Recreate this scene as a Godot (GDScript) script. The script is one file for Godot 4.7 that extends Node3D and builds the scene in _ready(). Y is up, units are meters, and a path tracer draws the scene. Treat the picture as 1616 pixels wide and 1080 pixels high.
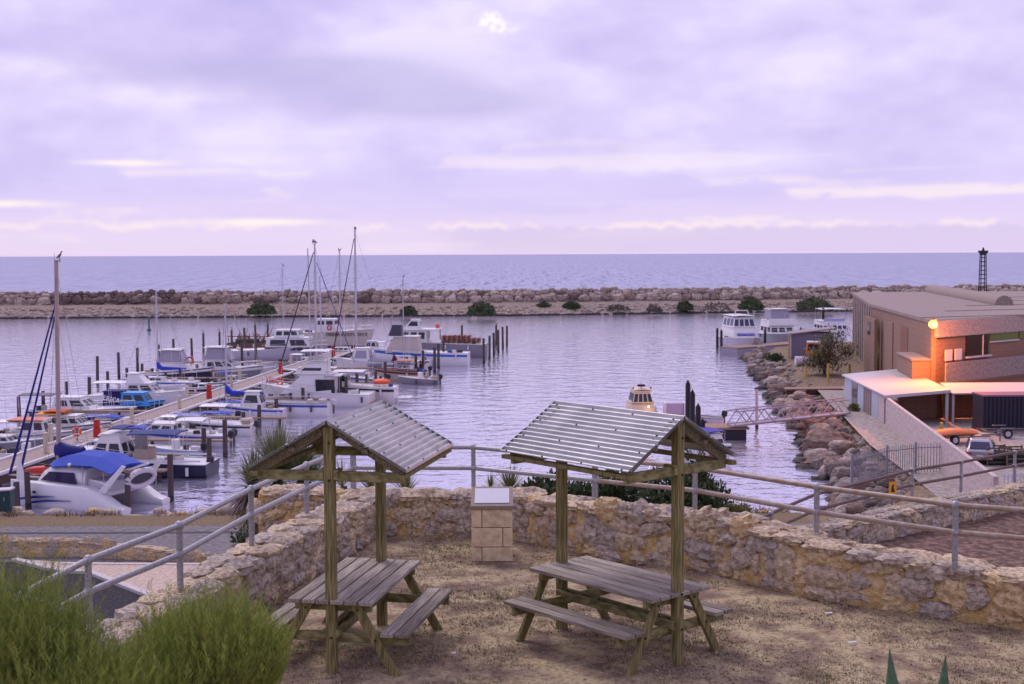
extends Node3D
# A small-boat harbour at dusk, seen from a limestone-walled picnic terrace.
# y is up, metres; water level is y = 0; the camera stands at x = z = 0 and looks along -z.

const EYE := 15.0
const FOC := 2100.0          # focal length in photograph pixels (1616 x 1080)
const PITCH := 3.83          # degrees down
const ROLL := 0.25
const PLAZA := 10.85

var rng := RandomNumberGenerator.new()
var cam_basis: Basis
var M := {}
var names := {}
var stone_mesh := []
var rock_mesh := []

# ---------------------------------------------------------------- mesh builder
class B:
	var V := PackedVector3Array()
	var N := PackedVector3Array()
	var C := PackedColorArray()
	var col := Color.WHITE
	var colored := false

	func vert(p: Vector3, n: Vector3) -> void:
		V.append(p); N.append(n)
		if colored: C.append(col)

	func tri(a: Vector3, b: Vector3, c: Vector3) -> void:
		var n := (b - a).cross(c - a).normalized()
		vert(a, n); vert(c, n); vert(b, n)

	func quad(a: Vector3, b: Vector3, c: Vector3, d: Vector3) -> void:
		var n := (c - a).cross(d - b).normalized()
		vert(a, n); vert(c, n); vert(b, n)
		vert(a, n); vert(d, n); vert(c, n)

	# box with chamfered edges, centre c, size s, turned by t
	func box(c: Vector3, s: Vector3, t := Basis(), ch := 0.0) -> B:
		var h := s * 0.5
		if ch <= 0.0:
			var p := []
			for i in 8:
				p.append(c + t * Vector3(h.x * (1 if i & 1 else -1), h.y * (1 if i & 2 else -1), h.z * (1 if i & 4 else -1)))
			quad(p[1], p[3], p[7], p[5]); quad(p[0], p[4], p[6], p[2])
			quad(p[2], p[6], p[7], p[3]); quad(p[0], p[1], p[5], p[4])
			quad(p[4], p[5], p[7], p[6]); quad(p[0], p[2], p[3], p[1])
			return self
		var k: float = minf(ch, minf(h.x, minf(h.y, h.z)) * 0.9)
		var q := {}
		for i in 8:
			var sx := 1.0 if i & 1 else -1.0
			var sy := 1.0 if i & 2 else -1.0
			var sz := 1.0 if i & 4 else -1.0
			q[i * 3] = c + t * Vector3(sx * h.x, sy * (h.y - k), sz * (h.z - k))
			q[i * 3 + 1] = c + t * Vector3(sx * (h.x - k), sy * h.y, sz * (h.z - k))
			q[i * 3 + 2] = c + t * Vector3(sx * (h.x - k), sy * (h.y - k), sz * h.z)
		for f in [[0, [1, 3, 7, 5]], [0, [0, 4, 6, 2]], [1, [2, 6, 7, 3]], [1, [0, 1, 5, 4]], [2, [4, 5, 7, 6]], [2, [0, 2, 3, 1]]]:
			quad(q[f[1][0] * 3 + f[0]], q[f[1][1] * 3 + f[0]], q[f[1][2] * 3 + f[0]], q[f[1][3] * 3 + f[0]])
		for i in 8:
			for ax in 3:
				if i & (1 << ax): continue
				var j: int = i | (1 << ax)
				var a1: int = (ax + 1) % 3
				var a2: int = (ax + 2) % 3
				var e0: Vector3 = q[i * 3 + a1]; var e1: Vector3 = q[j * 3 + a1]; var e2: Vector3 = q[j * 3 + a2]; var e3: Vector3 = q[i * 3 + a2]
				if (e1 - e0).cross(e2 - e0).dot((e0 + e2) * 0.5 - c) > 0: quad(e0, e1, e2, e3)
				else: quad(e3, e2, e1, e0)
			var k0: Vector3 = q[i * 3]; var k1: Vector3 = q[i * 3 + 1]; var k2: Vector3 = q[i * 3 + 2]
			if (k1 - k0).cross(k2 - k0).dot(k0 - c) > 0: tri(k0, k1, k2)
			else: tri(k0, k2, k1)
		return self

	# beam of rectangular section from a to b; w across, h along up
	func beam(a: Vector3, b: Vector3, w: float, h: float, up := Vector3.UP, ch := 0.0) -> B:
		var x := (b - a).normalized()
		var z := x.cross(up).normalized()
		var y := z.cross(x)
		return box((a + b) * 0.5, Vector3(a.distance_to(b), h, w), Basis(x, y, z), ch)

	func tube(a: Vector3, b: Vector3, r0: float, r1 := -1.0, n := 8, caps := true) -> B:
		if r1 < 0: r1 = r0
		var x := (b - a).normalized()
		var u := x.cross(Vector3.UP if absf(x.y) < 0.9 else Vector3.RIGHT).normalized()
		var w := x.cross(u)
		for i in n:
			var p := TAU * i / n
			var q := TAU * (i + 1) / n
			var d0 := u * cos(p) + w * sin(p)
			var d1 := u * cos(q) + w * sin(q)
			vert(a + d0 * r0, d0); vert(b + d1 * r1, d1); vert(a + d1 * r0, d1)
			vert(a + d0 * r0, d0); vert(b + d0 * r1, d0); vert(b + d1 * r1, d1)
			if caps:
				if r1 > 0.0001: tri(b, b + d0 * r1, b + d1 * r1)
				if r0 > 0.0001: tri(a, a + d1 * r0, a + d0 * r0)
		return self

	func path(p: Array, r: float, n := 6) -> B:
		for i in p.size() - 1:
			tube(p[i], p[i + 1], r, r, n)
		return self

	# rings of equal length joined by a smooth skin
	func loft(rings: Array, closed := true, caps := true, flat := false) -> B:
		var m: int = rings[0].size()
		var k := rings.size()
		var nn := []
		for i in k:
			var row := PackedVector3Array(); row.resize(m); nn.append(row)
		var last := m if closed else m - 1
		for i in k - 1:
			for j in last:
				var j1 := (j + 1) % m
				var a: Vector3 = rings[i][j]; var b: Vector3 = rings[i][j1]; var c: Vector3 = rings[i + 1][j1]; var d: Vector3 = rings[i + 1][j]
				if flat:
					quad(a, b, c, d)
					continue
				var n := (c - a).cross(d - b)
				nn[i][j] += n; nn[i][j1] += n; nn[i + 1][j1] += n; nn[i + 1][j] += n
		if not flat:
			for i in k - 1:
				for j in last:
					var j1 := (j + 1) % m
					vert(rings[i][j], nn[i][j].normalized()); vert(rings[i + 1][j1], nn[i + 1][j1].normalized()); vert(rings[i][j1], nn[i][j1].normalized())
					vert(rings[i][j], nn[i][j].normalized()); vert(rings[i + 1][j], nn[i + 1][j].normalized()); vert(rings[i + 1][j1], nn[i + 1][j1].normalized())
		if caps and closed:
			for e in [0, k - 1]:
				var c := Vector3.ZERO
				for p in rings[e]: c += p
				c /= m
				for j in m:
					if e == 0: tri(c, rings[e][(j + 1) % m], rings[e][j])
					else: tri(c, rings[e][j], rings[e][(j + 1) % m])
		return self

	# polygon in the x-y plane pushed along z from z0 to z1, in frame t
	func prism(poly: Array, z0: float, z1: float, t := Transform3D()) -> B:
		var pv := PackedVector2Array(poly)
		if Geometry2D.is_polygon_clockwise(pv): pv.reverse()
		var idx := Geometry2D.triangulate_polygon(pv)
		for i in range(0, idx.size(), 3):
			var a := pv[idx[i]]; var b := pv[idx[i + 1]]; var c := pv[idx[i + 2]]
			if (b - a).cross(c - a) < 0:
				var s := b; b = c; c = s
			tri(t * Vector3(a.x, a.y, z1), t * Vector3(b.x, b.y, z1), t * Vector3(c.x, c.y, z1))
			tri(t * Vector3(a.x, a.y, z0), t * Vector3(c.x, c.y, z0), t * Vector3(b.x, b.y, z0))
		for i in pv.size():
			var a := pv[i]; var b := pv[(i + 1) % pv.size()]
			quad(t * Vector3(a.x, a.y, z0), t * Vector3(b.x, b.y, z0), t * Vector3(b.x, b.y, z1), t * Vector3(a.x, a.y, z1))
		return self

	# a face given by its four corners, thickened outwards by d
	func slab(a: Vector3, b: Vector3, c: Vector3, d: Vector3, th: float) -> B:
		var n := (c - a).cross(d - b).normalized() * th
		quad(a + n, b + n, c + n, d + n)
		quad(d - n * 0.3, c - n * 0.3, b - n * 0.3, a - n * 0.3)
		quad(a - n * 0.3, b - n * 0.3, b + n, a + n); quad(b - n * 0.3, c - n * 0.3, c + n, b + n)
		quad(c - n * 0.3, d - n * 0.3, d + n, c + n); quad(d - n * 0.3, a - n * 0.3, a + n, d + n)
		return self

	func ball(c: Vector3, r: Vector3, n := 8) -> B:
		var rings := []
		for i in n + 1:
			var ph := -PI / 2 + PI * i / n
			var ring := PackedVector3Array()
			for j in n + 2:
				var th := TAU * j / (n + 2)
				ring.append(c + Vector3(cos(ph) * cos(th) * r.x, sin(ph) * r.y, -cos(ph) * sin(th) * r.z))
			rings.append(ring)
		return loft(rings, true, false)

	# leaf: a pointed blade of two folded halves from p along d
	func leaf(p: Vector3, d: Vector3, side: Vector3, w: float, droop := 0.0) -> void:
		var mid := p + d * 0.5 + Vector3(0, -droop * 0.25, 0)
		var tip := p + d + Vector3(0, -droop, 0)
		var s := side * w * 0.5
		tri(p - s * 0.5, p + s * 0.5, mid + s); tri(p - s * 0.5, mid + s, mid - s); tri(mid - s, mid + s, tip)

	func mesh() -> ArrayMesh:
		var a := []
		a.resize(Mesh.ARRAY_MAX)
		a[Mesh.ARRAY_VERTEX] = V
		a[Mesh.ARRAY_NORMAL] = N
		if colored: a[Mesh.ARRAY_COLOR] = C
		var m := ArrayMesh.new()
		m.add_surface_from_arrays(Mesh.PRIMITIVE_TRIANGLES, a)
		return m

# ---------------------------------------------------------------- nodes
func numbered(n: String) -> String:
	var k: int = names.get(n, 0)
	names[n] = k + 1
	return n if k == 0 else "%s_%03d" % [n, k]

func thing(called: String, label: String, category: String, at := Vector3.ZERO, turn := 0.0, group := "") -> Node3D:
	var o := Node3D.new()
	o.name = numbered(called)
	add_child(o)
	o.position = at
	o.rotation.y = turn
	o.set_meta("label", label); o.set_meta("category", category)
	if group: o.set_meta("group", group)
	return o

func part(called: String, b, m: Material, parent: Node) -> MeshInstance3D:
	var o := MeshInstance3D.new()
	o.mesh = b.mesh() if b is B else b
	o.material_override = m
	if parent == self: o.name = numbered(called)
	else: o.name = called
	parent.add_child(o, true)
	return o

func struct_part(called: String, b, m: Material) -> MeshInstance3D:
	var o := part(called, b, m, self)
	o.set_meta("kind", "structure")
	return o

func one(called: String, b, m: Material, label: String, category: String, group := "", kind := "") -> MeshInstance3D:
	var o := part(called, b, m, self)
	o.set_meta("label", label); o.set_meta("category", category)
	if group: o.set_meta("group", group)
	if kind: o.set_meta("kind", kind)
	return o

func copies(called: String, mesh: Mesh, m: Material, where: Array, parent: Node, colors := []) -> MultiMeshInstance3D:
	var mm := MultiMesh.new()
	mm.transform_format = MultiMesh.TRANSFORM_3D
	mm.use_colors = colors.size() > 0
	mm.mesh = mesh
	mm.instance_count = where.size()
	for i in where.size():
		mm.set_instance_transform(i, where[i])
		if colors.size() > 0: mm.set_instance_color(i, colors[i])
	var o := MultiMeshInstance3D.new()
	o.multimesh = mm
	o.material_override = m
	o.name = numbered(called) if parent == self else called
	parent.add_child(o, true)
	o.set_meta("kind", "stuff")
	return o

# ---------------------------------------------------------------- pixel -> direction -> point on a level
func ray(px: float, py: float) -> Vector3:
	return cam_basis * Vector3((px - 808.0) / FOC, -(py - 540.0) / FOC, -1.0)

func P(px: float, py: float, y: float) -> Vector3:
	var d := ray(px, py)
	return Vector3(0, EYE, 0) + d * ((y - EYE) / d.y)

# the point at distance z in front of the camera plane (world -z)
func PZ(px: float, py: float, z: float) -> Vector3:
	var d := ray(px, py)
	return Vector3(0, EYE, 0) + d * (z / -d.z)

# ---------------------------------------------------------------- materials
func lin(r: float, g: float, b: float) -> Color:
	return Color(r, g, b).linear_to_srgb()

func c8(r: int, g: int, b: int) -> Color:
	return Color(r / 255.0, g / 255.0, b / 255.0)

func mat(key: String, c: Color, rough := 0.7, metal := 0.0) -> StandardMaterial3D:
	if M.has(key): return M[key]
	var m := StandardMaterial3D.new()
	m.resource_name = key
	m.albedo_color = c
	m.roughness = rough
	m.metallic = metal
	M[key] = m
	return m

var noise_cache := {}
func ntex(seed_: int, freq: float, cols: Array, offs := [], octaves := 5, type := FastNoiseLite.TYPE_SIMPLEX_SMOOTH, size := 512) -> NoiseTexture2D:
	var key := str([seed_, freq, cols, offs, octaves, type, size])
	if noise_cache.has(key): return noise_cache[key]
	var f := FastNoiseLite.new()
	f.seed = seed_; f.frequency = freq; f.noise_type = type
	f.fractal_octaves = octaves
	f.fractal_gain = 0.55
	if type == FastNoiseLite.TYPE_CELLULAR:
		f.cellular_return_type = FastNoiseLite.RETURN_DISTANCE2_SUB
		f.fractal_type = FastNoiseLite.FRACTAL_NONE if octaves <= 1 else FastNoiseLite.FRACTAL_FBM
	var t := NoiseTexture2D.new()
	t.width = size; t.height = size
	t.seamless = true
	t.noise = f
	var g := Gradient.new()
	var o := PackedFloat32Array(); var c := PackedColorArray()
	for i in cols.size():
		o.append(offs[i] if offs.size() else float(i) / (cols.size() - 1))
		c.append(cols[i])
	g.offsets = o; g.colors = c
	t.color_ramp = g
	noise_cache[key] = t
	return t

# noise-coloured material laid on by world or own axes; sc = repeats per metre
func tmat(key: String, cols: Array, sc, freq := 0.02, rough := 0.85, bump := 0.0, bfreq := 0.05, world := true, seed_ := 1, metal := 0.0) -> StandardMaterial3D:
	if M.has(key): return M[key]
	var m := StandardMaterial3D.new()
	m.resource_name = key
	m.albedo_texture = ntex(seed_, freq, cols, [0.18, 0.4, 0.55, 0.72, 0.9].slice(0, cols.size()) if cols.size() == 5 else [0.25, 0.5, 0.75] if cols.size() == 3 else [0.3, 0.7])
	m.roughness = rough
	m.metallic = metal
	m.uv1_triplanar = true
	m.uv1_world_triplanar = world
	m.uv1_scale = sc if sc is Vector3 else Vector3.ONE * sc
	if bump > 0.0:
		m.heightmap_enabled = true
		m.heightmap_texture = ntex(7, bfreq, [Color.BLACK, Color.WHITE], [0.2, 0.8])
		m.heightmap_scale = bump
	M[key] = m
	return m

func smooth(a: float, b: float, x: float) -> float:
	var t := clampf((x - a) / (b - a), 0.0, 1.0)
	return t * t * (3.0 - 2.0 * t)

# ---------------------------------------------------------------- sky
var sky_a := FastNoiseLite.new()
var sky_b := FastNoiseLite.new()
var sky_c := FastNoiseLite.new()

func blob(az: float, e: float, caz: float, ce: float, waz: float, we: float) -> float:
	var x := (az - caz) / waz
	var y := (e - ce) / we
	return exp(-x * x - y * y)

func sky_color(az: float, e: float) -> Color:
	var a := deg_to_rad(az)
	var el := deg_to_rad(maxf(e, 0.0))
	var d := Vector3(sin(a) * cos(el), sin(el), -cos(a) * cos(el))
	# a deck of cloud seen in perspective
	var q := Vector3(d.x, d.y * 2.4, d.z)
	var deck := sky_a.get_noise_3dv(q * 190.0)
	var fine := sky_b.get_noise_3dv(Vector3(d.x, d.y * 2.0, d.z) * 620.0 + Vector3(40, 0, 0))
	# long streaks near the horizon
	var streak := sky_c.get_noise_3d(sin(a) * 90.0 + 6.0 * fine, e * 20.0 + 2.5 * fine, cos(a) * 90.0)
	var top := Color(0.750, 0.708, 0.890)
	var mid := Color(0.788, 0.744, 0.905)
	var low := Color(0.840, 0.778, 0.882)
	var c := low.lerp(mid, smooth(0.3, 3.5, e)).lerp(top, smooth(4.5, 16.0, e))
	var shade := deck * 1.3 + fine * 0.32
	var light := Color(0.895, 0.860, 0.950)
	var dark := Color(0.672, 0.632, 0.826)
	var amount := smooth(1.5, 5.0, e)
	if shade > 0: c = c.lerp(light, clampf(shade * 1.1, 0, 0.7) * amount)
	else: c = c.lerp(dark, clampf(-shade * 1.0, 0, 0.6) * amount)
	# bands of brighter sky between the layers
	var band := smooth(0.10, 0.42, streak) * (exp(-pow((e - 2.0) / 1.6, 2.0)) * 0.75 + exp(-pow((e - 4.0) / 1.0, 2.0)) * 0.3)
	c = c.lerp(Color(0.92, 0.865, 0.875), clampf(band, 0, 0.75))
	var dim := smooth(0.05, 0.4, -streak) * exp(-pow((e - 2.6) / 2.2, 2.0)) * 0.35
	c = c.lerp(Color(0.74, 0.70, 0.885), dim)
	# the cloud bank lying on the horizon and its lit upper edge
	var edge := 1.05 + 0.22 * sky_b.get_noise_2d(az * 26.0, 3.0)
	c = c.lerp(Color(0.775, 0.72, 0.845), (1.0 - smooth(edge - 0.05, edge + 0.05, e)) * smooth(-4.0, 3.0, az + 6.0 * deck) * 0.6)
	var lit := exp(-pow((e - edge - 0.13) / 0.12, 2.0)) * smooth(-0.25, 0.15, sky_c.get_noise_2d(az * 9.0, 40.0))
	c = c.lerp(Color(0.93, 0.865, 0.86), lit * 0.6)
	# named gaps in the deck that the photograph shows
	var wob := 1.0 + 0.8 * fine
	c = c.lerp(Color(0.97, 0.94, 0.96), clampf((blob(az, e, -0.85, 9.8, 0.42, 0.26) + 0.5 * blob(az, e, -0.5, 9.45, 0.7, 0.2)) * (1.0 + 2.6 * sky_b.get_noise_2d(az * 70.0, e * 110.0)), 0, 0.85))
	c = c.lerp(Color(0.91, 0.87, 0.93), clampf((blob(az, e, -19.5, 7.4, 3.0, 0.45) + blob(az, e, -14.5, 6.5, 3.2, 0.5)) * wob * 0.6, 0, 0.8))
	c = c.lerp(Color(0.96, 0.905, 0.865), clampf((blob(az, e, -20.5, 2.05, 1.7, 0.14) + blob(az, e, -16.0, 3.75, 1.6, 0.10) + blob(az, e, -10.5, 1.35, 2.6, 0.13)) * wob, 0, 0.85))
	c = c.lerp(Color(0.88, 0.845, 0.93), clampf(blob(az, e, 9.0, 3.8, 6.0, 0.5) * wob * 0.5, 0, 0.6))
	c = c.lerp(Color(0.690, 0.658, 0.825), clampf((blob(az, e, -9.5, 7.6, 7.0, 0.8) + blob(az, e, -3.5, 6.4, 5.0, 0.7)) * (0.75 + 0.6 * deck), 0, 0.62))
	return c

func make_sky() -> Sky:
	sky_a.seed = 11; sky_a.frequency = 0.018; sky_a.fractal_octaves = 5; sky_a.noise_type = FastNoiseLite.TYPE_SIMPLEX_SMOOTH
	sky_b.seed = 23; sky_b.frequency = 0.03; sky_b.fractal_octaves = 4; sky_b.noise_type = FastNoiseLite.TYPE_SIMPLEX_SMOOTH
	sky_c.seed = 37; sky_c.frequency = 0.03; sky_c.fractal_octaves = 4; sky_c.noise_type = FastNoiseLite.TYPE_SIMPLEX_SMOOTH
	var W := 4096
	var H := 2048
	var im := Image.create(512, 256, false, Image.FORMAT_RGB8)
	for y in 256:
		var e := 90.0 - (y + 0.5) / 256.0 * 180.0
		for x in 512:
			im.set_pixel(x, y, sky_color(wrapf((x + 0.5) / 512.0 * 360.0, -180, 180), e) if e > -0.4 else Color(0.835, 0.772, 0.880))
	im.resize(W, H, Image.INTERPOLATE_BILINEAR)
	for y in range(800, 1024):
		var e := 90.0 - (y + 0.5) / H * 180.0
		for x in range(-290, 290):
			im.set_pixel(posmod(x, W), y, sky_color((x + 0.5) / W * 360.0, e))
	var pm := PanoramaSkyMaterial.new()
	pm.panorama = ImageTexture.create_from_image(im)
	var s := Sky.new()
	s.sky_material = pm
	return s

func stage() -> void:
	rng.seed = 20240611
	cam_basis = Basis(Vector3(1, 0, 0), deg_to_rad(-PITCH)) * Basis(Vector3(0, 0, 1), deg_to_rad(-ROLL))
	var cam := Camera3D.new()
	cam.name = "camera"
	cam.position = Vector3(0, EYE, 0)
	cam.basis = cam_basis
	cam.far = 20000.0
	var ca := CameraAttributesPhysical.new()
	ca.frustum_focal_length = 46.8
	ca.frustum_far = 20000.0
	ca.frustum_focus_distance = 15.0
	ca.exposure_aperture = 6.3
	cam.attributes = ca
	cam.fov = rad_to_deg(2.0 * atan(540.0 / FOC))
	cam.far = 20000.0
	add_child(cam)
	var env := Environment.new()
	env.background_mode = Environment.BG_SKY
	env.sky = make_sky()
	env.tonemap_mode = Environment.TONE_MAPPER_LINEAR
	env.tonemap_exposure = 1.24
	env.sdfgi_enabled = true
	env.ssao_enabled = true
	env.ssil_enabled = true
	var we := WorldEnvironment.new()
	we.name = "environment"
	we.environment = env
	add_child(we)
	var sun := DirectionalLight3D.new()
	sun.name = "veiled_sun"
	sun.light_energy = 0.5
	sun.light_color = Color(1.0, 0.94, 0.95)
	sun.light_angular_distance = 28.0
	sun.shadow_enabled = true
	sun.rotation = Vector3(deg_to_rad(-52), deg_to_rad(180 + 28), 0)
	add_child(sun)

# ---------------------------------------------------------------- land form
var plaza_poly := PackedVector2Array([Vector2(-4.25, -11.5), Vector2(-3.75, -13.4), Vector2(-3.35, -15.5), Vector2(-2.9, -17.6), Vector2(-2.45, -19.75), Vector2(0.25, -19.75), Vector2(1.5, -18.55), Vector2(2.85, -17.5), Vector2(3.95, -16.05), Vector2(5.75, -14.85), Vector2(8.0, -13.4), Vector2(14, -9.5), Vector2(16, 14), Vector2(-16, 14), Vector2(-14, -7), Vector2(-7, -9.5)])
var bed_poly := PackedVector2Array([Vector2(3.9, -16.5), Vector2(5.8, -15.2), Vector2(8.3, -13.7), Vector2(14, -10.5), Vector2(16, -33), Vector2(11.6, -29.7), Vector2(5.3, -24.6), Vector2(3.3, -18.6)])
var land_poly := PackedVector2Array([Vector2(-140, -67), Vector2(12, -67), Vector2(17, -71), Vector2(20.3, -79), Vector2(21.6, -94), Vector2(24.3, -108), Vector2(26.6, -131), Vector2(30, -160), Vector2(33.3, -189), Vector2(45, -203), Vector2(180, -210), Vector2(180, 60), Vector2(-140, 60)])

func inside_by(poly: PackedVector2Array, p: Vector2) -> float:   # metres inside (+) or outside (-)
	var best := 1e9
	for i in poly.size():
		best = minf(best, p.distance_squared_to(Geometry2D.get_closest_point_to_segment(p, poly[i], poly[(i + 1) % poly.size()])))
	return sqrt(best) * (1.0 if Geometry2D.is_point_in_polygon(p, poly) else -1.0)

func plaza_h(x: float, z: float) -> float:
	var h := PLAZA
	if z > -11.6: h += (z + 11.6) * 0.215
	return h

func ground_h(x: float, z: float) -> float:
	var p := Vector2(x, z)
	var dl := inside_by(land_poly, p)
	var low := lerpf(-1.6, 1.9, clampf((dl + 0.6) / 3.4, 0, 1))
	if x > 14 and z < -66: low = lerpf(-1.6, 1.55, clampf((dl + 0.6) / 4.6, 0, 1))
	if z < -52 - 2: return low
	var dp := inside_by(plaza_poly, p)
	var hill := plaza_h(x, z) - 0.14 + minf(0.0, dp) * 0.75 - (0.5 if dp < 0.3 else 0.0)
	if dp < 0: hill = 10.2 + dp * 0.72
	var db := inside_by(bed_poly, p)
	var bed := 9.33 + minf(0.0, db) * 0.66 if db < 0 else 9.33
	return maxf(low, maxf(hill, bed) if dp < 0 else hill)

func sheet(pts: Array, y: float) -> B:     # flat polygon at height y; pts are Vector2(x, z)
	var b := B.new()
	var pv := PackedVector2Array(pts)
	var idx := Geometry2D.triangulate_polygon(pv)
	for i in range(0, idx.size(), 3):
		var a := pv[idx[i]]; var c := pv[idx[i + 1]]; var d := pv[idx[i + 2]]
		if (c - a).cross(d - a) > 0:
			var s := c; c = d; d = s
		b.tri(Vector3(a.x, y, a.y), Vector3(c.x, y, c.y), Vector3(d.x, y, d.y))
	return b

func v2(p: Vector3) -> Vector2:
	return Vector2(p.x, p.z)

func land() -> void:
	# water
	var w := StandardMaterial3D.new()
	w.resource_name = "harbour water"
	w.albedo_color = lin(0.66, 0.64, 0.77)
	w.roughness = 0.06
	w.metallic_specular = 0.5
	w.metallic = 0.72
	w.uv1_triplanar = true; w.uv1_world_triplanar = true
	w.uv1_scale = Vector3(0.021, 0.021, 0.027)
	w.heightmap_enabled = true
	w.heightmap_texture = ntex(91, 0.013, [Color.BLACK, Color.WHITE], [0.15, 0.85], 5, FastNoiseLite.TYPE_SIMPLEX_SMOOTH, 1024)
	w.heightmap_scale = 9.0
	M["water"] = w
	var hb := B.new()
	hb.quad(Vector3(-400, 0, -60), Vector3(400, 0, -60), Vector3(400, 0, -338), Vector3(-400, 0, -338))
	struct_part("harbour_water", hb, w)
	var sw: StandardMaterial3D = w.duplicate()
	sw.resource_name = "open sea"
	sw.albedo_color = lin(0.36, 0.38, 0.51)
	sw.metallic = 0.0
	sw.metallic_specular = 0.12
	sw.uv1_scale = Vector3(0.0065, 0.002, 0.0009)
	sw.heightmap_texture = ntex(93, 0.014, [Color.BLACK, Color.WHITE], [0.15, 0.85], 3, FastNoiseLite.TYPE_SIMPLEX_SMOOTH, 1024)
	sw.heightmap_scale = 420.0
	sw.roughness = 0.42
	var sb := B.new()
	sb.quad(Vector3(-9000, 0, -338), Vector3(9000, 0, -338), Vector3(9000, 0, -13000), Vector3(-9000, 0, -13000))
	struct_part("sea", sb, sw)
	# hillside and low ground in one sheet
	var earth := tmat("earth", [c8(92, 78, 62), c8(124, 106, 84), c8(146, 128, 100)], 0.15, 0.03, 0.95, 6.0, 0.09, true, 4)
	var gb := B.new()
	var x0 := -110.0
	var z0 := 16.0
	var st := 1.6
	var nx := 165
	var nz := 145
	var rings := []
	for j in nz + 1:
		var ring := PackedVector3Array()
		for i in nx + 1:
			var x := x0 + i * st
			var z := z0 - j * st
			ring.append(Vector3(x, ground_h(x, z), z))
		rings.append(ring)
	gb.loft(rings, false, false)
	struct_part("ground", gb, earth)

# ---------------------------------------------------------------- stones
func lump(seed_: int, n: int, square: float, rough: float, freq: float, flat := false) -> ArrayMesh:
	var f := FastNoiseLite.new()
	f.seed = seed_; f.frequency = freq; f.fractal_octaves = 3
	var b := B.new()
	var rings := []
	for i in n + 1:
		var ph := -PI / 2 + PI * i / n
		var ring := PackedVector3Array()
		var m := n + 3
		for j in m:
			var th := TAU * j / m
			var d := Vector3(cos(ph) * cos(th), sin(ph), -cos(ph) * sin(th))
			var s := pow(pow(absf(d.x), square) + pow(absf(d.y), square) + pow(absf(d.z), square), -1.0 / square)
			ring.append(d * s * 0.5 * (1.0 + rough * f.get_noise_3dv(d * 10.0 + Vector3(seed_ * 3.1, 0, 0))))
		rings.append(ring)
	b.loft(rings, true, false, flat)
	return b.mesh()

func stone_sets() -> void:
	for i in 12:
		stone_mesh.append(lump(100 + i, 9, 3.3, 0.5, 0.12, true))
	for i in 10:
		rock_mesh.append(lump(300 + i, 7, 2.7, 0.5, 0.10, i % 2 == 0))

func put_mesh(called: String, mesh: Mesh, m: Material, parent: Node, t: Transform3D) -> MeshInstance3D:
	var o := part(called, mesh, m, parent)
	o.transform = t
	return o

func limestone(i: int) -> StandardMaterial3D:
	var tones := [
		[c8(146, 126, 104), c8(202, 184, 150), c8(220, 204, 172)],
		[c8(130, 116, 104), c8(184, 170, 150), c8(206, 192, 172)],
		[c8(156, 130, 88), c8(208, 184, 134), c8(222, 204, 160)],
		[c8(144, 124, 102), c8(198, 178, 148), c8(214, 196, 170)],
		[c8(122, 112, 102), c8(176, 164, 148), c8(198, 186, 168)]]
	var k := i % 5
	return tmat("limestone_%d" % k, tones[k], 0.9, 0.025, 0.95, 1.3, 0.06, true, 30 + k)

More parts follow.
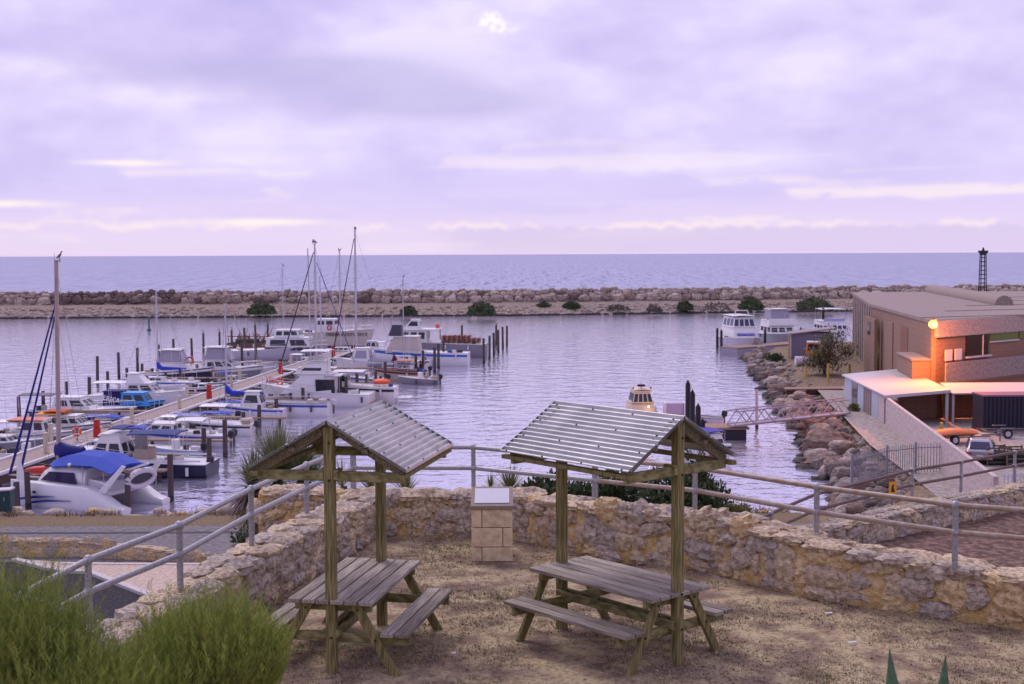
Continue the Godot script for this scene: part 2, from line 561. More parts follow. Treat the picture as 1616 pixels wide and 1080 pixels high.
# A rubble wall along a line of Vector4(x, z, foot, top); "inner" is the +normal side (to the left of the walking direction).
func rubble_wall(called: String, label: String, line: Array, thick: float, size := 0.27, deep := 0.06, both := false, group := "limestone rubble walls", tint := 0) -> Node3D:
	var root := thing(called, label, "wall", Vector3(line[0].x, line[0].z, line[0].y), 0, group)
	var org := root.position
	var mortar := tmat("mortar", [c8(186, 152, 90), c8(212, 184, 124), c8(224, 202, 154)], 1.0, 0.02, 0.95, 1.2, 0.08, true, 50)
	var nz := FastNoiseLite.new()
	nz.seed = hash(called) % 1000 + line.size() * 7; nz.frequency = 0.9
	# resample
	var pts := []
	for i in line.size() - 1:
		var a: Vector4 = line[i]; var c: Vector4 = line[i + 1]
		var len := Vector2(c.x - a.x, c.y - a.y).length()
		var k := maxi(1, int(len / 0.22))
		for j in k: pts.append(a.lerp(c, float(j) / k))
	pts.append(line[line.size() - 1])
	var rings := []
	var s_at := []
	var s := 0.0
	for i in pts.size():
		var p: Vector4 = pts[i]
		var q: Vector4 = pts[mini(i + 1, pts.size() - 1)]
		var o: Vector4 = pts[maxi(i - 1, 0)]
		var d := Vector2(q.x - o.x, q.y - o.y).normalized()
		var n := Vector2(d.y, -d.x)
		if i > 0: s += Vector2(p.x - o.x, p.y - o.y).length()
		s_at.append([s, Vector2(p.x, p.y), n, d, p.z, p.w])
		var top := p.w - 0.07 + 0.03 * nz.get_noise_2d(s * 1.4, 0.0)
		var h := thick * 0.5 - deep * 0.6
		var ring := PackedVector3Array()
		for e in [[-h - 0.03, p.z - 0.3], [-h, p.z + 0.2], [-h + 0.02, top - 0.05], [-h + 0.09, top], [0.0, top + 0.02], [h - 0.09, top], [h - 0.02, top - 0.05], [h, p.z + 0.2], [h + 0.03, p.z - 0.3]]:
			var off: Vector2 = n * (e[0] + 0.025 * nz.get_noise_2d(s * 2.2, e[1] * 3.0))
			ring.append(Vector3(p.x + off.x, e[1], p.y + off.y) - org)
		rings.append(ring)
	part("mortar_core", B.new().loft(rings, true, true), mortar if tint == 0 else tmat("grey mortar", [c8(138, 118, 92), c8(176, 156, 128), c8(196, 178, 152)], 1.0, 0.02, 0.95, 1.2, 0.08, true, 52), root)
	var total := s
	var count := 0
	var rest := []
	for side in ([1, -1] if both else [1]):
		var y := 0.0
		while true:
			var rh := size * rng.randf_range(0.55, 0.85)
			var x := rng.randf_range(-0.1, 0.1)
			var any := false
			while x < total:
				var wdt := size * rng.randf_range(0.55, 1.55)
				var at := place_on(s_at, x + wdt * 0.5)
				var hgt: float = at[5] - at[4]
				if y + rh * 0.4 < hgt - 0.08:
					any = true
					var hh := rh * rng.randf_range(0.8, 1.2)
					var pos: Vector2 = at[1] + at[2] * side * (thick * 0.5 - deep * 1.25 + rng.randf_range(-0.025, 0.02))
					var bs := Basis(-Vector3(at[3].x, 0, at[3].y), Vector3.UP, Vector3(at[2].x, 0, at[2].y) * 1.0)
					bs = bs * Basis(Vector3(0, 0, 1), rng.randf_range(-0.4, 0.4))
					bs = bs.scaled_local(Vector3(wdt * 1.12, hh * 1.2, deep * rng.randf_range(2.2, 3.2)))
					var t := Transform3D(bs, Vector3(pos.x, at[4] + y + rh * 0.5, pos.y) - org)
					if count < 230: put_mesh("stone", stone_mesh[rng.randi() % 12], limestone([0, 1, 2, 3, 4][rng.randi() % 5] if tint == 0 else [0, 1, 4, 3, 4][rng.randi() % 5]), root, t)
					count += 1
				x += wdt
			y += rh
			if not any: break
	# cap stones right across the top
	var x := -0.05
	while x < total:
		var wdt := size * rng.randf_range(0.9, 2.0)
		var at := place_on(s_at, x + wdt * 0.5)
		for k in 2:
			var pos: Vector2 = at[1] + at[2] * (thick * (0.25 if k == 0 else -0.25) + rng.randf_range(-0.03, 0.03))
			var bs := Basis(-Vector3(at[3].x, 0, at[3].y), Vector3.UP, Vector3(at[2].x, 0, at[2].y)) * Basis(Vector3.UP, rng.randf_range(-0.2, 0.2))
			bs = bs.scaled_local(Vector3(wdt * 1.08, rng.randf_range(0.12, 0.16), thick * 0.58))
			if count < 290: put_mesh("cap_stone", stone_mesh[rng.randi() % 12], limestone([0, 1, 0, 3][rng.randi() % 4] if tint == 0 else [1, 4, 0][rng.randi() % 3]), root, Transform3D(bs, Vector3(pos.x, at[5] - 0.075 + rng.randf_range(-0.018, 0.018), pos.y) - org))
			count += 1
		x += wdt
	return root

func place_on(s_at: Array, s: float) -> Array:
	for i in s_at.size() - 1:
		if s_at[i + 1][0] >= s:
			return s_at[i]
	return s_at[s_at.size() - 1]

func railing(called: String, label: String, posts: Array, ends: Array, foot_drop: float, m: Material, mp: Material) -> void:
	# posts: Vector3 tops; rails run through the tops and 0.31 m below; ends: extra end points of the rails
	var root := thing(called, label, "railing", posts[0] - Vector3(0, 0.62, 0), 0, "galvanised pipe railings")
	var o := root.position
	for p in posts:
		part("post", B.new().tube(p - o - Vector3(0, foot_drop, 0), p - o + Vector3(0, 0.0, 0), 0.034, 0.034, 10), mp, root)
		for dy in [0.0, 0.31]:
			part("clamp", B.new().ball(p - o - Vector3(0, dy, 0), Vector3(0.052, 0.052, 0.052), 8), mp, root)
	var line := []
	if ends[0] != null: line.append(ends[0])
	line.append_array(posts)
	if ends[1] != null: line.append(ends[1])
	for dy in [0.0, 0.31]:
		var b := B.new()
		for i in line.size() - 1:
			b.tube(line[i] - o - Vector3(0, dy, 0), line[i + 1] - o - Vector3(0, dy, 0), 0.032, 0.032, 10)
		part("rail", b, m, root)

# ---------------------------------------------------------------- picnic shelter
func picnic_shelter(near: Vector2, far: Vector2, label: String, half: float) -> void:
	var mid := (near + far) * 0.5
	var dir := (far - near).normalized()
	var root := thing("picnic_shelter", label, "picnic shelter", Vector3(mid.x, PLAZA, mid.y), atan2(-dir.y, dir.x), "roofed picnic tables on the terrace")
	var sp := near.distance_to(far) * 0.5
	var post := tmat("post wood", [c8(92, 88, 50), c8(124, 117, 70), c8(148, 139, 94)], Vector3(6, 0.35, 6), 0.012, 0.85, 0.12, 0.05, false, 60)
	var post2 := tmat("post wood grey", [c8(82, 76, 58), c8(112, 104, 80), c8(136, 126, 104)], Vector3(0.5, 5, 5), 0.012, 0.85, 0.12, 0.05, false, 63)
	var green := tmat("mossy wood", [c8(98, 95, 58), c8(126, 122, 78), c8(148, 142, 98)], Vector3(0.8, 1.6, 0.8), 0.012, 0.9, 0.1, 0.06, false, 61)
	var planks := []
	for k in 3:
		var t: float = [0.0, 16.0, -18.0][k]
		planks.append(tmat("silvered plank %d" % k, [c8(112 + t, 103 + t, 90 + t), c8(136 + t, 127 + t, 112 + t), c8(158 + t, 150 + t, 135 + t)], Vector3(0.25, 4, 5), 0.015, 0.75, 0.1, 0.06, false, 64 + k))
	var bolt := mat("bolt", c8(60, 56, 52), 0.6, 0.6)
	# posts, the ridge and the roof frames
	var ridge_y := 2.46
	for s in [-1.0, 1.0]:
		part("post", B.new().box(Vector3(s * sp, ridge_y * 0.5 - 0.1, 0), Vector3(0.1, ridge_y + 0.2, 0.1), Basis(), 0.008), post, root)
		for k in 4:
			var by: float = [0.36, 0.72, 1.93, 2.30][k]
			part("bolt", B.new().tube(Vector3(s * (sp + 0.045), by, 0.01), Vector3(s * (sp + 0.062), by, 0.01), 0.014, 0.011, 7), bolt, root)
		for z in [-1.0, 1.0]:
			var a := Vector3(s * (sp - 0.03), ridge_y - 0.03, z * 0.05)
			var e := Vector3(s * (sp - 0.03), 2.0, z * half)
			part("rafter", B.new().beam(a, e, 0.045, 0.09, Vector3.UP, 0.005), post2, root)
			part("tie_beam", B.new().box(Vector3(s * (sp - 0.02), 1.965, z * (half + 0.05) * 0.5), Vector3(0.05, 0.1, half - 0.06), Basis(), 0.006), green, root)
			part("brace_block", B.new().box(Vector3(s * (sp - 0.03), 1.985, z * 0.075), Vector3(0.16, 0.1, 0.045), Basis(), 0.005), green, root)
	part("ridge_beam", B.new().box(Vector3(0, ridge_y - 0.1, 0), Vector3(2 * sp - 0.1, 0.1, 0.045), Basis(), 0.005), post2, root)
	for z in [-1.0, 1.0]:
		part("eave_batten", B.new().box(Vector3(0, 1.985, z * (half - 0.01)), Vector3(2 * sp + 0.24, 0.045, 0.075), Basis(), 0.005), post, root)
		part("purlin", B.new().box(Vector3(0, 2.225, z * half * 0.5), Vector3(2 * sp + 0.1, 0.045, 0.06), Basis(), 0.005), post2, root)
	# corrugated sheets, the waves running along the ridge
	var iron := tmat("galvanised sheet", [c8(164, 166, 162), c8(178, 179, 175), c8(190, 190, 186)], 0.35, 0.01, 0.4, 0.0, 0.05, false, 70, 0.45)
	for z in [-1.0, 1.0]:
		var rings := []
		var slope := Vector2(z * (half + 0.06), 2.045 - (ridge_y + 0.055))
		var ln := slope.length()
		var u := slope / ln
		var nrm := Vector2(-u.y, u.x) * (1.0 if z > 0 else -1.0)
		var n := 12 * 10
		var xs := [-sp - 0.09, -sp * 0.4, sp * 0.3, sp + 0.1]
		var prof := []
		for i in n + 1:
			var d := ln * i / n
			prof.append(Vector2(0, ridge_y + 0.055) + u * d + nrm * (0.0145 * cos(TAU * d / 0.0705)))
		for layer in [0, 1]:
			pass
		for xx in xs:
			var ring := PackedVector3Array()
			for i in n + 1: ring.append(Vector3(xx, prof[i].y, prof[i].x))
			for i in range(n, -1, -1): ring.append(Vector3(xx, prof[i].y - nrm.y * 0.003, prof[i].x - nrm.x * 0.003))
			rings.append(ring)
		if z > 0: rings.reverse()
		var sh := part("roof_sheet", B.new().loft(rings, true, true), iron, root)
		for r in [0.06, 0.36, 0.68, 0.95]:
			for xx in [-sp, -sp * 0.34, sp * 0.34, sp]:
				var d: float = round(ln * r / 0.0705) * 0.0705
				var c: Vector2 = Vector2(0, ridge_y + 0.055) + u * d + nrm * 0.0145
				part("screw", B.new().tube(Vector3(xx, c.y, c.x), Vector3(xx, c.y + nrm.y * 0.008, c.x + nrm.x * 0.008), 0.011, 0.009, 6), bolt, sh)
	# table
	var tl := 1.83
	for i in 6:
		var z := (i - 2.5) * 0.146
		part("table_plank", B.new().box(Vector3(rng.randf_range(-0.006, 0.006), 0.72 + rng.randf_range(-0.002, 0.002), z), Vector3(tl, 0.042, 0.130), Basis(), 0.006), planks[(i + i / 2) % 3], root)
		for s in [-1.0, 1.0]:
			for dz in [-0.035, 0.035]:
				part("nail", B.new().tube(Vector3(s * 0.77, 0.7405, z + dz), Vector3(s * 0.77, 0.7435, z + dz), 0.006, 0.005, 6), bolt, root)
	for s in [-1.0, 1.0]:
		part("cleat", B.new().box(Vector3(s * 0.775, 0.654, 0), Vector3(0.045, 0.088, 0.80), Basis(), 0.005), green, root)
		part("seat_bearer", B.new().box(Vector3(s * 0.775, 0.345, 0), Vector3(0.045, 0.1, 1.58), Basis(), 0.005), green, root)
		for z in [-1.0, 1.0]:
			part("leg", B.new().beam(Vector3(s * 0.822, 0.70, z * 0.235), Vector3(s * 0.822, -0.02, z * 0.66), 0.045, 0.095, Vector3(0, 0.5, z), 0.006), post, root)
			for by in [0.64, 0.345]:
				var zz: float = z * lerpf(0.66, 0.235, by / 0.70)
				part("bolt", B.new().tube(Vector3(s * 0.842, by, zz), Vector3(s * 0.856, by, zz), 0.013, 0.01, 7), bolt, root)
	for z in [-0.06, 0.06]:
		part("centre_rail", B.new().box(Vector3(0, 0.40, z), Vector3(1.75, 0.088, 0.04), Basis(), 0.005), green, root)
	for z in [-1.0, 1.0]:
		for k in 2:
			part("seat_plank", B.new().box(Vector3(rng.randf_range(-0.006, 0.006), 0.417, z * (0.585 + k * 0.146)), Vector3(tl, 0.042, 0.130), Basis(), 0.006), planks[(k + int(z) + 3) % 3], root)

# ---------------------------------------------------------------- the terrace
func terrace() -> void:
	var lawn := tmat("dry lawn", [c8(118, 98, 84), c8(144, 126, 102), c8(170, 155, 120), c8(182, 168, 132), c8(150, 130, 108)], 0.22, 0.012, 0.98, 1.2, 0.10, true, 80)
	lawn.detail_enabled = true
	lawn.detail_blend_mode = BaseMaterial3D.BLEND_MODE_MUL
	lawn.detail_uv_layer = BaseMaterial3D.DETAIL_UV_1
	lawn.detail_albedo = ntex(85, 0.12, [c8(205, 196, 190), c8(255, 255, 255), c8(235, 230, 218)], [0.25, 0.55, 0.8], 4)
	var f := FastNoiseLite.new()
	f.seed = 5; f.frequency = 0.5
	var rings := []
	for j in 171:
		var ring := PackedVector3Array()
		var z := -20.0 + j * 0.16
		for i in 126:
			var x := lerpf(-4.6, 9.0, i / 125.0)
			if z > -11.0: x = lerpf(-11, 12, i / 125.0)
			ring.append(Vector3(x, plaza_h(x, z) + 0.025 * f.get_noise_2d(x, z) + 0.012 * f.get_noise_2d(x * 4, z * 4), z))
		rings.append(ring)
	# keep only what lies inside the walls
	var b := B.new()
	for j in rings.size() - 1:
		for i in 125:
			var c: Vector3 = (rings[j][i] + rings[j + 1][i + 1]) * 0.5
			if Geometry2D.is_point_in_polygon(Vector2(c.x, c.z), plaza_poly):
				b.quad(rings[j][i], rings[j + 1][i], rings[j + 1][i + 1], rings[j][i + 1])
	# one shared normal direction is close enough on this gentle ground
	for i in b.N.size():
		b.N[i] = Vector3(0.06 * f.get_noise_2d(b.V[i].x * 2, b.V[i].z * 2), 1, 0.06 * f.get_noise_2d(b.V[i].z * 2, b.V[i].x * 2)).normalized()
	struct_part("lawn", b, lawn)
	# dry grass
	var tuft := B.new()
	tuft.colored = true
	for i in 9:
		var a := rng.randf() * TAU
		var d := Vector3(cos(a) * rng.randf_range(0.2, 0.9), 1, sin(a) * rng.randf_range(0.2, 0.9)).normalized() * rng.randf_range(0.02, 0.05)
		tuft.col = Color(1, 1, 1).darkened(rng.randf() * 0.35)
		tuft.leaf(Vector3(cos(a) * 0.02, -0.004, sin(a) * 0.02), d, Vector3(-sin(a), 0, cos(a)), 0.005, 0.005)
	var tm := tuft.mesh()
	var gm := mat("grass blades", Color.WHITE, 0.9)
	gm.vertex_color_use_as_albedo = true
	var where := []; var cols := []
	var gf := FastNoiseLite.new()
	gf.seed = 8; gf.frequency = 0.55
	for i in 46000:
		var z := rng.randf_range(-19.4, -11.5)
		var x := rng.randf_range(-4, 8)
		if not Geometry2D.is_point_in_polygon(Vector2(x, z), plaza_poly): continue
		var g := gf.get_noise_2d(x, z)
		if g < rng.randf_range(-0.35, 0.2): continue
		var sc := rng.randf_range(0.6, 1.3)
		where.append(Transform3D(Basis(Vector3.UP, rng.randf() * TAU).scaled(Vector3(sc * 1.3, sc * rng.randf_range(0.5, 1.0), sc * 1.3)), Vector3(x, plaza_h(x, z) + 0.02 * f.get_noise_2d(x, z), z)))
		var dry := Color(0.36, 0.28, 0.165).lerp(Color(0.46, 0.38, 0.24), rng.randf())
		cols.append(dry.lerp(Color(0.15, 0.17, 0.05), clampf(gf.get_noise_2d(x * 1.3 + 40, z * 1.3) * 2.0 - 0.5, 0, 0.8)))
	var gr := copies("dry_grass", tm, gm, where, self, cols)
	gr.set_meta("label", "short dry grass tufts covering the terrace ground"); gr.set_meta("category", "grass")
	# fallen leaves and scraps
	var litter := B.new()
	litter.colored = true
	for i in 340:
		var z := rng.randf_range(-19, -11.8); var x := rng.randf_range(-3.2, 6)
		var a := rng.randf() * TAU
		litter.col = [Color(0.12, 0.07, 0.045), Color(0.2, 0.13, 0.08), Color(0.36, 0.3, 0.24), Color(0.07, 0.05, 0.04)][rng.randi() % 4]
		var ll := rng.randf_range(0.015, 0.05)
		litter.leaf(Vector3(x, plaza_h(x, z) + 0.03, z), Vector3(cos(a), 0.15, sin(a)) * ll, Vector3(-sin(a), 0.2, cos(a)), ll * 0.5)
	var lm := mat("leaf litter", Color.WHITE, 0.9)
	lm.vertex_color_use_as_albedo = true
	one("leaf_litter", litter, lm, "dead leaves and twigs scattered over the dry lawn", "leaf litter", "", "stuff")
	for q in [[1345, 1014, 0.10], [1308, 968, 0.09], [716, 1031, 0.05]]:
		var p := P(q[0], q[1], PLAZA + 0.03)
		var sb := B.new()
		sb.box(Vector3.ZERO, Vector3(q[2], 0.012, 0.03), Basis(Vector3.UP, 0.3) * Basis(Vector3(1, 0, 0), 0.2), 0.002)
		var o := one("paper_scrap", sb, mat("paper", c8(205, 200, 196), 0.8), ["crumpled white scrap on the dry grass beside the long rubble wall", "pale paper scrap lying at the foot of the long rubble wall", "tiny white scrap in the grass beside the picnic bench"][[1345, 1308, 716].find(q[0])], "litter", "paper scraps on the terrace")
		o.position = p

	# walls (walking direction keeps the terrace on the left)
	var T := PLAZA
	rubble_wall("terrace_wall", "limestone rubble wall with the plinth in front of it, below the level railing",
		[Vector4(0.2, -19.45, T, T + 0.66), Vector4(-1.4, -19.5, T, T + 0.66), Vector4(-2.3, -19.5, T, T + 0.68), Vector4(-3.75, -19.75, T - 0.9, T + 0.69)], 0.5, 0.27, 0.065, false)
	rubble_wall("terrace_wall", "long yellow-jointed limestone rubble wall behind the table shelter with grey gable",
		[Vector4(8.2, -12.9, T - 0.1, T + 0.58), Vector4(5.65, -14.55, T, T + 0.60), Vector4(3.8, -15.75, T, T + 0.70), Vector4(2.75, -17.1, T, T + 0.78), Vector4(1.4, -17.95, T, T + 0.76), Vector4(0.15, -19.2, T, T + 0.69)], 0.52, 0.29, 0.07, false, "limestone rubble walls", 0)
	rubble_wall("terrace_wall", "grey pitted limestone wall under the sloping railing beside the feathery green bush",
		[Vector4(-2.2, -19.2, T, T + 0.66), Vector4(-2.72, -17.3, T, T + 0.66), Vector4(-3.05, -16.0, T, T + 0.66), Vector4(-3.3, -14.9, T, T + 0.65), Vector4(-3.62, -13.4, T, T + 0.62), Vector4(-3.92, -12.35, T, T + 0.60)], 0.55, 0.29, 0.07, false, "limestone rubble walls", 1)
	rubble_wall("garden_wall", "low limestone wall bordering the brown garden bed, with rusty handrail behind it",
		[Vector4(15.2, -32.2, 9.3, 9.92), Vector4(11.5, -29.4, 9.3, 9.88), Vector4(8.5, -27.0, 9.3, 9.88), Vector4(5.4, -24.5, 9.3, 9.86)], 0.45, 0.34, 0.07, false, "limestone rubble walls", 1)
	# railings
	var galv := tmat("galvanised pipe", [c8(128, 128, 132), c8(158, 158, 160), c8(176, 176, 176)], 2.0, 0.03, 0.5, 0.0, 0.05, true, 90, 0.4)
	var rusty := tmat("rusting pipe", [c8(150, 122, 98), c8(158, 144, 130), c8(168, 164, 160)], 0.8, 0.02, 0.6, 0.0, 0.05, true, 92, 0.25)
	var rail_y := 12.13
	railing("railing", "sloping galvanised pipe railing on the wall beside the feathery bush", [Vector3(-4.09, rail_y - 0.06, -12.63), Vector3(-3.54, rail_y, -13.95), Vector3(-3.16, rail_y + 0.04, -15.9), Vector3(-2.79, rail_y + 0.02, -17.84), Vector3(-2.38, rail_y, -19.6)], [Vector3(-4.42, rail_y - 0.16, -11.6), null], 0.68, galv, galv)
	railing("railing", "level galvanised pipe railing behind the limestone plinth", [Vector3(-2.36, rail_y, -19.63), Vector3(-0.58, rail_y, -19.55), Vector3(1.15, rail_y - 0.02, -18.55)], [null, null], 0.68, galv, galv)
	railing("railing", "pipe railing with rust-stained top rail on the long yellow-jointed wall", [Vector3(1.17, rail_y - 0.02, -18.53), Vector3(2.44, rail_y, -17.62), Vector3(3.72, rail_y, -16.1), Vector3(4.95, rail_y + 0.04, -14.7), Vector3(6.6, rail_y + 0.06, -13.75)], [null, Vector3(8.4, rail_y + 0.06, -12.7)], 0.72, rusty, galv)
	var brown := tmat("brown rail", [c8(84, 62, 56), c8(104, 84, 80), c8(126, 108, 104)], 1.5, 0.03, 0.7, 0.0, 0.05, true, 94)
	railing("handrail", "brown weathered handrail behind the low garden wall above the harbour yard", [Vector3(4.75, 10.2, -24.2), Vector3(5.8, 10.37, -25.2), Vector3(8.37, 10.43, -27.6), Vector3(9.8, 10.4, -28.8), Vector3(11.5, 10.4, -30.2)], [Vector3(4.2, 10.02, -23.8), Vector3(15.4, 10.4, -33.2)], 0.95, brown, galv)
	# garden bed
	var mulch := tmat("mulch", [c8(78, 58, 50), c8(108, 84, 72), c8(138, 112, 94)], 0.25, 0.03, 0.98, 2.5, 0.12, true, 96)
	struct_part("garden_bed", sheet(Array(bed_poly), 9.345), mulch)
	# plinth
	var pl := thing("plinth", "sandstone block plinth with a slanted pale plaque on top", "plinth", Vector3(-0.28, PLAZA, -17.9), 0.0)
	var sand := []
	for k in 3:
		sand.append(tmat("cut limestone %d" % k, [c8(190 + k * 8, 170 + k * 7, 132 + k * 5), c8(208 + k * 5, 188 + k * 5, 150 + k * 5), c8(222, 204, 168)], 0.6, 0.02, 0.92, 0.3, 0.09, true, 100 + k))
	var joint := mat("brown joint", c8(140, 100, 62), 0.95)
	part("core", B.new().box(Vector3(0, 0.36, 0), Vector3(0.51, 0.76, 0.42)), joint, pl)
	var yy := 0.0
	for r in 3:
		var hh: float = [0.20, 0.265, 0.255][r]
		var split: float = [-0.135, 0.145, -0.135][r]
		for k in 2:
			var xa: float = -0.275 if k == 0 else split + 0.005
			var xb: float = split - 0.005 if k == 0 else 0.275
			part("block", B.new().box(Vector3((xa + xb) / 2, yy + hh / 2, 0), Vector3(xb - xa, hh - 0.01, 0.46), Basis(), 0.006), sand[(r + k) % 3], pl)
		yy += hh
	var capm := tmat("coarse cap stone", [c8(128, 116, 100), c8(168, 154, 136), c8(192, 180, 160)], 2.2, 0.06, 0.95, 1.0, 0.1, true, 108)
	part("cap", B.new().prism([Vector2(-0.25, yy), Vector2(0.25, yy), Vector2(0.25, yy + 0.045), Vector2(-0.25, yy + 0.22)], -0.285, 0.285, Transform3D(Basis(Vector3.UP, -PI / 2), Vector3.ZERO)), capm, pl)
	var n := Vector3(0, 0.5, 0.175).normalized()
	part("plaque", B.new().box(Vector3(0, yy + 0.1325, 0) + n * 0.006, Vector3(0.47, 0.012, 0.40), Basis(Vector3.RIGHT, atan2(0.175, 0.5)), 0.002), mat("plaque metal", c8(182, 182, 190), 0.6, 0.1), pl)
	# two shelters
	picnic_shelter(Vector2(-1.80, -12.98), Vector2(-1.465, -14.62), "mossy green timber picnic table and roof at the end nearer the feathery bush", 0.76)
	picnic_shelter(Vector2(1.655, -13.2), Vector2(0.54, -14.5), "timber picnic table and roof with weathered grey gable in front of the long wall", 0.74)

# ---------------------------------------------------------------- low ground by the shore
func lowland() -> void:
	var y := 1.9
	var asphalt := tmat("asphalt", [c8(92, 88, 88), c8(108, 104, 104), c8(120, 116, 116)], 0.25, 0.02, 0.9, 0.6, 0.15, true, 110)
	var dark := tmat("dark asphalt", [c8(52, 50, 53), c8(62, 60, 63), c8(72, 69, 71)], 0.3, 0.03, 1.0, 0.5, 0.15, true, 112)
	dark.metallic_specular = 0.2
	var conc := tmat("path concrete", [c8(164, 146, 128), c8(182, 164, 146), c8(194, 178, 160)], 0.3, 0.03, 0.9, 0.3, 0.12, true, 114)
	var kerbm := tmat("kerb concrete", [c8(168, 164, 160), c8(190, 186, 182), c8(200, 196, 192)], 0.6, 0.03, 0.9, 0.2, 0.1, true, 116)
	var verge := tmat("dry verge", [c8(98, 82, 58), c8(124, 106, 76), c8(142, 124, 92)], 0.3, 0.05, 0.95, 3.0, 0.12, true, 118)
	struct_part("verge", sheet([Vector2(-90, -66.2), Vector2(14.5, -66.2), Vector2(14.5, -63.6), Vector2(-90, -63.6)], y + 0.012), verge)
	struct_part("road", sheet([Vector2(-90, -63.6), Vector2(30, -63.6), Vector2(30, -56.2), Vector2(-90, -56.2)], y + 0.008), asphalt)
	var seam := B.new().box(Vector3(-30, y + 0.016, -62.0), Vector3(120, 0.006, 0.35))
	struct_part("road_seam", seam, mat("tar", c8(40, 38, 44), 0.8))
	# path, kerbs and car park between the road and the slope
	var p := func(a, b): return v2(P(a, b, y))
	struct_part("path", sheet([p.call(25, 886), p.call(130, 893), p.call(330, 893), p.call(330, 955), p.call(236, 943), p.call(140, 905), p.call(85, 903)], y + 0.10), conc)
	struct_part("car_park", sheet([Vector2(-60, -56.1), Vector2(-20, -56.1), p.call(25, 889), p.call(85, 903), p.call(140, 905), p.call(236, 943), p.call(330, 955), Vector2(-6, -44), Vector2(-60, -40)], y + 0.012), dark)
	var kl := func(pts, w, name):
		var b := B.new()
		for i in pts.size() - 1:
			var a: Vector2 = pts[i]; var c: Vector2 = pts[i + 1]
			b.beam(Vector3(a.x, y + 0.07, a.y), Vector3(c.x, y + 0.07, c.y), w, 0.15, Vector3.UP, 0.02)
		struct_part(name, b, kerbm)
	kl.call([p.call(22, 886), p.call(50, 893), p.call(80, 901), p.call(105, 905), p.call(140, 905.5), p.call(236, 943), p.call(340, 985)], 0.3, "kerb")
	kl.call([p.call(95, 893.5), p.call(180, 894.5), p.call(330, 895)], 0.28, "kerb")
	var mk := B.new()
	for q in [[40, 938, 72, 950], [100, 960, 130, 972]]:
		var a := P(q[0], q[1], y + 0.018); var c := P(q[2], q[3], y + 0.018)
		mk.beam(a, c, 0.1, 0.004)
	struct_part("parking_line", mk, mat("line paint", c8(214, 214, 214), 0.7))
	var a0 := P(-60, 878, y); var a1 := P(120, 878, y); var a2 := P(250, 884, y); var a3 := P(345, 888, y)
	rubble_wall("roadside_wall", "low tan rubble wall between the shore road and the car park",
		[Vector4(a3.x, a3.z, y, y + 0.25), Vector4(a2.x, a2.z, y, y + 0.55), Vector4(a1.x, a1.z, y, y + 0.75), Vector4(a0.x, a0.z, y, y + 0.8)], 0.5, 0.5, 0.07, false, "limestone rubble walls", 0)
	# stones and dry tussocks on the edge of the bank
	var stones := thing("bank_stones", "pale tumbled stones along the water's edge below the shore road", "stones", Vector3(-20, 1.2, -67))
	stones.set_meta("kind", "structure")
	for i in 110:
		var x := rng.randf_range(-34, 14)
		var sz := rng.randf_range(0.3, 0.75)
		put_mesh("stone", rock_mesh[rng.randi() % 10], limestone(rng.randi() % 5), stones, Transform3D(Basis(Vector3.UP, rng.randf() * TAU).scaled(Vector3(sz * 1.5, sz * 0.8, sz)), Vector3(x, 1.9 + rng.randf_range(-0.5, 0.1), rng.randf_range(-67.6, -66.5)) - stones.position))
	var lk := thing("pump_locker", "dark teal locker with a pale lid at the edge of the shore bank", "locker", P(4, 808, 1.9), 0.05)
	part("body", B.new().box(Vector3(0, 0.55, 0), Vector3(1.0, 1.1, 0.7), Basis(), 0.02), mat("locker teal", c8(22, 62, 66), 0.6), lk)
	part("lid", B.new().box(Vector3(0, 1.15, 0), Vector3(1.08, 0.09, 0.78), Basis(Vector3(0, 0, 1), 0.06), 0.02), mat("locker lid", c8(186, 182, 190), 0.5), lk)
	part("handle", B.new().box(Vector3(0.2, 0.7, 0.37), Vector3(0.04, 0.2, 0.04)), mat("stainless", c8(190, 188, 196), 0.3, 0.7), lk)
	var tus := B.new()
	tus.colored = true
	for i in 900:
		var x := rng.randf_range(-30, 14)
		if sin(x * 1.1) + sin(x * 2.7) * 0.7 < rng.randf_range(-1.0, 1.2): continue
		var z := rng.randf_range(-67.0, -66.0)
		tus.col = Color(0.16, 0.10, 0.075).lerp(Color(0.30, 0.22, 0.13), rng.randf())
		for k in 5:
			var a := rng.randf() * TAU
			tus.leaf(Vector3(x, 1.7, z), Vector3(cos(a) * 0.3, rng.randf_range(0.25, 0.55), sin(a) * 0.3), Vector3(-sin(a), 0, cos(a)), 0.045, 0.05)
	var tm := mat("tussock", Color.WHITE, 0.95); tm.vertex_color_use_as_albedo = true
	one("dry_tussocks", tus, tm, "brown dry tussock grass along the top of the shore bank", "dry grass", "", "stuff")

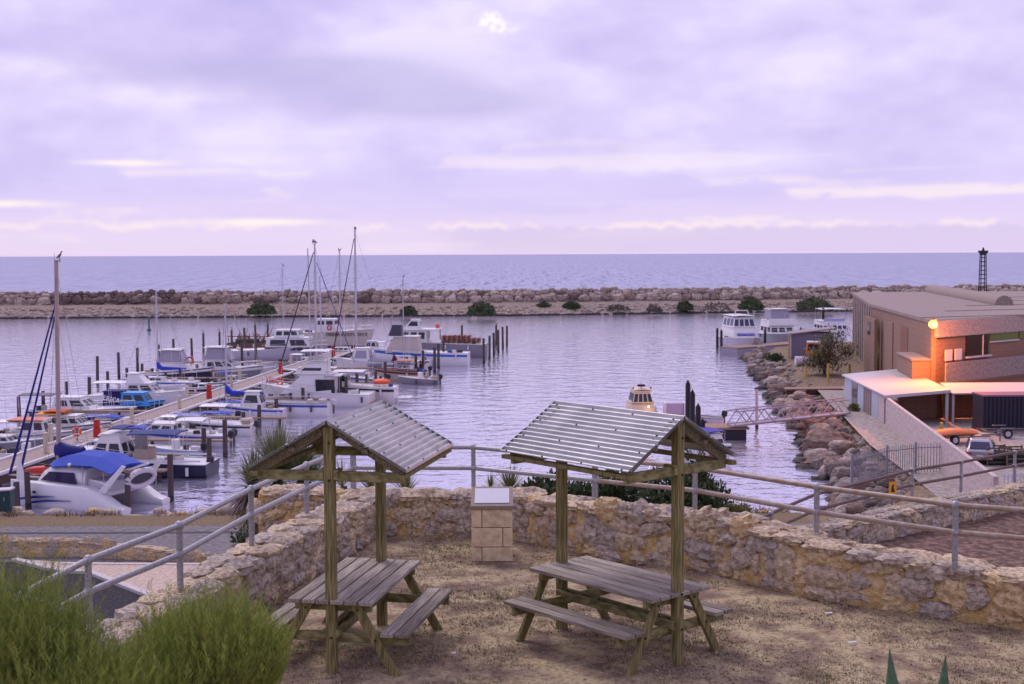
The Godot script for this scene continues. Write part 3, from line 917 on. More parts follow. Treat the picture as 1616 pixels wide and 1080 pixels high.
# ---------------------------------------------------------------- breakwater
func breakwater() -> void:
	var root := Node3D.new()
	root.name = "breakwater"
	add_child(root)
	root.set_meta("kind", "structure")
	var bank := tmat("breakwater bank", [c8(118, 102, 94), c8(164, 146, 132), c8(190, 172, 156)], 0.10, 0.03, 0.95, 30.0, 0.07, true, 120)
	# cross-sections follow the photograph's shoreline
	var rings := []
	var xs := []
	for i in 81: xs.append(-420.0 + i * 10.5)
	var f := FastNoiseLite.new(); f.seed = 77; f.frequency = 0.03
	for x in xs:
		var zw := shore_z(x) + 1.6 * f.get_noise_2d(x, 0)
		var ring := PackedVector3Array()
		for e in [[2.0, -1.2], [0.0, 0.0], [-3.0, 1.1 + 0.3 * f.get_noise_2d(x * 3, 9)], [-6.5, 2.2], [-13.0, 2.7], [-16.6, 4.9], [-20.0, 5.0], [-25, 3.0], [-34, -1.0]]:
			ring.append(Vector3(x, e[1], zw + e[0]))
		rings.append(ring)
	part("bank", B.new().loft(rings, false, false), bank, root)
	# armour rocks standing along the seaward side, row on row
	var rockm := []
	for k in 4:
		var t: int = [0, 14, -16, 6][k]
		rockm.append(tmat("armour rock %d" % k, [c8(114 + t, 101 + t, 92 + t), c8(164 + t, 149 + t, 136 + t), c8(188 + t, 171 + t, 157 + t)], 0.3, 0.025, 0.95, 8.0, 0.05, false, 124 + k))
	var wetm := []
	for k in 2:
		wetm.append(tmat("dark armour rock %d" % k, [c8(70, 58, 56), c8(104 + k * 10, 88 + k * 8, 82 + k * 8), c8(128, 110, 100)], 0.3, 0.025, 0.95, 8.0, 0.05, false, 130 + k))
	var n := 0
	var spare := []
	for r in 3:
		var x := -136.0 + r
		while x < 140.0:
			var w := rng.randf_range(1.8, 3.9) if r == 0 else rng.randf_range(1.3, 3.0) if r == 1 else rng.randf_range(1.2, 2.5)
			var h := w * rng.randf_range(0.62, 0.85)
			if r == 0: h = clampf(h, 1.7, 2.5)
			var yy: float = [3.35, 4.45, 5.15][r] + rng.randf_range(-0.18, 0.18)
			var z: float = shore_z(x) - [14.3, 15.4, 16.6][r] + rng.randf_range(-0.4, 0.4)
			var bs := Basis.from_euler(Vector3(rng.randf_range(-0.2, 0.2), rng.randf() * TAU, rng.randf_range(-0.25, 0.25))).scaled(Vector3(w * 1.0, h * 1.04, w * 0.9))
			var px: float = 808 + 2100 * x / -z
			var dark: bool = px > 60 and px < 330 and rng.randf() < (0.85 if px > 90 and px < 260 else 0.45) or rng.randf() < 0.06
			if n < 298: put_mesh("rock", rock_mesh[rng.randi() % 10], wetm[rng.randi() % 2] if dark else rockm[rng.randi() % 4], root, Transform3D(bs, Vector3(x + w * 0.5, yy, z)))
			else: spare.append(Transform3D(bs, Vector3(x + w * 0.5, yy, z)))
			n += 1
			x += w * 0.95
	if spare.size() > 0: copies("crest_rocks", rock_mesh[3], rockm[0], spare, root)
	# what is left: small rubble on the slope facing the harbour and a dark wet toe
	var where := []
	for i in 4200:
		var x := rng.randf_range(-142, 150)
		var t := rng.randf()
		var z := shore_z(x) + 0.6 - t * t * 7.0
		var px := 808 + 2100 * x / -z
		if px < 860 and t > 0.75 and rng.randf() < 0.6: continue
		var s := rng.randf_range(0.4, 1.25) * (1.1 - 0.4 * t)
		where.append(Transform3D(Basis.from_euler(Vector3(rng.randf(), rng.randf() * TAU, rng.randf())).scaled(Vector3(s * 1.3, s * 0.8, s)), Vector3(x, clampf(-0.1 + t * t * 2.3, -0.1, 2.3), z)))
	copies("rubble", rock_mesh[2], rockm[1], where, root)
	where = []
	for i in 900:
		var x := rng.randf_range(-142, 150)
		var s := rng.randf_range(0.5, 1.2)
		where.append(Transform3D(Basis.from_euler(Vector3(rng.randf(), rng.randf() * TAU, rng.randf())).scaled(Vector3(s * 1.5, s * 0.7, s)), Vector3(x, 0.1, shore_z(x) + rng.randf_range(0.3, 1.3))))
	copies("weedy_rubble", rock_mesh[5], mat("weed-dark rock", c8(52, 46, 46), 0.8), where, root)
	# bushes: px centre, px foot, width px, height px
	for q in [[413, 496, 46, 24, "dark rounded bush on the bank behind the fishing boat with gear"], [645, 497, 27, 17, "small dark bush on the bank behind the tall bare pole"], [760, 498, 48, 28, "large dome of dark scrub on the bank beyond the mooring posts"], [857, 490, 30, 17, "low dark bush growing under the track next to a similar dome"],
		[902, 490, 30, 19, "dark bush with stones around its foot on the bank"], [975, 490, 40, 12, "loose straggling scrub spread over the breakwater slope"], [1032, 493, 27, 16, "low dark shrub beside the straggling scrub"], [1081, 489, 25, 17, "round dark shrub above the pale gap in the slope"], [1062, 472, 32, 15, "bush standing against the armour rocks above the track"],
		[1130, 491, 50, 18, "grey straggling scrub beside the big dark bush"], [1185, 490, 41, 27, "big dark bush above the moored white cruisers"], [1216, 470, 32, 12, "low bush at the track edge against the armour rocks"], [1285, 490, 60, 27, "widest dark bush on the bank beside the concrete building"]]:
		var foot := P(q[0], q[1], 0.9 if q[1] > 480 else 3.0)
		var sc := -foot.z / 2100.0
		dome_bush(foot, q[2] * sc * 0.53, q[3] * sc * 0.8, q[4], "scrub" if "strag" in q[4] else "dark")

func shore_z(x: float) -> float:
	return -319.0 - (0.03 if x < 0 else 0.19) * x

func dome_bush(foot: Vector3, r: float, h: float, label: String, tone: String) -> void:
	var root := thing("coastal_bush", label, "bush", foot, 0, "bushes on the breakwater")
	part("stem", B.new().tube(Vector3(0, -0.4, 0), Vector3(0.1, h * 0.5, 0), 0.12, 0.05, 6), mat("bush stem", c8(70, 56, 46), 0.9), root)
	var b := B.new()
	b.colored = true
	var dark := tone == "dark"
	var f := FastNoiseLite.new()
	f.seed = int(r * 100); f.frequency = 0.9
	for i in (2600 if dark else 900):
		var d := Vector3(rng.randfn(), absf(rng.randfn()) * 0.9 + 0.02, rng.randfn()).normalized()
		var lumpy := 0.86 + 0.28 * f.get_noise_3dv(d * 2.2)
		if not dark and f.get_noise_3dv(d * 3.0) < 0.0: continue
		var p := d * Vector3(r, h, r * 0.8) * lumpy * pow(rng.randf(), 0.12)
		b.col = Color(0.060, 0.085, 0.040).lerp(Color(0.105, 0.135, 0.060), rng.randf()) if dark else Color(0.09, 0.085, 0.06).lerp(Color(0.14, 0.12, 0.09), rng.randf())
		var q := Vector3(rng.randfn(), rng.randfn(), rng.randfn()).normalized()
		b.leaf(p, (q * 0.8 + d * 0.6) * rng.randf_range(0.25, 0.5), q.cross(d).normalized(), 0.34)
	var m := mat("coastal leaves", Color.WHITE, 0.8); m.vertex_color_use_as_albedo = true
	part("crown", b, m, root)

# ---------------------------------------------------------------- jetties, posts and small jetty things
func jetties() -> void:
	var deckm := tmat("jetty deck", [c8(128, 112, 104), c8(154, 138, 128), c8(172, 156, 146)], 0.35, 0.03, 0.9, 0.3, 0.1, true, 140)
	var edge := mat("white kerb timber", c8(212, 210, 210), 0.75)
	var pile_dark := mat("jetty bearer", c8(70, 58, 54), 0.9)
	var a := Vector3(-34.9, 1.0, -76); var c := Vector3(-23.6, 1.0, -196)
	var root := thing("jetty", "long straight jetty with pale deck and white edge beams between moored boats", "jetty", Vector3(-34.9, 0, -76))
	var o := root.position
	var d := (c - a).normalized()
	var s := Vector3(-d.z, 0, d.x)
	var L := a.distance_to(c)
	var k := 0
	while k * 4.0 < L:
		var p0 := a + d * (k * 4.0 + 0.02); var p1 := a + d * minf(L, k * 4.0 + 3.98)
		part("deck_panel", B.new().beam(p0 - o - Vector3(0, 0.08, 0), p1 - o - Vector3(0, 0.08, 0), 2.5, 0.16, Vector3.UP, 0.01), deckm, root)
		k += 1
	for e in [-1.0, 1.0]:
		part("edge_beam", B.new().beam(a + s * e * 1.34 - o + Vector3(0, 0.06, 0), c + s * e * 1.34 - o + Vector3(0, 0.06, 0), 0.2, 0.2, Vector3.UP, 0.02), edge, root)
		part("fascia", B.new().beam(a + s * e * 1.3 - o - Vector3(0, 0.42, 0), c + s * e * 1.3 - o - Vector3(0, 0.42, 0), 0.12, 0.5), pile_dark, root)
	for i in 20:
		for e in [-1.0, 1.0]:
			var p: Vector3 = a + d * (3.0 + i * 6.0) + s * e * 1.0 - o
			part("pile", B.new().tube(p + Vector3(0, -2.2, 0), p + Vector3(0, -0.2, 0), 0.16, 0.16, 8), pile_dark, root)
	# finger jetties
	var plank := tmat("finger timber", [c8(112, 92, 78), c8(146, 122, 104), c8(164, 142, 124)], 0.5, 0.04, 0.9, 0.0, 0.1, true, 144)
	for q in [[-1, 14, 9.0], [-1, 30, 9.0], [-1, 44, 10.0], [-1, 60, 10.0], [-1, 76, 11.0], [1, 12, 9.5], [1, 26, 9.5], [1, 40, 10.0], [1, 55, 10.5], [1, 72, 11.0], [1, 90, 12.0], [-1, 98, 17.0], [1, 110, 14.0]]:
		var f0: Vector3 = a + d * q[1] + s * q[0] * 1.5 + Vector3(0, -0.2, 0)
		var f1: Vector3 = f0 + s * q[0] * q[2]
		var fr := thing("finger_jetty", "narrow timber finger jetty between two berths off the long jetty", "jetty", Vector3(f0.x, 0, f0.z), 0, "finger jetties")
		part("deck", B.new().beam(f0 - fr.position, f1 - fr.position, 0.8, 0.14, Vector3.UP, 0.02), plank, fr)
		for t in [0.35, 0.95]:
			var pp: Vector3 = f0.lerp(f1, t) - fr.position
			part("support", B.new().tube(pp - Vector3(0, 2, 0), pp - Vector3(0, 0.07, 0), 0.13, 0.13, 7), pile_dark, fr)
	# things on the jetty: hose boxes, lifebuoys, service posts
	var red := mat("red hose box", c8(186, 42, 34), 0.5)
	var boxmesh := [B.new().box(Vector3(0, 0.36, 0), Vector3(0.5, 0.72, 0.45), Basis(), 0.03).mesh(), B.new().box(Vector3(0, 1.02, 0), Vector3(0.42, 0.56, 0.4), Basis(), 0.03).mesh(), B.new().box(Vector3(0, 1.32, 0), Vector3(0.5, 0.05, 0.48), Basis(), 0.01).mesh()]
	for q in [[153, 690, "red fire hose box on the jetty beside the white cabin cruiser with wheelhouse"], [330, 629, "red fire hose box on the jetty beside the sailing boat with blue sail cover"], [443, 590, "red fire hose box on the jetty next to the orange lifebuoy"], [526, 563, "red fire hose box at the far end of the jetty"]]:
		var p := P(q[0], q[1], 1.0)
		var hb := thing("hose_box", q[2], "hose box", p, 0.1, "red hose boxes on the jetty")
		part("cabinet", boxmesh[0], red, hb); part("upper_cabinet", boxmesh[1], red, hb); part("lid", boxmesh[2], mat("hose box lid", c8(150, 34, 30), 0.5), hb)
	for q in [[122, 697, "orange lifebuoy on a post by the jetty edge beside the catamaran"], [426, 612, "orange lifebuoy hanging on the jetty in front of the big flybridge cruiser"]]:
		var p := P(q[0], q[1], 1.0)
		var lb := thing("lifebuoy", q[2], "lifebuoy", p, 0, "orange lifebuoys")
		part("ring", torus(Vector3(0, 0.75, 0.1), 0.29, 0.085), mat("lifebuoy orange", c8(222, 84, 50), 0.5), lb)
		part("post", B.new().tube(Vector3(0, 0, 0), Vector3(0, 1.2, 0), 0.05, 0.05, 7), mat("grey post", c8(120, 112, 110), 0.7), lb)
		for k2 in 4:
			var an := PI / 4 + k2 * PI / 2
			part("band", B.new().box(Vector3(cos(an) * 0.29, 0.75 + sin(an) * 0.29, 0.1), Vector3(0.19, 0.07, 0.185), Basis(Vector3(0, 0, 1), an), 0.01), mat("white band", c8(220, 216, 214), 0.6), lb)
	for q in [[72, 715, 1.5], [80, 699, 1.5], [295, 629, 1.2], [208, 668, 1.3], [283, 645, 1.2], [365, 611, 1.3], [378, 598, 1.3], [459, 575, 1.3], [500, 566, 1.3]]:
		var p := P(q[0], q[1], 1.0)
		var sp := thing("service_post", "cream water and power post standing on the jetty edge", "service post", p, 0, "service posts on the jetty")
		part("column", B.new().box(Vector3(0, q[2] * 0.45, 0), Vector3(0.28, q[2] * 0.9, 0.24), Basis(), 0.02), mat("cream post", c8(196, 186, 160), 0.7), sp)
		part("cap", B.new().box(Vector3(0, q[2] * 0.94, 0), Vector3(0.34, q[2] * 0.08, 0.3), Basis(), 0.02), mat("cream cap", c8(206, 198, 176), 0.7), sp)
	# mooring posts: px, top, waterline
	var pm := tmat("mooring timber", [c8(58, 48, 48), c8(84, 72, 70), c8(104, 92, 88)], Vector3(3, 0.3, 3), 0.04, 0.9, 0.8, 0.08, true, 148)
	var wet := mat("wet timber foot", c8(34, 30, 32), 0.5)
	var posts := [[153.7, 562, 605], [187.5, 556, 597], [217, 549, 588], [224, 574, 589], [170, 586, 612], [200.5, 581, 606], [141, 595, 631], [105, 602, 632], [68, 617, 638], [30, 626, 660], [232, 594, 616], [262, 587, 613], [284.5, 581, 604], [274, 535, 566], [250.6, 544, 570],
		[192, 688, 742], [269.6, 716, 791], [202, 745, 808], [44.5, 743, 803], [27, 760, 808], [355.6, 662, 722], [322, 675, 720], [330.5, 690, 748], [384, 650, 684], [409, 639, 674], [436, 629, 660], [458, 620, 652], [478.5, 612, 646], [451, 596, 632], [499.5, 604, 634],
		[311, 575, 602], [302.6, 534, 560], [321, 526, 556], [346.6, 524, 556], [366, 521, 553], [385.7, 517, 560], [356, 550, 580], [382, 542, 579], [404, 539, 577], [424, 534, 568], [403, 513, 540], [422.6, 512, 538],
		[546.6, 594, 641], [563.4, 589, 625], [579, 591, 620], [593, 586, 612], [608, 571, 606], [656.7, 559, 601], [668, 553, 594], [686, 548, 589], [692, 542, 582], [700, 540, 576], [763.6, 534, 574], [772.5, 530, 567], [779.4, 525, 561], [783, 513, 544], [786.5, 521, 557], [793.5, 516, 551], [800, 514, 546], [729, 513, 540]]
	for q in posts:
		var p := P(q[0], q[2], 0.0)
		var h: float = -p.z * (q[2] - q[1]) / 2100.0
		var lab := "dark timber mooring post at the sterns of the boats moored bow to the long jetty"
		if q[0] > 720: lab = "slim dark mooring post in the outer row beyond the crayfishing boat"
		elif q[2] > 700: lab = "stout dark mooring post standing among the catamaran, navy boat and blue-covered boat"
		elif q[0] > 340 and q[2] < 582 and q[0] < 430: lab = "dark mooring post beside the long pale grey fishing boat"
		elif q[0] < 325: lab = "dark mooring post behind the boats on the seaward side of the long jetty"
		mooring_post(p, h, 0.185, lab, "timber mooring posts", pm, wet, false)
	for q in [[1132, 520, 549, 0.2], [1138.5, 523, 556, 0.2], [1207.5, 523, 552, 0.2], [1264, 519, 535, 0.2], [1268.5, 521, 537, 0.2]]:
		var p := P(q[0], q[2], 0.0)
		mooring_post(p, -p.z * (q[2] - q[1]) / 2100.0, q[3], "black post beside the floating berth of the white cruisers", "posts by the floating berth", mat("black post", c8(40, 36, 44), 0.7), wet, true)
	for q in [[1085.5, 606, 702, 0.22], [1092.5, 621, 706, 0.22], [1101.5, 643, 712, 0.22], [1109, 667, 716, 0.21]]:
		var p := P(q[0], q[2], 0.0)
		mooring_post(p, -p.z * (q[2] - q[1]) / 2100.0, q[3], ["tallest black pontoon post with a pointed cap beside the gangway float", "second tallest pointed black post, touching the tallest one", "pointed black post standing alone between the tall pair and the shelter roof", "shortest pointed black post, just above the shelter roof's slope"][[1085.5, 1092.5, 1101.5, 1109].find(q[0])], "pointed black pontoon posts", mat("black sleeve", c8(26, 22, 32), 0.5), wet, true)
	var wp := P(1194.5, 677, 0.0)
	mooring_post(wp, -wp.z * 62 / 2100.0, 0.14, "tall pale steel post standing in the water against the gangway", "", tmat("pale steel", [c8(150, 136, 140), c8(176, 166, 168), c8(190, 182, 182)], 0.6, 0.05, 0.6, 0.0, 0.1, true, 150), wet, false)
	# birds resting on posts and mastheads are small dark shapes
	for q in [[321, 526, 556], [346.6, 524, 556], [366, 521, 553], [403, 513, 540], [422.6, 512, 538], [783, 513, 544]]:
		var p := P(q[0], q[2], 0.0)
		bird(p + Vector3(0, -p.z * (q[2] - q[1]) / 2100.0, 0), "seabird perched on top of a mooring post", "seabirds on the mooring posts")

func torus(c: Vector3, R: float, r: float, n := 18) -> B:
	var rings := []
	for i in n + 1:
		var a := TAU * i / n
		var ring := PackedVector3Array()
		for j in 8:
			var t := TAU * j / 8
			ring.append(c + Vector3(cos(a) * (R + r * cos(t)), sin(a) * (R + r * cos(t)), r * sin(t)))
		rings.append(ring)
	return B.new().loft(rings, true, false)

func mooring_post(p: Vector3, h: float, r: float, label: String, group: String, m: Material, wet: Material, pointed: bool) -> void:
	var o := thing("mooring_post", label, "post", p, rng.randf() * 3.0, group)
	part("shaft", B.new().tube(Vector3(0, 0.35, 0), Vector3(rng.randf_range(-0.05, 0.05), h, 0), r, r * 0.92, 10), m, o)
	part("wet_foot", B.new().tube(Vector3(0, -1.5, 0), Vector3(0, 0.35, 0), r * 1.04, r * 1.02, 10), wet, o)
	if pointed: part("cap", B.new().tube(Vector3(0, h, 0), Vector3(0, h + r * 1.7, 0), r, 0.01, 10), m, o)

func bird(p: Vector3, label: String, group: String) -> void:
	var o := thing("seabird", label, "bird", p, rng.randf() * TAU, group)
	var b := B.new()
	var rings := []
	for e in [[-0.26, 0.10, 0.015], [-0.16, 0.16, 0.06], [-0.02, 0.24, 0.095], [0.08, 0.32, 0.08], [0.12, 0.41, 0.045], [0.14, 0.47, 0.055], [0.19, 0.49, 0.045], [0.25, 0.475, 0.012]]:
		var ring := PackedVector3Array()
		for j in 8:
			var t := TAU * j / 8
			ring.append(Vector3(e[0], e[1] + sin(t) * e[2], cos(t) * e[2]))
		rings.append(ring)
	part("body", b.loft(rings, true, true), mat("bird grey", c8(96, 92, 98), 0.8), o)
	part("leg", B.new().tube(Vector3(0, 0, 0.03), Vector3(0, 0.17, 0.03), 0.012, 0.012, 5), mat("bird leg", c8(50, 44, 44), 0.7), o)
	part("leg", B.new().tube(Vector3(0, 0, -0.03), Vector3(0, 0.17, -0.03), 0.012, 0.012, 5), mat("bird leg", c8(50, 44, 44), 0.7), o)

# ---------------------------------------------------------------- the yard and buildings across the basin
func wall_quad(parent: Node, called: String, a: Vector2, c: Vector2, y0: float, y1: float, th: float, m: Material) -> MeshInstance3D:
	return part(called, B.new().beam(Vector3(a.x, (y0 + y1) / 2, a.y), Vector3(c.x, (y0 + y1) / 2, c.y), th, y1 - y0), m, parent)

func yard() -> void:
	var y := 1.55
	var conc := tmat("yard concrete", [c8(130, 120, 114), c8(152, 142, 134), c8(166, 156, 148)], 0.12, 0.03, 0.9, 0.6, 0.1, true, 160)
	struct_part("yard_pavement", sheet([Vector2(30, -131), Vector2(28.2, -118), Vector2(26.8, -106), Vector2(24.9, -92), Vector2(24.0, -80), Vector2(23.0, -69), Vector2(60, -66), Vector2(80, -66), Vector2(80, -135), Vector2(40, -135)], y + 0.01), conc)
	# shore rocks
	var rv := Node3D.new()
	rv.name = "rock_revetment"
	add_child(rv)
	rv.set_meta("kind", "structure")
	var tones := []
	for k in 4:
		var q: Array = [[138, 116, 102], [160, 148, 138], [128, 116, 108], [178, 164, 152]][k]
		tones.append(tmat("shore rock %d" % k, [c8(q[0] - 40, q[1] - 36, q[2] - 32), c8(q[0], q[1], q[2]), c8(q[0] + 22, q[1] + 20, q[2] + 18)], 0.4, 0.03, 0.95, 6.0, 0.06, false, 164 + k))
	var wetm := tmat("wet shore rock", [c8(40, 34, 32), c8(58, 48, 44), c8(76, 64, 58)], 0.4, 0.04, 0.7, 5.0, 0.06, false, 169)
	var n := 0
	var seg := [Vector2(14, -68), Vector2(17.5, -72), Vector2(20.3, -79), Vector2(21.6, -94), Vector2(24.3, -108), Vector2(26.6, -131), Vector2(30, -160), Vector2(33.3, -189), Vector2(44, -202)]
	for i in seg.size() - 1:
		var a: Vector2 = seg[i]; var c: Vector2 = seg[i + 1]
		var d := (c - a).normalized()
		var out := Vector2(d.y, -d.x)
		if out.x > 0 and i < 7: out = -out
		var ln := a.distance_to(c)
		for k in int(ln * (2.9 if ln < 24 else 1.7)):
			var t := rng.randf()
			var up := rng.randf()
			var p := a.lerp(c, t) - out * (up * 3.1 - 0.9)
			var s := rng.randf_range(0.45, 1.15) * (1.25 if up < 0.5 else 0.8)
			var h := lerpf(-0.25, 1.45, up)
			var bs := Basis.from_euler(Vector3(rng.randf_range(-0.4, 0.4), rng.randf() * TAU, rng.randf_range(-0.4, 0.4))).scaled(Vector3(s * 1.35, s * 0.85, s))
			if n < 290: put_mesh("rock", rock_mesh[rng.randi() % 10], wetm if up < 0.22 else tones[rng.randi() % 4], rv, Transform3D(bs, Vector3(p.x, h, p.y)))
			n += 1
	for q in [[1306, 702, 2.9, 0], [1330, 708, 1.5, 3], [1300, 686, 2.0, 2], [1352, 727, 2.0, 1], [1338, 752, 1.7, 2], [1322, 740, 1.5, 2]]:
		var p := P(q[0], q[1], 0.7)
		put_mesh("rock", rock_mesh[rng.randi() % 10], tones[q[3]], rv, Transform3D(Basis.from_euler(Vector3(0.1, rng.randf() * TAU, 0.1)).scaled(Vector3(q[2] * 1.2, q[2] * 0.75, q[2])), p))
	var where := []
	for i in 700:
		var k := rng.randi() % 8
		var p: Vector2 = seg[k].lerp(seg[k + 1], rng.randf()) + Vector2(rng.randf_range(0.5, 3.6), 0)
		var s := rng.randf_range(0.2, 0.55)
		where.append(Transform3D(Basis.from_euler(Vector3(rng.randf(), rng.randf() * TAU, rng.randf())).scaled(Vector3(s * 1.3, s, s)), Vector3(p.x, ground_h(p.x, p.y) + 0.05, p.y)))
	copies("gravel", rock_mesh[4], tones[3], where, rv)

	# long pale wall beside the path
	var pale := tmat("pale render", [c8(168, 152, 150), c8(188, 172, 168), c8(198, 184, 180)], 0.2, 0.03, 0.9, 0.4, 0.1, true, 172)
	var lw := thing("yard_wall", "long plain pale concrete wall running from the boat shed past the parked car", "wall", Vector3(29.2, y, -103))
	part("wall_panel", B.new().beam(Vector3(29.2, y + 0.95, -103) - lw.position, Vector3(24.4, y + 0.95, -66.5) - lw.position, 0.25, 2.3, Vector3.UP, 0.02), pale, lw)
	# palisade fence
	var steel := mat("grey palisade", c8(140, 140, 146), 0.55, 0.3)
	var fp := [P(1344, 770, y), P(1400, 753, y), P(1445, 747, y), P(1497, 745, y)]
	var fence := thing("palisade_fence", "grey steel palisade fence across the concrete path above the rocks", "fence", fp[0])
	for i in 4:
		part("post", B.new().box(fp[i] - fp[0] + Vector3(0, 0.95, 0), Vector3(0.12, 1.95, 0.12), Basis(), 0.01), steel, fence)
	for i in 3:
		var a: Vector3 = fp[i]; var c: Vector3 = fp[i + 1]
		for hh in [0.25, 1.55]:
			part("rail", B.new().beam(a - fp[0] + Vector3(0, hh, 0), c - fp[0] + Vector3(0, hh, 0), 0.05, 0.06), steel, fence)
		var k := int(a.distance_to(c) / 0.19)
		for j in range(1, k):
			part("pale", B.new().box(a.lerp(c, float(j) / k) - fp[0] + Vector3(0, 0.92, 0), Vector3(0.04, 1.75, 0.025)), steel, fence)
	# white picket barrier further along
	var pf := thing("picket_barrier", "short white picket barrier beyond the end of the pale wall", "fence", P(1585, 772, y))
	for i in 12:
		part("picket", B.new().box(Vector3(i * 0.22, 0.45, 0), Vector3(0.07, 0.9, 0.03)), mat("white paint", c8(196, 196, 204), 0.6), pf)
	for hh in [0.2, 0.75]:
		part("rail", B.new().box(Vector3(1.2, hh, 0.04), Vector3(2.7, 0.07, 0.04)), mat("white paint", c8(196, 196, 204), 0.6), pf)
	var sg := P(1408, 783, 9.7)
	var sgn := thing("warning_sign", "small yellow warning sign on a short post behind the garden wall", "sign", Vector3(7.75, 9.4, -26.9), 0.15)
	part("post", B.new().tube(Vector3(0, 0, 0), Vector3(0, 0.85, 0), 0.02, 0.02, 6), mat("grey post", c8(120, 112, 110), 0.7), sgn)
	part("board", B.new().box(Vector3(0, 0.78, 0.03), Vector3(0.16, 0.26, 0.012), Basis(), 0.003), mat("sign yellow", c8(226, 160, 40), 0.5), sgn)
	part("symbol", B.new().prism([Vector2(-0.04, 0.70), Vector2(0.045, 0.70), Vector2(0.01, 0.8), Vector2(0.03, 0.86), Vector2(-0.02, 0.84)], 0.037, 0.04), mat("sign black", c8(30, 28, 28), 0.6), sgn)

	# boat shed with white roof
	var blue := tmat("pale blue sheet", [c8(150, 158, 172), c8(168, 176, 190), c8(178, 186, 198)], 0.4, 0.05, 0.6, 0.0, 0.1, true, 176)
	var white_roof := mat("white sheet roof", c8(186, 184, 184), 0.32, 0.15)
	var brick := brickmat("pale brick", c8(140, 106, 88), c8(156, 120, 98))
	var darkin := brick
	var shed := thing("boat_shed", "low boat shed with white sheet roof and pale blue doors facing the water", "shed", Vector3(29.2, y, -103))
	var so := shed.position
	var sa := Vector2(29.15 - so.x, -103.2 - so.z); var sc := Vector2(30.2 - so.x, -120 - so.z)
	wall_quad(shed, "side_wall", sa, sc, 0, 2.15, 0.12, mat("shed frame", c8(120, 122, 134), 0.7))
	var sd := (sc - sa).normalized()
	var so2 := Vector2(-0.07, 0)
	for q in [["door", 13.4, 16.6, blue], ["window", 10.9, 13.2, mat("grey glass", c8(70, 74, 84), 0.15)], ["door", 8.2, 10.7, blue], ["opening", 5.0, 8.0, darkin], ["door", 2.4, 4.9, blue], ["door", 0.2, 2.3, pale]]:
		wall_quad(shed, q[0], sa + sd * q[1] + so2, sa + sd * q[2] + so2, 0.02, 2.1, 0.06, q[3])
	for k in 4:
		wall_quad(shed, "mullion", sa + sd * (5.3 + k * 0.8) + so2 * 1.8, sa + sd * (5.36 + k * 0.8) + so2 * 1.8, 0.05, 2.05, 0.05, mat("shed frame light", c8(176, 178, 186), 0.6))
	var rr := [Vector3(28.9, y + 2.2, -102.6), Vector3(34.0, y + 2.62, -102.6), Vector3(36.2, y + 2.62, -122), Vector3(30.0, y + 2.2, -120.6)]
	part("roof", B.new().slab(rr[0] - so, rr[1] - so, rr[2] - so, rr[3] - so, 0.1), white_roof, shed)
	part("gutter", B.new().beam(rr[0] - so - Vector3(0, 0.06, 0), rr[1] - so - Vector3(0, 0.06, 0), 0.12, 0.14), mat("shed frame light", c8(176, 178, 186), 0.6), shed)
	part("back_wall", B.new().beam(Vector3(31, y + 1.1, -106) - so, Vector3(34.0, y + 1.1, -106) - so, 0.1, 2.1), darkin, shed)
	part("back_wall", B.new().beam(Vector3(34.6, y + 1.1, -103.5) - so, Vector3(35.4, y + 1.1, -118) - so, 0.1, 2.3), darkin, shed)
	for x in [33.8]:
		part("column", B.new().box(Vector3(x, y + 1.25, -102.9) - so, Vector3(0.22, 2.5, 0.22), Basis(), 0.02), mat("shed frame light", c8(176, 178, 186), 0.6), shed)
	# main brick building: facade corners
	var A := Vector2(35.6, -112); var Bc := Vector2(40.0, -147); var Cc := Vector2(49.0, -190); var D := Vector2(58.0, -131)
	var concm := tmat("stained concrete", [c8(122, 108, 104), c8(150, 134, 126), c8(166, 150, 140)], Vector3(0.3, 0.06, 0.3), 0.05, 0.9, 1.0, 0.1, true, 180)
	var bld := thing("brick_building", "large tan brick harbour building with deep concrete roof edge and lit orange lamp", "building", Vector3(A.x, y, A.y))
	var bo := bld.position
	var lo := func(v: Vector2) -> Vector2: return v - Vector2(bo.x, bo.z)
	var top := 9.2 - y
	wall_quad(bld, "side_wall", lo.call(A), lo.call(Bc), 0, top - 0.32, 0.4, brick)
	wall_quad(bld, "side_wall", lo.call(Bc), lo.call(Cc), 0, top - 0.32, 0.5, concm)
	wall_quad(bld, "front_wall", lo.call(A), lo.call(D), 0, top - 0.32, 0.4, brick)
	var back := lo.call(Vector2(75, -190))
	wall_quad(bld, "rear_wall", lo.call(Cc), back, 0, top - 0.6, 0.4, brick)
	wall_quad(bld, "far_side_wall", lo.call(D), back, 0, top - 0.6, 0.4, brick)
	var ov := [A + Vector2(-0.3, 0.3), D + Vector2(1, 0.3), Vector2(77, -192), Cc + Vector2(-0.35, -0.35), Bc + Vector2(-0.35, 0)]
	var rp := []
	for v in ov: rp.append(Vector2(v.x - bo.x, -(v.y - bo.z)))
	part("roof", B.new().prism(rp, top - 0.3, top, Transform3D(Basis(Vector3.RIGHT, -PI / 2), Vector3.ZERO)), concm, bld)
	# deep concrete band along the front, weathered ribs along the side
	var dF := (D - A).normalized()
	var nF := Vector2(-dF.y, dF.x)
	if nF.y < 0: nF = -nF
	wall_quad(bld, "fascia", lo.call(A + nF * 0.35 - dF * 0.2), lo.call(D + nF * 0.35), top - 1.45, top - 0.05, 0.35, tmat("fascia concrete", [c8(150, 134, 130), c8(168, 152, 146), c8(178, 164, 158)], 0.2, 0.03, 0.9, 0.4, 0.1, true, 184))
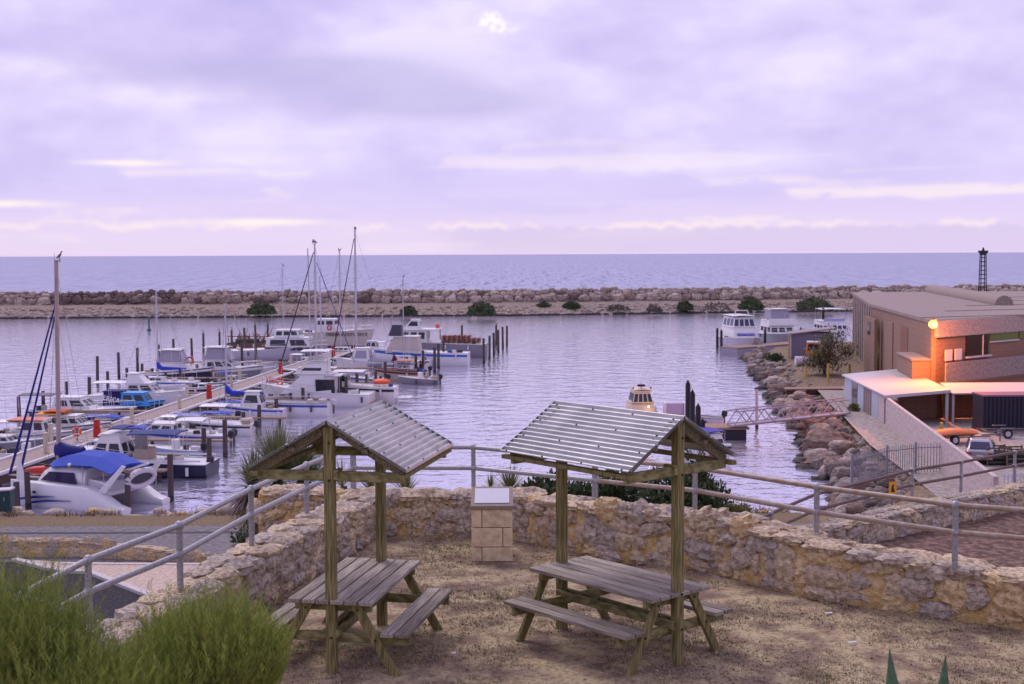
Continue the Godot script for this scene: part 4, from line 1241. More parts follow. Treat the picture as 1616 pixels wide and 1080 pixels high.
	for k in 9:
		var c0 := Bc.lerp(Cc, 0.06 + k * 0.105) + Vector2(-0.32, 0.05)
		part("rib", B.new().box(Vector3(c0.x - bo.x, (top - 0.4) / 2, c0.y - bo.z), Vector3(0.25, top - 0.4, 1.6), Basis(Vector3.UP, -0.2), 0.05), concm, bld)
	for k in 5:
		var e0 := A.lerp(Vector2(75, -190), 0.15 + k * 0.16) + Vector2(6, 3)
		part("roof_seam", B.new().beam(Vector3(e0.x - bo.x - 12, top + 0.03, e0.y - bo.z + 5), Vector3(e0.x - bo.x + 14, top + 0.03, e0.y - bo.z - 6), 0.25, 0.06), concm, bld)
	# rounded roof upstand and skylight
	part("roof_vault", B.new().tube(Vector3(60, top + 0.1, -190) - Vector3(bo.x, 0, bo.z), Vector3(52.6, top + 0.1, -142) - Vector3(bo.x, 0, bo.z), 0.95, 0.95, 14), concm, bld)
	# left facade: pilasters, small window, drain pipe
	var dA := (Bc - A).normalized()
	var nA := Vector2(dA.y, -dA.x)
	if nA.x > 0: nA = -nA
	var brown := brickmat("brown brick", c8(122, 76, 54), c8(142, 92, 66))
	for q in [[11.5, 15.5, brown, 0.10], [27.0, 34.8, brick, 0.9], [20.0, 25.5, brick, 0.15]]:
		wall_quad(bld, "pilaster", lo.call(A + dA * q[0] + nA * q[3]), lo.call(A + dA * q[1] + nA * q[3]), 0, top - 1.3, 0.3, q[2])
	wall_quad(bld, "window", lo.call(A + dA * 30 + nA * 1.06), lo.call(A + dA * 32 + nA * 1.06), 4.6, 5.9, 0.1, mat("dark glass", c8(44, 34, 40), 0.12))
	wall_quad(bld, "drain_pipe", lo.call(A + dA * 27.4 + nA * 0.35), lo.call(A + dA * 27.6 + nA * 0.35), 0, top - 1.3, 0.12, mat("pale pipe", c8(196, 176, 160), 0.6))
	# front facade
	var dD := (D - A).normalized()
	var nD := Vector2(-dD.y, dD.x)
	if nD.y < 0: nD = -nD
	var w := mat("window glass", c8(46, 24, 22), 0.1)
	var fq := func(name, s0, s1, y0, y1, m, off): return wall_quad(bld, name, lo.call(A + dD * s0 + nD * off), lo.call(A + dD * s1 + nD * off), y0, y1, 0.12, m)
	var win = fq.call("window", 4.6, 8.2, 4.35, 6.55, w, 0.24)
	part("sill", B.new().box(Vector3.ZERO, Vector3(3.9, 0.14, 0.4)), mat("pale sill", c8(190, 190, 196), 0.6), win).transform = Transform3D(Basis(Vector3.UP, atan2(-dD.y, dD.x)), Vector3(lo.call(A + dD * 6.4 + nD * 0.4).x, 4.26, lo.call(A + dD * 6.4 + nD * 0.4).y))
	part("mullion", B.new().box(Vector3.ZERO, Vector3(0.1, 2.2, 0.1)), mat("pale sill", c8(190, 190, 196), 0.6), win).transform = Transform3D(Basis(), Vector3(lo.call(A + dD * 7.2 + nD * 0.34).x, 5.45, lo.call(A + dD * 7.2 + nD * 0.34).y))
	fq.call("window", 8.5, 13.2, 5.5, 6.55, mat("green glass", c8(92, 110, 40), 0.15), 0.24)  # green light of the lit window is put into the pane colour
	fq.call("window_sill", 8.4, 13.3, 5.36, 5.48, mat("pale sill", c8(190, 190, 196), 0.6), 0.34)
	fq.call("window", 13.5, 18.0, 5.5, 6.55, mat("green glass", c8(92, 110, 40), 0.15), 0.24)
	fq.call("parapet", -0.4, 24.0, 2.45, 4.1, tmat("grey parapet", [c8(122, 112, 110), c8(142, 132, 128), c8(152, 142, 138)], 0.2, 0.03, 0.9, 0.4, 0.1, true, 182), 1.4)
	fq.call("balcony_slab", -0.4, 24.0, 2.2, 2.44, concm, 0.8)
	for k in 2:
		var s0: float = 1.0 + k * 1.5
		var ac = fq.call("air_conditioner", s0, s0 + 1.0, 4.15, 5.1, mat("air conditioner white", c8(206, 200, 200), 0.5), 0.5)
	# brick stair block at the corner
	wall_quad(bld, "stair_block", lo.call(A + nA * 0.9 + dA * 0.2), lo.call(A + nA * 0.9 + dA * 8.0), 0.0, 4.2, 1.6, brick)
	wall_quad(bld, "stair_coping", lo.call(A + nA * 0.9 + dA * 0.1), lo.call(A + nA * 0.9 + dA * 8.1), 4.2, 4.34, 1.8, concm)
	# orange lamp on the corner and its light
	var lp := PZ(1473, 512, 108.9)
	var ol := thing("flood_lamp", "glowing orange flood lamp mounted on the corner of the brick building", "lamp", lp)
	part("lamp_glass", B.new().ball(Vector3.ZERO, Vector3(0.38, 0.32, 0.3), 10), glow("orange glow", Color(1.0, 0.60, 0.17), 9.0), ol)
	part("bracket", B.new().beam(Vector3(0.2, 0.1, -0.2), Vector3(0.9, 0.1, -3.2), 0.1, 0.1), mat("lamp bracket", c8(60, 52, 50), 0.6), ol)
	part("hood", B.new().box(Vector3(0.05, 0.38, -0.1), Vector3(0.5, 0.08, 0.4), Basis(Vector3.RIGHT, 0.25), 0.04), mat("lamp bracket", c8(60, 52, 50), 0.6), ol)
	lamp(ol, Color(1.0, 0.52, 0.18), 165.0, Vector3(0.0, -0.1, 0.5), 0.25)
	var lp2 := PZ(1370, 547, 146.0)
	var wl := thing("bulkhead_lamp", "small white bulkhead lamp on the side of the brick building", "lamp", lp2)
	part("lamp_glass", B.new().ball(Vector3.ZERO, Vector3(0.34, 0.28, 0.3), 10), glow("white glow", Color(0.95, 0.95, 1.0), 6.0), wl)
	part("bracket", B.new().beam(Vector3(0.2, 0.1, 0), Vector3(1.2, 0.15, 0), 0.08, 0.08), mat("lamp bracket", c8(60, 52, 50), 0.6), wl)
	lamp(wl, Color(1.0, 0.93, 0.66), 12.0, Vector3(-0.05, -0.32, 0), 0.2)
	# carport beside the container
	var cp := thing("lean_to", "open lean-to with sheet roof between boat shed and dark container", "lean-to", Vector3(34, y, -104))
	part("roof", B.new().slab(Vector3(0.2, 2.35, 1.2), Vector3(14, 2.45, 0.6), Vector3(14, 2.75, -3.4), Vector3(0.6, 2.75, -3.0), 0.08), mat("white sheet roof", c8(186, 184, 184), 0.32, 0.15), cp)
	part("column", B.new().box(Vector3(0.35, 1.15, 0.9), Vector3(0.16, 2.3, 0.16), Basis(), 0.01), mat("shed frame light", c8(176, 178, 186), 0.6), cp)
	part("back_wall", B.new().box(Vector3(7, 1.3, -3.3), Vector3(13.5, 2.6, 0.15)), darkin, cp)
	part("end_wall", B.new().box(Vector3(14, 1.2, -1.3), Vector3(0.15, 2.3, 4)), darkin, cp)
	part("roof_vent", B.new().tube(Vector3(9.4, 2.5, 0.2), Vector3(9.4, 3.0, 0.2), 0.3, 0.3, 10), mat("pale sill", c8(190, 190, 196), 0.6), cp)
	# container with ribbed sides
	var navy := mat("container navy", c8(34, 28, 50), 0.6)
	var cn := thing("shipping_container", "dark navy ribbed shipping container parked under the brick building", "container", Vector3(35.0, y, -98.2))
	cn.scale = Vector3(1, 1.15, 1)
	part("body", B.new().box(Vector3(6, 1.2, -1.2), Vector3(12, 2.2, 2.3)), navy, cn)
	for k in 40:
		part("rib", B.new().box(Vector3(0.2 + k * 0.3, 1.2, 0.0), Vector3(0.14, 2.1, 0.06)), navy, cn)
	part("top_frame", B.new().box(Vector3(6, 2.36, -1.2), Vector3(12.1, 0.1, 2.5)), mat("container lilac", c8(120, 84, 104), 0.6), cn)
	part("bottom_frame", B.new().box(Vector3(6, 0.06, -1.2), Vector3(12.1, 0.12, 2.4)), navy, cn)
	# yellow bollard
	for q in [[1486, 682, 15, "short yellow steel bollard in front of the lean-to column"], [1272, 597, 19, "yellow marker post on the grassy spit beside the small tree"], [1307, 604, 30, "yellow marker post standing in front of the small tree"], [1341, 590, 15, "yellow marker post beside the wall of the brick building"]]:
		var p := P(q[0], q[1], y)
		one("bollard", B.new().tube(Vector3(0, -0.1, 0), Vector3(0, -p.z * q[2] / 2100.0, 0), 0.13, 0.13, 9), mat("bollard yellow", c8(184, 156, 74), 0.6), q[3], "bollard").position = p

	# car, trailers, crates
	sedan(P(1541, 731, y) + Vector3(0.6, 0, -1.0), -0.35)
	trailer(P(1500, 700, y), 0.25, "low boat trailer carrying a hull under an orange tarpaulin", true)
	trailer(P(1588, 690, y), 0.0, "small trailer with pale wheel hub standing before the dark container", false)
	for q in [[1572, 733, 0, "rusty steel cage bin with dark contents beside the silver car"], [1601, 735, 0.1, "stacked grey steel frames in the yard beyond the cage bin"]]:
		var p := P(q[0], q[1], y)
		var cg := thing("steel_bin", q[3], "bin", p, q[2], "steel bins in the yard")
		for i in 2:
			for j in 2:
				part("corner_post", B.new().box(Vector3(i * 1.5 - 0.75, 0.6, j * 1.1 - 0.55), Vector3(0.08, 1.2, 0.08)), mat("rust steel", c8(112, 88, 76), 0.8), cg)
		for k in 4:
			for z in [-0.55, 0.55]:
				part("slat", B.new().box(Vector3(0, 0.2 + k * 0.3, z), Vector3(1.5, 0.1, 0.04)), mat("green slat", c8(84, 84, 66), 0.8), cg)
		part("load", B.new().box(Vector3(0, 0.45, 0), Vector3(1.3, 0.8, 0.9), Basis(), 0.1), mat("dark load", c8(44, 40, 42), 0.9), cg)

	# light tower on the breakwater
	var tp := Vector3(0, 0, 0)
	tp = PZ(1551, 452, 345.0)
	var tw := thing("light_tower", "tall black lattice navigation light tower standing on the breakwater", "tower", Vector3(tp.x, 5.0, tp.z))
	var blk := mat("tower black", c8(30, 28, 36), 0.6)
	var H := 10.2
	for sx in [-0.75, 0.75]:
		for sz in [-0.75, 0.75]:
			part("upright", B.new().beam(Vector3(sx, -1.5, sz), Vector3(sx * 0.75, H - 1.2, sz * 0.75), 0.2, 0.2), blk, tw)
	for k in 8:
		var hh := 0.6 + k * 1.1
		var ww := lerpf(0.75, 0.57, hh / H)
		for sz in [-1.0, 1.0]:
			part("rung", B.new().beam(Vector3(-ww, hh, sz * ww), Vector3(ww, hh, sz * ww), 0.2, 0.22), blk, tw)
			part("rung", B.new().beam(Vector3(sz * ww, hh, -ww), Vector3(sz * ww, hh, ww), 0.2, 0.22), blk, tw)
	part("platform", B.new().tube(Vector3(0, H - 1.3, 0), Vector3(0, H - 0.4, 0), 0.7, 1.35, 8), blk, tw)
	part("handrail", B.new().tube(Vector3(0, H - 0.4, 0), Vector3(0, H - 0.1, 0), 1.35, 1.35, 8), blk, tw)
	part("lantern", B.new().tube(Vector3(0, H - 0.1, 0), Vector3(0, H + 0.7, 0), 0.4, 0.12, 8), blk, tw)

	# gangway and its float
	var alu := mat("aluminium", c8(160, 152, 164), 0.45, 0.5)
	var g0 := P(1153, 672, 1.2); var g1 := P(1336, 652, 1.75)
	var gw := thing("gangway", "aluminium truss gangway sloping from the shore to the float", "gangway", g0, 0)
	var gd := (g1 - g0)
	var gs := Vector3(-gd.z, 0, gd.x).normalized() * 0.6
	part("deck", B.new().beam(Vector3.ZERO, gd, 1.15, 0.1), alu, gw)
	var ns := 12
	for e in [-1.0, 1.0]:
		part("bottom_chord", B.new().beam(gs * e + Vector3(0, 0.05, 0), gs * e + gd + Vector3(0, 0.05, 0), 0.09, 0.12), alu, gw)
		part("top_chord", B.new().beam(gs * e + Vector3(0, 1.15, 0), gs * e + gd + Vector3(0, 1.15, 0), 0.08, 0.09), alu, gw)
		for k in ns:
			var a0: Vector3 = gs * e + gd * (float(k) / ns) + Vector3(0, 0.05 if k % 2 == 0 else 1.15, 0)
			var a1: Vector3 = gs * e + gd * (float(k + 1) / ns) + Vector3(0, 1.15 if k % 2 == 0 else 0.05, 0)
			part("diagonal", B.new().beam(a0, a1, 0.06, 0.07), alu, gw)
	var fl := thing("pontoon_float", "dark floating pontoon with timber edge under the foot of the gangway", "pontoon", P(1160, 694, 0))
	part("float", B.new().box(Vector3(0, 0.35, -1.0), Vector3(1.75, 0.95, 2.6), Basis(), 0.05), mat("float black", c8(30, 26, 40), 0.6), fl)
	part("deck", B.new().box(Vector3(-1.1, 0.92, -1.0), Vector3(4.4, 0.18, 2.8), Basis(), 0.02), tmat("finger timber", [], 1), fl)
	# floating berth for the cruisers
	var fb := P(1150, 561, 0); var fb2 := P(1262, 552, 0)
	var fbt := thing("floating_berth", "long grey floating berth in front of the white cruisers", "pontoon", fb)
	part("float", B.new().beam(Vector3(0, 0.45, 0), fb2 - fb + Vector3(0, 0.45, 0), 3.2, 1.25, Vector3.UP, 0.05), mat("float grey", c8(150, 142, 152), 0.8), fbt)
	part("deck", B.new().beam(Vector3(0, 1.13, 0), fb2 - fb + Vector3(0, 1.13, 0), 3.4, 0.1), tmat("finger timber", [], 1), fbt)
	# timber skid beam over the rocks
	var k0 := P(1241, 616, 1.5); var k1 := P(1331, 615, 1.6)
	var kb := thing("timber_ramp", "dark timber beam platform over the rocks beside the boat shed", "platform", k0)
	part("beam", B.new().beam(Vector3(0, -0.2, 0), k1 - k0 + Vector3(0, -0.2, 0), 0.5, 0.45), mat("dark beam", c8(54, 40, 38), 0.9), kb)
	part("planking", B.new().beam(Vector3(0, 0.08, -0.8), k1 - k0 + Vector3(0, 0.08, -0.8), 1.8, 0.08), tmat("finger timber", [], 1), kb)
	# small grey store shed and orange-fronted truck
	var s0 := P(1249, 566, y)
	var st := thing("store_shed", "small grey metal store shed on the spit behind the little tree", "shed", s0, -0.12)
	part("walls", B.new().box(Vector3(2.6, 1.6, -2.0), Vector3(5.2, 3.2, 4.0)), mat("store grey", c8(118, 114, 134), 0.7), st)
	part("roof", B.new().slab(Vector3(-0.2, 3.05, 0.3), Vector3(5.5, 3.75, 0.3), Vector3(5.5, 3.75, -4.3), Vector3(-0.2, 3.05, -4.3), 0.12), mat("store roof", c8(136, 120, 124), 0.6), st)
	part("post", B.new().box(Vector3(-0.3, 1.5, 0.2), Vector3(0.2, 3.0, 0.2)), mat("bollard yellow", c8(184, 156, 74), 0.6), st)
	var t0 := P(1284, 571, y)
	var tr := thing("orange_truck", "orange truck with a white cab roof half hidden by the small tree", "truck", t0, -0.2)
	part("cab", B.new().prism([Vector2(-0.9, 0.5), Vector2(0.9, 0.5), Vector2(0.9, 1.3), Vector2(0.75, 2.3), Vector2(-0.75, 2.3), Vector2(-0.9, 1.3)], -2.2, 0.0), mat("truck orange", c8(206, 112, 36), 0.5), tr)
	part("windscreen", B.new().slab(Vector3(-0.72, 1.35, 0.0), Vector3(0.72, 1.35, 0.0), Vector3(0.62, 2.15, 0.0), Vector3(-0.62, 2.15, 0.0), 0.02), mat("dark glass", c8(44, 34, 40), 0.12), tr)
	part("roof", B.new().box(Vector3(0, 2.36, -1.1), Vector3(1.6, 0.12, 2.2), Basis(), 0.04), mat("white gel", c8(216, 216, 214), 0.35), tr)
	part("bumper", B.new().box(Vector3(0, 0.55, 0.06), Vector3(1.8, 0.25, 0.15), Basis(), 0.03), mat("dark load", c8(44, 40, 42), 0.9), tr)
	for sx in [-0.8, 0.8]:
		part("wheel", B.new().tube(Vector3(sx - 0.12, 0.4, -0.6), Vector3(sx + 0.12, 0.4, -0.6), 0.4, 0.4, 14), mat("tyre", c8(36, 34, 36), 0.85), tr)
		part("headlight", B.new().tube(Vector3(sx * 0.75, 0.95, 0.0), Vector3(sx * 0.75, 0.95, 0.05), 0.11, 0.1, 10), mat("lens", c8(200, 190, 180), 0.2), tr)
	var tk := thing("water_tank", "white plastic tank lying on the ground before the orange truck", "tank", P(1266, 577, y))
	part("shell", B.new().tube(Vector3(-0.8, 0.55, 0), Vector3(0.8, 0.55, 0), 0.55, 0.55, 14), mat("tank white", c8(202, 196, 206), 0.5), tk)
	part("strap", B.new().tube(Vector3(-0.05, 0.55, 0), Vector3(0.05, 0.55, 0), 0.565, 0.565, 14), mat("strap red", c8(120, 60, 70), 0.6), tk)
	# green channel beacon in the basin
	var bp := P(235, 522, 0)
	var bc := thing("channel_beacon", "slim green channel marker standing in the open basin", "beacon", bp)
	part("pole", B.new().tube(Vector3(0, -1, 0), Vector3(0, 2.6, 0), 0.18, 0.16, 8), mat("beacon green", c8(26, 84, 78), 0.6), bc)
	part("base", B.new().tube(Vector3(0, -0.2, 0), Vector3(0, 0.3, 0), 0.5, 0.4, 10), mat("beacon green", c8(26, 84, 78), 0.6), bc)

func brickmat(key: String, a: Color, c: Color) -> StandardMaterial3D:
	if M.has(key): return M[key]
	var im := Image.create(256, 256, false, Image.FORMAT_RGB8)
	im.fill(c8(150, 134, 122))
	var r := RandomNumberGenerator.new()
	r.seed = hash(key)
	for row in 12:
		var y0 := row * 256 / 12
		var y1 := (row + 1) * 256 / 12 - 3
		for k in range(-1, 5):
			var x0 := k * 64 + (32 if row % 2 else 0)
			im.fill_rect(Rect2i(maxi(0, x0), y0, mini(256, x0 + 60) - maxi(0, x0), y1 - y0), a.lerp(c, r.randf()).darkened(r.randf() * 0.15)) if mini(256, x0 + 60) > maxi(0, x0) else null
	var m := StandardMaterial3D.new()
	m.resource_name = key
	m.albedo_texture = ImageTexture.create_from_image(im)
	m.uv1_triplanar = true; m.uv1_world_triplanar = true
	m.uv1_scale = Vector3.ONE * 1.0
	m.roughness = 0.9
	M[key] = m
	return m

func glow(key: String, c: Color, e: float) -> StandardMaterial3D:
	var m := mat(key, c, 0.4)
	m.emission_enabled = true
	m.emission = c
	m.emission_energy_multiplier = e
	return m

func lamp(parent: Node3D, c: Color, e: float, at: Vector3, size: float) -> void:
	var l := OmniLight3D.new()
	l.name = "lamp_light"
	l.light_color = c
	l.light_energy = e
	l.light_size = size
	l.omni_range = 80.0
	l.omni_attenuation = 2.0
	l.shadow_enabled = true
	parent.add_child(l, true)
	l.position = at

func sedan(p: Vector3, turn: float) -> void:
	var o := thing("parked_car", "silver sedan parked behind the long pale wall, seen from behind", "car", p, turn)
	var paint := mat("silver paint", c8(150, 146, 154), 0.25, 0.5)
	paint.clearcoat_enabled = true; paint.clearcoat = 0.8; paint.clearcoat_roughness = 0.08
	var rings := []
	# z is along the car (front at -z); sections from tail to nose: [z, half width, sill y, shoulder y]
	for e in [[2.25, 0.72, 0.45, 0.86], [2.2, 0.82, 0.34, 0.95], [1.6, 0.88, 0.28, 0.98], [0.4, 0.90, 0.26, 0.95], [-1.0, 0.89, 0.27, 0.90], [-1.9, 0.84, 0.32, 0.80], [-2.25, 0.66, 0.42, 0.66]]:
		rings.append(PackedVector3Array([Vector3(-e[1] * 0.94, e[2], e[0]), Vector3(e[1] * 0.94, e[2], e[0]), Vector3(e[1], lerpf(e[2], e[3], 0.45), e[0]), Vector3(e[1] * 0.97, e[3] - 0.1, e[0]), Vector3(e[1] * 0.88, e[3], e[0]), Vector3(-e[1] * 0.88, e[3], e[0]), Vector3(-e[1] * 0.97, e[3] - 0.1, e[0]), Vector3(-e[1], lerpf(e[2], e[3], 0.45), e[0])]))
	part("body", B.new().loft(rings, true, true), paint, o)
	var cab := []
	for e in [[1.75, 0.78, 0.80, 0.93], [1.05, 0.66, 0.82, 1.38], [0.3, 0.64, 0.82, 1.45], [-0.35, 0.66, 0.82, 1.38], [-1.15, 0.76, 0.8, 0.90]]:
		cab.append(PackedVector3Array([Vector3(-e[1] * 1.15, 0.8, e[0]), Vector3(e[1] * 1.15, 0.8, e[0]), Vector3(e[1] * 1.02, e[3] - 0.06, e[0]), Vector3(e[1] * 0.85, e[3], e[0]), Vector3(-e[1] * 0.85, e[3], e[0]), Vector3(-e[1] * 1.02, e[3] - 0.06, e[0])]))
	part("roof", B.new().loft(cab, true, true), paint, o)
	var gl := mat("car glass", c8(48, 46, 70), 0.08)
	part("rear_window", B.new().slab(Vector3(-0.62, 0.98, 1.72), Vector3(0.62, 0.98, 1.72), Vector3(0.54, 1.34, 1.16), Vector3(-0.54, 1.34, 1.16), 0.035), gl, o)
	for sx in [-1.0, 1.0]:
		part("side_window", B.new().slab(Vector3(sx * 0.86, 0.96, 1.2 * sx), Vector3(sx * 0.86, 0.96, -0.9 * sx), Vector3(sx * 0.69, 1.34, -0.3 * sx), Vector3(sx * 0.69, 1.34, 0.85 * sx), 0.05), gl, o)
		part("tail_light", B.new().box(Vector3(sx * 0.62, 0.76, 2.25), Vector3(0.26, 0.14, 0.06), Basis(), 0.02), mat("tail light red", c8(150, 40, 34), 0.3), o)
		for z in [-1.4, 1.4]:
			var wh := part("wheel", B.new().tube(Vector3(sx * 0.70, 0.31, z), Vector3(sx * 0.90, 0.31, z), 0.31, 0.31, 16), mat("tyre", c8(36, 34, 36), 0.85), o)
			part("rim", B.new().tube(Vector3(sx * 0.86, 0.31, z), Vector3(sx * 0.915, 0.31, z), 0.2, 0.19, 12), mat("rim", c8(150, 150, 154), 0.35, 0.7), wh)
	part("bumper", B.new().box(Vector3(0, 0.5, 2.26), Vector3(1.5, 0.2, 0.1), Basis(), 0.04), paint, o)
	part("number_plate", B.new().box(Vector3(0, 0.64, 2.31), Vector3(0.4, 0.11, 0.015)), mat("plate white", c8(200, 200, 196), 0.5), o)

func trailer(p: Vector3, turn: float, label: String, tarp: bool) -> void:
	var o := thing("boat_trailer", label, "trailer", p, turn, "boat trailers in the yard")
	var st := mat("trailer steel", c8(120, 116, 120), 0.5, 0.5)
	for z in [-0.7, 0.7]:
		part("side_rail", B.new().box(Vector3(0.4, 0.5, z), Vector3(4.6, 0.1, 0.08)), st, o)
	for x in [-1.6, 0.0, 1.6]:
		part("cross_member", B.new().box(Vector3(x, 0.5, 0), Vector3(0.08, 0.08, 1.4)), st, o)
	part("drawbar", B.new().beam(Vector3(2.5, 0.5, 0), Vector3(4.2, 0.5, 0), 0.1, 0.1), st, o)
	part("jockey_wheel", B.new().tube(Vector3(3.9, 0.0, 0.1), Vector3(3.9, 0.9, 0.1), 0.05, 0.05, 8), st, o)
	for z in [-0.85, 0.85]:
		var wh := part("wheel", B.new().tube(Vector3(-0.2, 0.34, z - 0.1), Vector3(-0.2, 0.34, z + 0.1), 0.34, 0.34, 16), mat("tyre", c8(36, 34, 36), 0.85), o)
		part("rim", B.new().tube(Vector3(-0.2, 0.34, z - 0.11), Vector3(-0.2, 0.34, z + 0.11), 0.2, 0.2, 12), mat("rim pale", c8(190, 180, 186), 0.5), wh)
		part("mudguard", B.new().box(Vector3(-0.2, 0.74, z), Vector3(0.95, 0.05, 0.26), Basis(), 0.02), st, o)
	if tarp:
		var rings := []
		for e in [[-1.6, 0.7, 0.85], [-1.0, 0.8, 1.0], [0.1, 0.8, 1.08], [1.2, 0.6, 0.98], [2.1, 0.12, 0.8]]:
			rings.append(PackedVector3Array([Vector3(e[0], 0.58, -e[1]), Vector3(e[0], e[2] - 0.2, -e[1] * 1.03), Vector3(e[0], e[2], 0), Vector3(e[0], e[2] - 0.2, e[1] * 1.03), Vector3(e[0], 0.58, e[1])]))
		part("tarpaulin", B.new().loft(rings, true, true), mat("orange tarp", c8(196, 104, 52), 0.6), o)

# ---------------------------------------------------------------- boats: local x towards the bow, y up from the waterline, z to starboard
func hull_half(t: float, Bm: float, full: float) -> float:
	var k := clampf((t - full) / (1.0 - full), 0, 1)
	return Bm * 0.5 * (1.0 - pow(k, 2.3)) * lerpf(0.9, 1.0, clampf(t / 0.3, 0, 1))

func hull(o: Node3D, L: float, Bm: float, F: float, rise: float, m: Material, deckm: Material, stripe: Material = null, full := 0.45, boot: Material = null) -> void:
	var n := 16
	var rings := []; var sp := []; var ss := []
	var deck := B.new()
	for i in n + 1:
		var t := float(i) / n
		var hb := maxf(0.03, hull_half(t, Bm, full))
		var sy := F + rise * pow(t, 1.8)
		var rake := pow(t, 4.0) * 0.09 * L
		var x := -L * 0.5 + L * 0.91 * t
		var cb := hb * lerpf(0.9, 0.55, pow(t, 2.0))
		rings.append(PackedVector3Array([Vector3(x + rake, sy, -hb), Vector3(x + rake * 0.55, sy * 0.45, -lerpf(hb, cb, 0.55)), Vector3(x + rake * 0.1, 0.0, -cb * 0.92), Vector3(x, -0.35, -cb * 0.6), Vector3(x, -0.45, 0), Vector3(x, -0.35, cb * 0.6), Vector3(x + rake * 0.1, 0.0, cb * 0.92), Vector3(x + rake * 0.55, sy * 0.45, lerpf(hb, cb, 0.55)), Vector3(x + rake, sy, hb)]))
	var hullb := B.new().loft(rings, false, false)
	var r0: PackedVector3Array = rings[0]
	for j in range(1, 8): hullb.tri(r0[0], r0[j], r0[j + 1])
	part("hull", hullb, m, o)
	for i in n:
		var a: PackedVector3Array = rings[i]; var c: PackedVector3Array = rings[i + 1]
		var dn := Vector3(0, -0.03, 0)
		deck.quad(a[0] + dn, a[8] + dn, c[8] + dn, c[0] + dn)
	part("deck", deck, deckm, o)
	var gun := B.new()
	for i in n:
		for j in [0, 8]:
			gun.tube(rings[i][j], rings[i + 1][j], 0.045, 0.045, 5, false)
	part("gunwale", gun, deckm, o)
	fittings(o, rings, L, Bm, F)
	if stripe:
		var sb := B.new()
		for i in n:
			for sd in [[0, 1, -1.0], [8, 7, 1.0]]:
				var p0: Vector3 = rings[i][sd[0]].lerp(rings[i][sd[1]], 0.2); var p1: Vector3 = rings[i + 1][sd[0]].lerp(rings[i + 1][sd[1]], 0.2)
				var p2: Vector3 = rings[i + 1][sd[0]].lerp(rings[i + 1][sd[1]], 0.5); var p3: Vector3 = rings[i][sd[0]].lerp(rings[i][sd[1]], 0.5)
				var off := Vector3(0, 0, sd[2] * 0.015)
				if sd[2] > 0: sb.quad(p3 + off, p2 + off, p1 + off, p0 + off)
				else: sb.quad(p0 + off, p1 + off, p2 + off, p3 + off)
		part("stripe", sb, stripe, o)
	if boot:
		var bb := B.new()
		for i in n:
			for sd in [[2, 1, -1.0], [6, 7, 1.0]]:
				var p0: Vector3 = rings[i][sd[0]]; var p1: Vector3 = rings[i + 1][sd[0]]
				var p2: Vector3 = rings[i + 1][sd[0]].lerp(rings[i + 1][sd[1]], 0.35); var p3: Vector3 = rings[i][sd[0]].lerp(rings[i][sd[1]], 0.35)
				var off := Vector3(0, 0, sd[2] * 0.015)
				bb.quad(p0 + off, p1 + off, p2 + off, p3 + off)
		part("boot_top", bb, boot, o)

# fenders, aerials, mooring lines and loose gear that every berthed boat shows
func fittings(o: Node3D, rings: Array, L: float, Bm: float, F: float) -> void:
	if L < 4.2: return
	var fm := mat("fender white", c8(208, 206, 212), 0.6) if rng.randf() < 0.75 else mat("fender dark", c8(70, 68, 80), 0.6)
	for sd in [0, 8]:
		for k in 2:
			var i: int = [1 + rng.randi() % 3, 6 + rng.randi() % 4][k]
			var p: Vector3 = rings[i][sd]
			var out := Vector3(0, 0, -0.13 if sd == 0 else 0.13)
			part("fender", B.new().tube(p + out + Vector3(0, -0.75, 0), p + out + Vector3(0, -0.2, 0), 0.11, 0.11, 7), fm, o)
	for k in 1 + rng.randi() % 2:
		var x := rng.randf_range(-0.2, 0.15) * L
		part("whip_aerial", B.new().tube(Vector3(x, F, rng.randf_range(-0.3, 0.3) * Bm), Vector3(x - 0.3, F + rng.randf_range(3.0, 5.0), rng.randf_range(-0.3, 0.3) * Bm), 0.022, 0.012, 5), mat("aerial white", c8(210, 208, 212), 0.5), o)
	var rope := mat("mooring rope", c8(150, 138, 120), 0.9)
	var bow: Vector3 = rings[15][8]
	for s in [-1.0, 1.0]:
		part("mooring_line", B.new().path([bow * Vector3(1, 1, s), bow * Vector3(1, 0, s) + Vector3(0.9, F * 0.75, s * 0.5), bow * Vector3(1, 0, s) + Vector3(1.9, 0.9, s * 0.9)], 0.022, 4), rope, o)
	for k in 3:
		var c := Vector3(-L * rng.randf_range(0.2, 0.44), F + 0.12, rng.randf_range(-0.3, 0.3) * Bm)
		var gm: Material = [mat("gear white", c8(200, 198, 196), 0.6), mat("gear dark", c8(60, 58, 66), 0.7), mat("gear tan", c8(160, 140, 118), 0.8), mat("gear blue", c8(50, 80, 150), 0.7), mat("gear red", c8(176, 60, 48), 0.7)][[0, 1, 2, 0, 1, 2, 0, 3, 1, 0][rng.randi() % 10]]
		part("deck_gear", B.new().box(c, Vector3(rng.randf_range(0.3, 0.8), rng.randf_range(0.25, 0.6), rng.randf_range(0.3, 0.6)), Basis(Vector3.UP, rng.randf()), 0.05), gm, o)

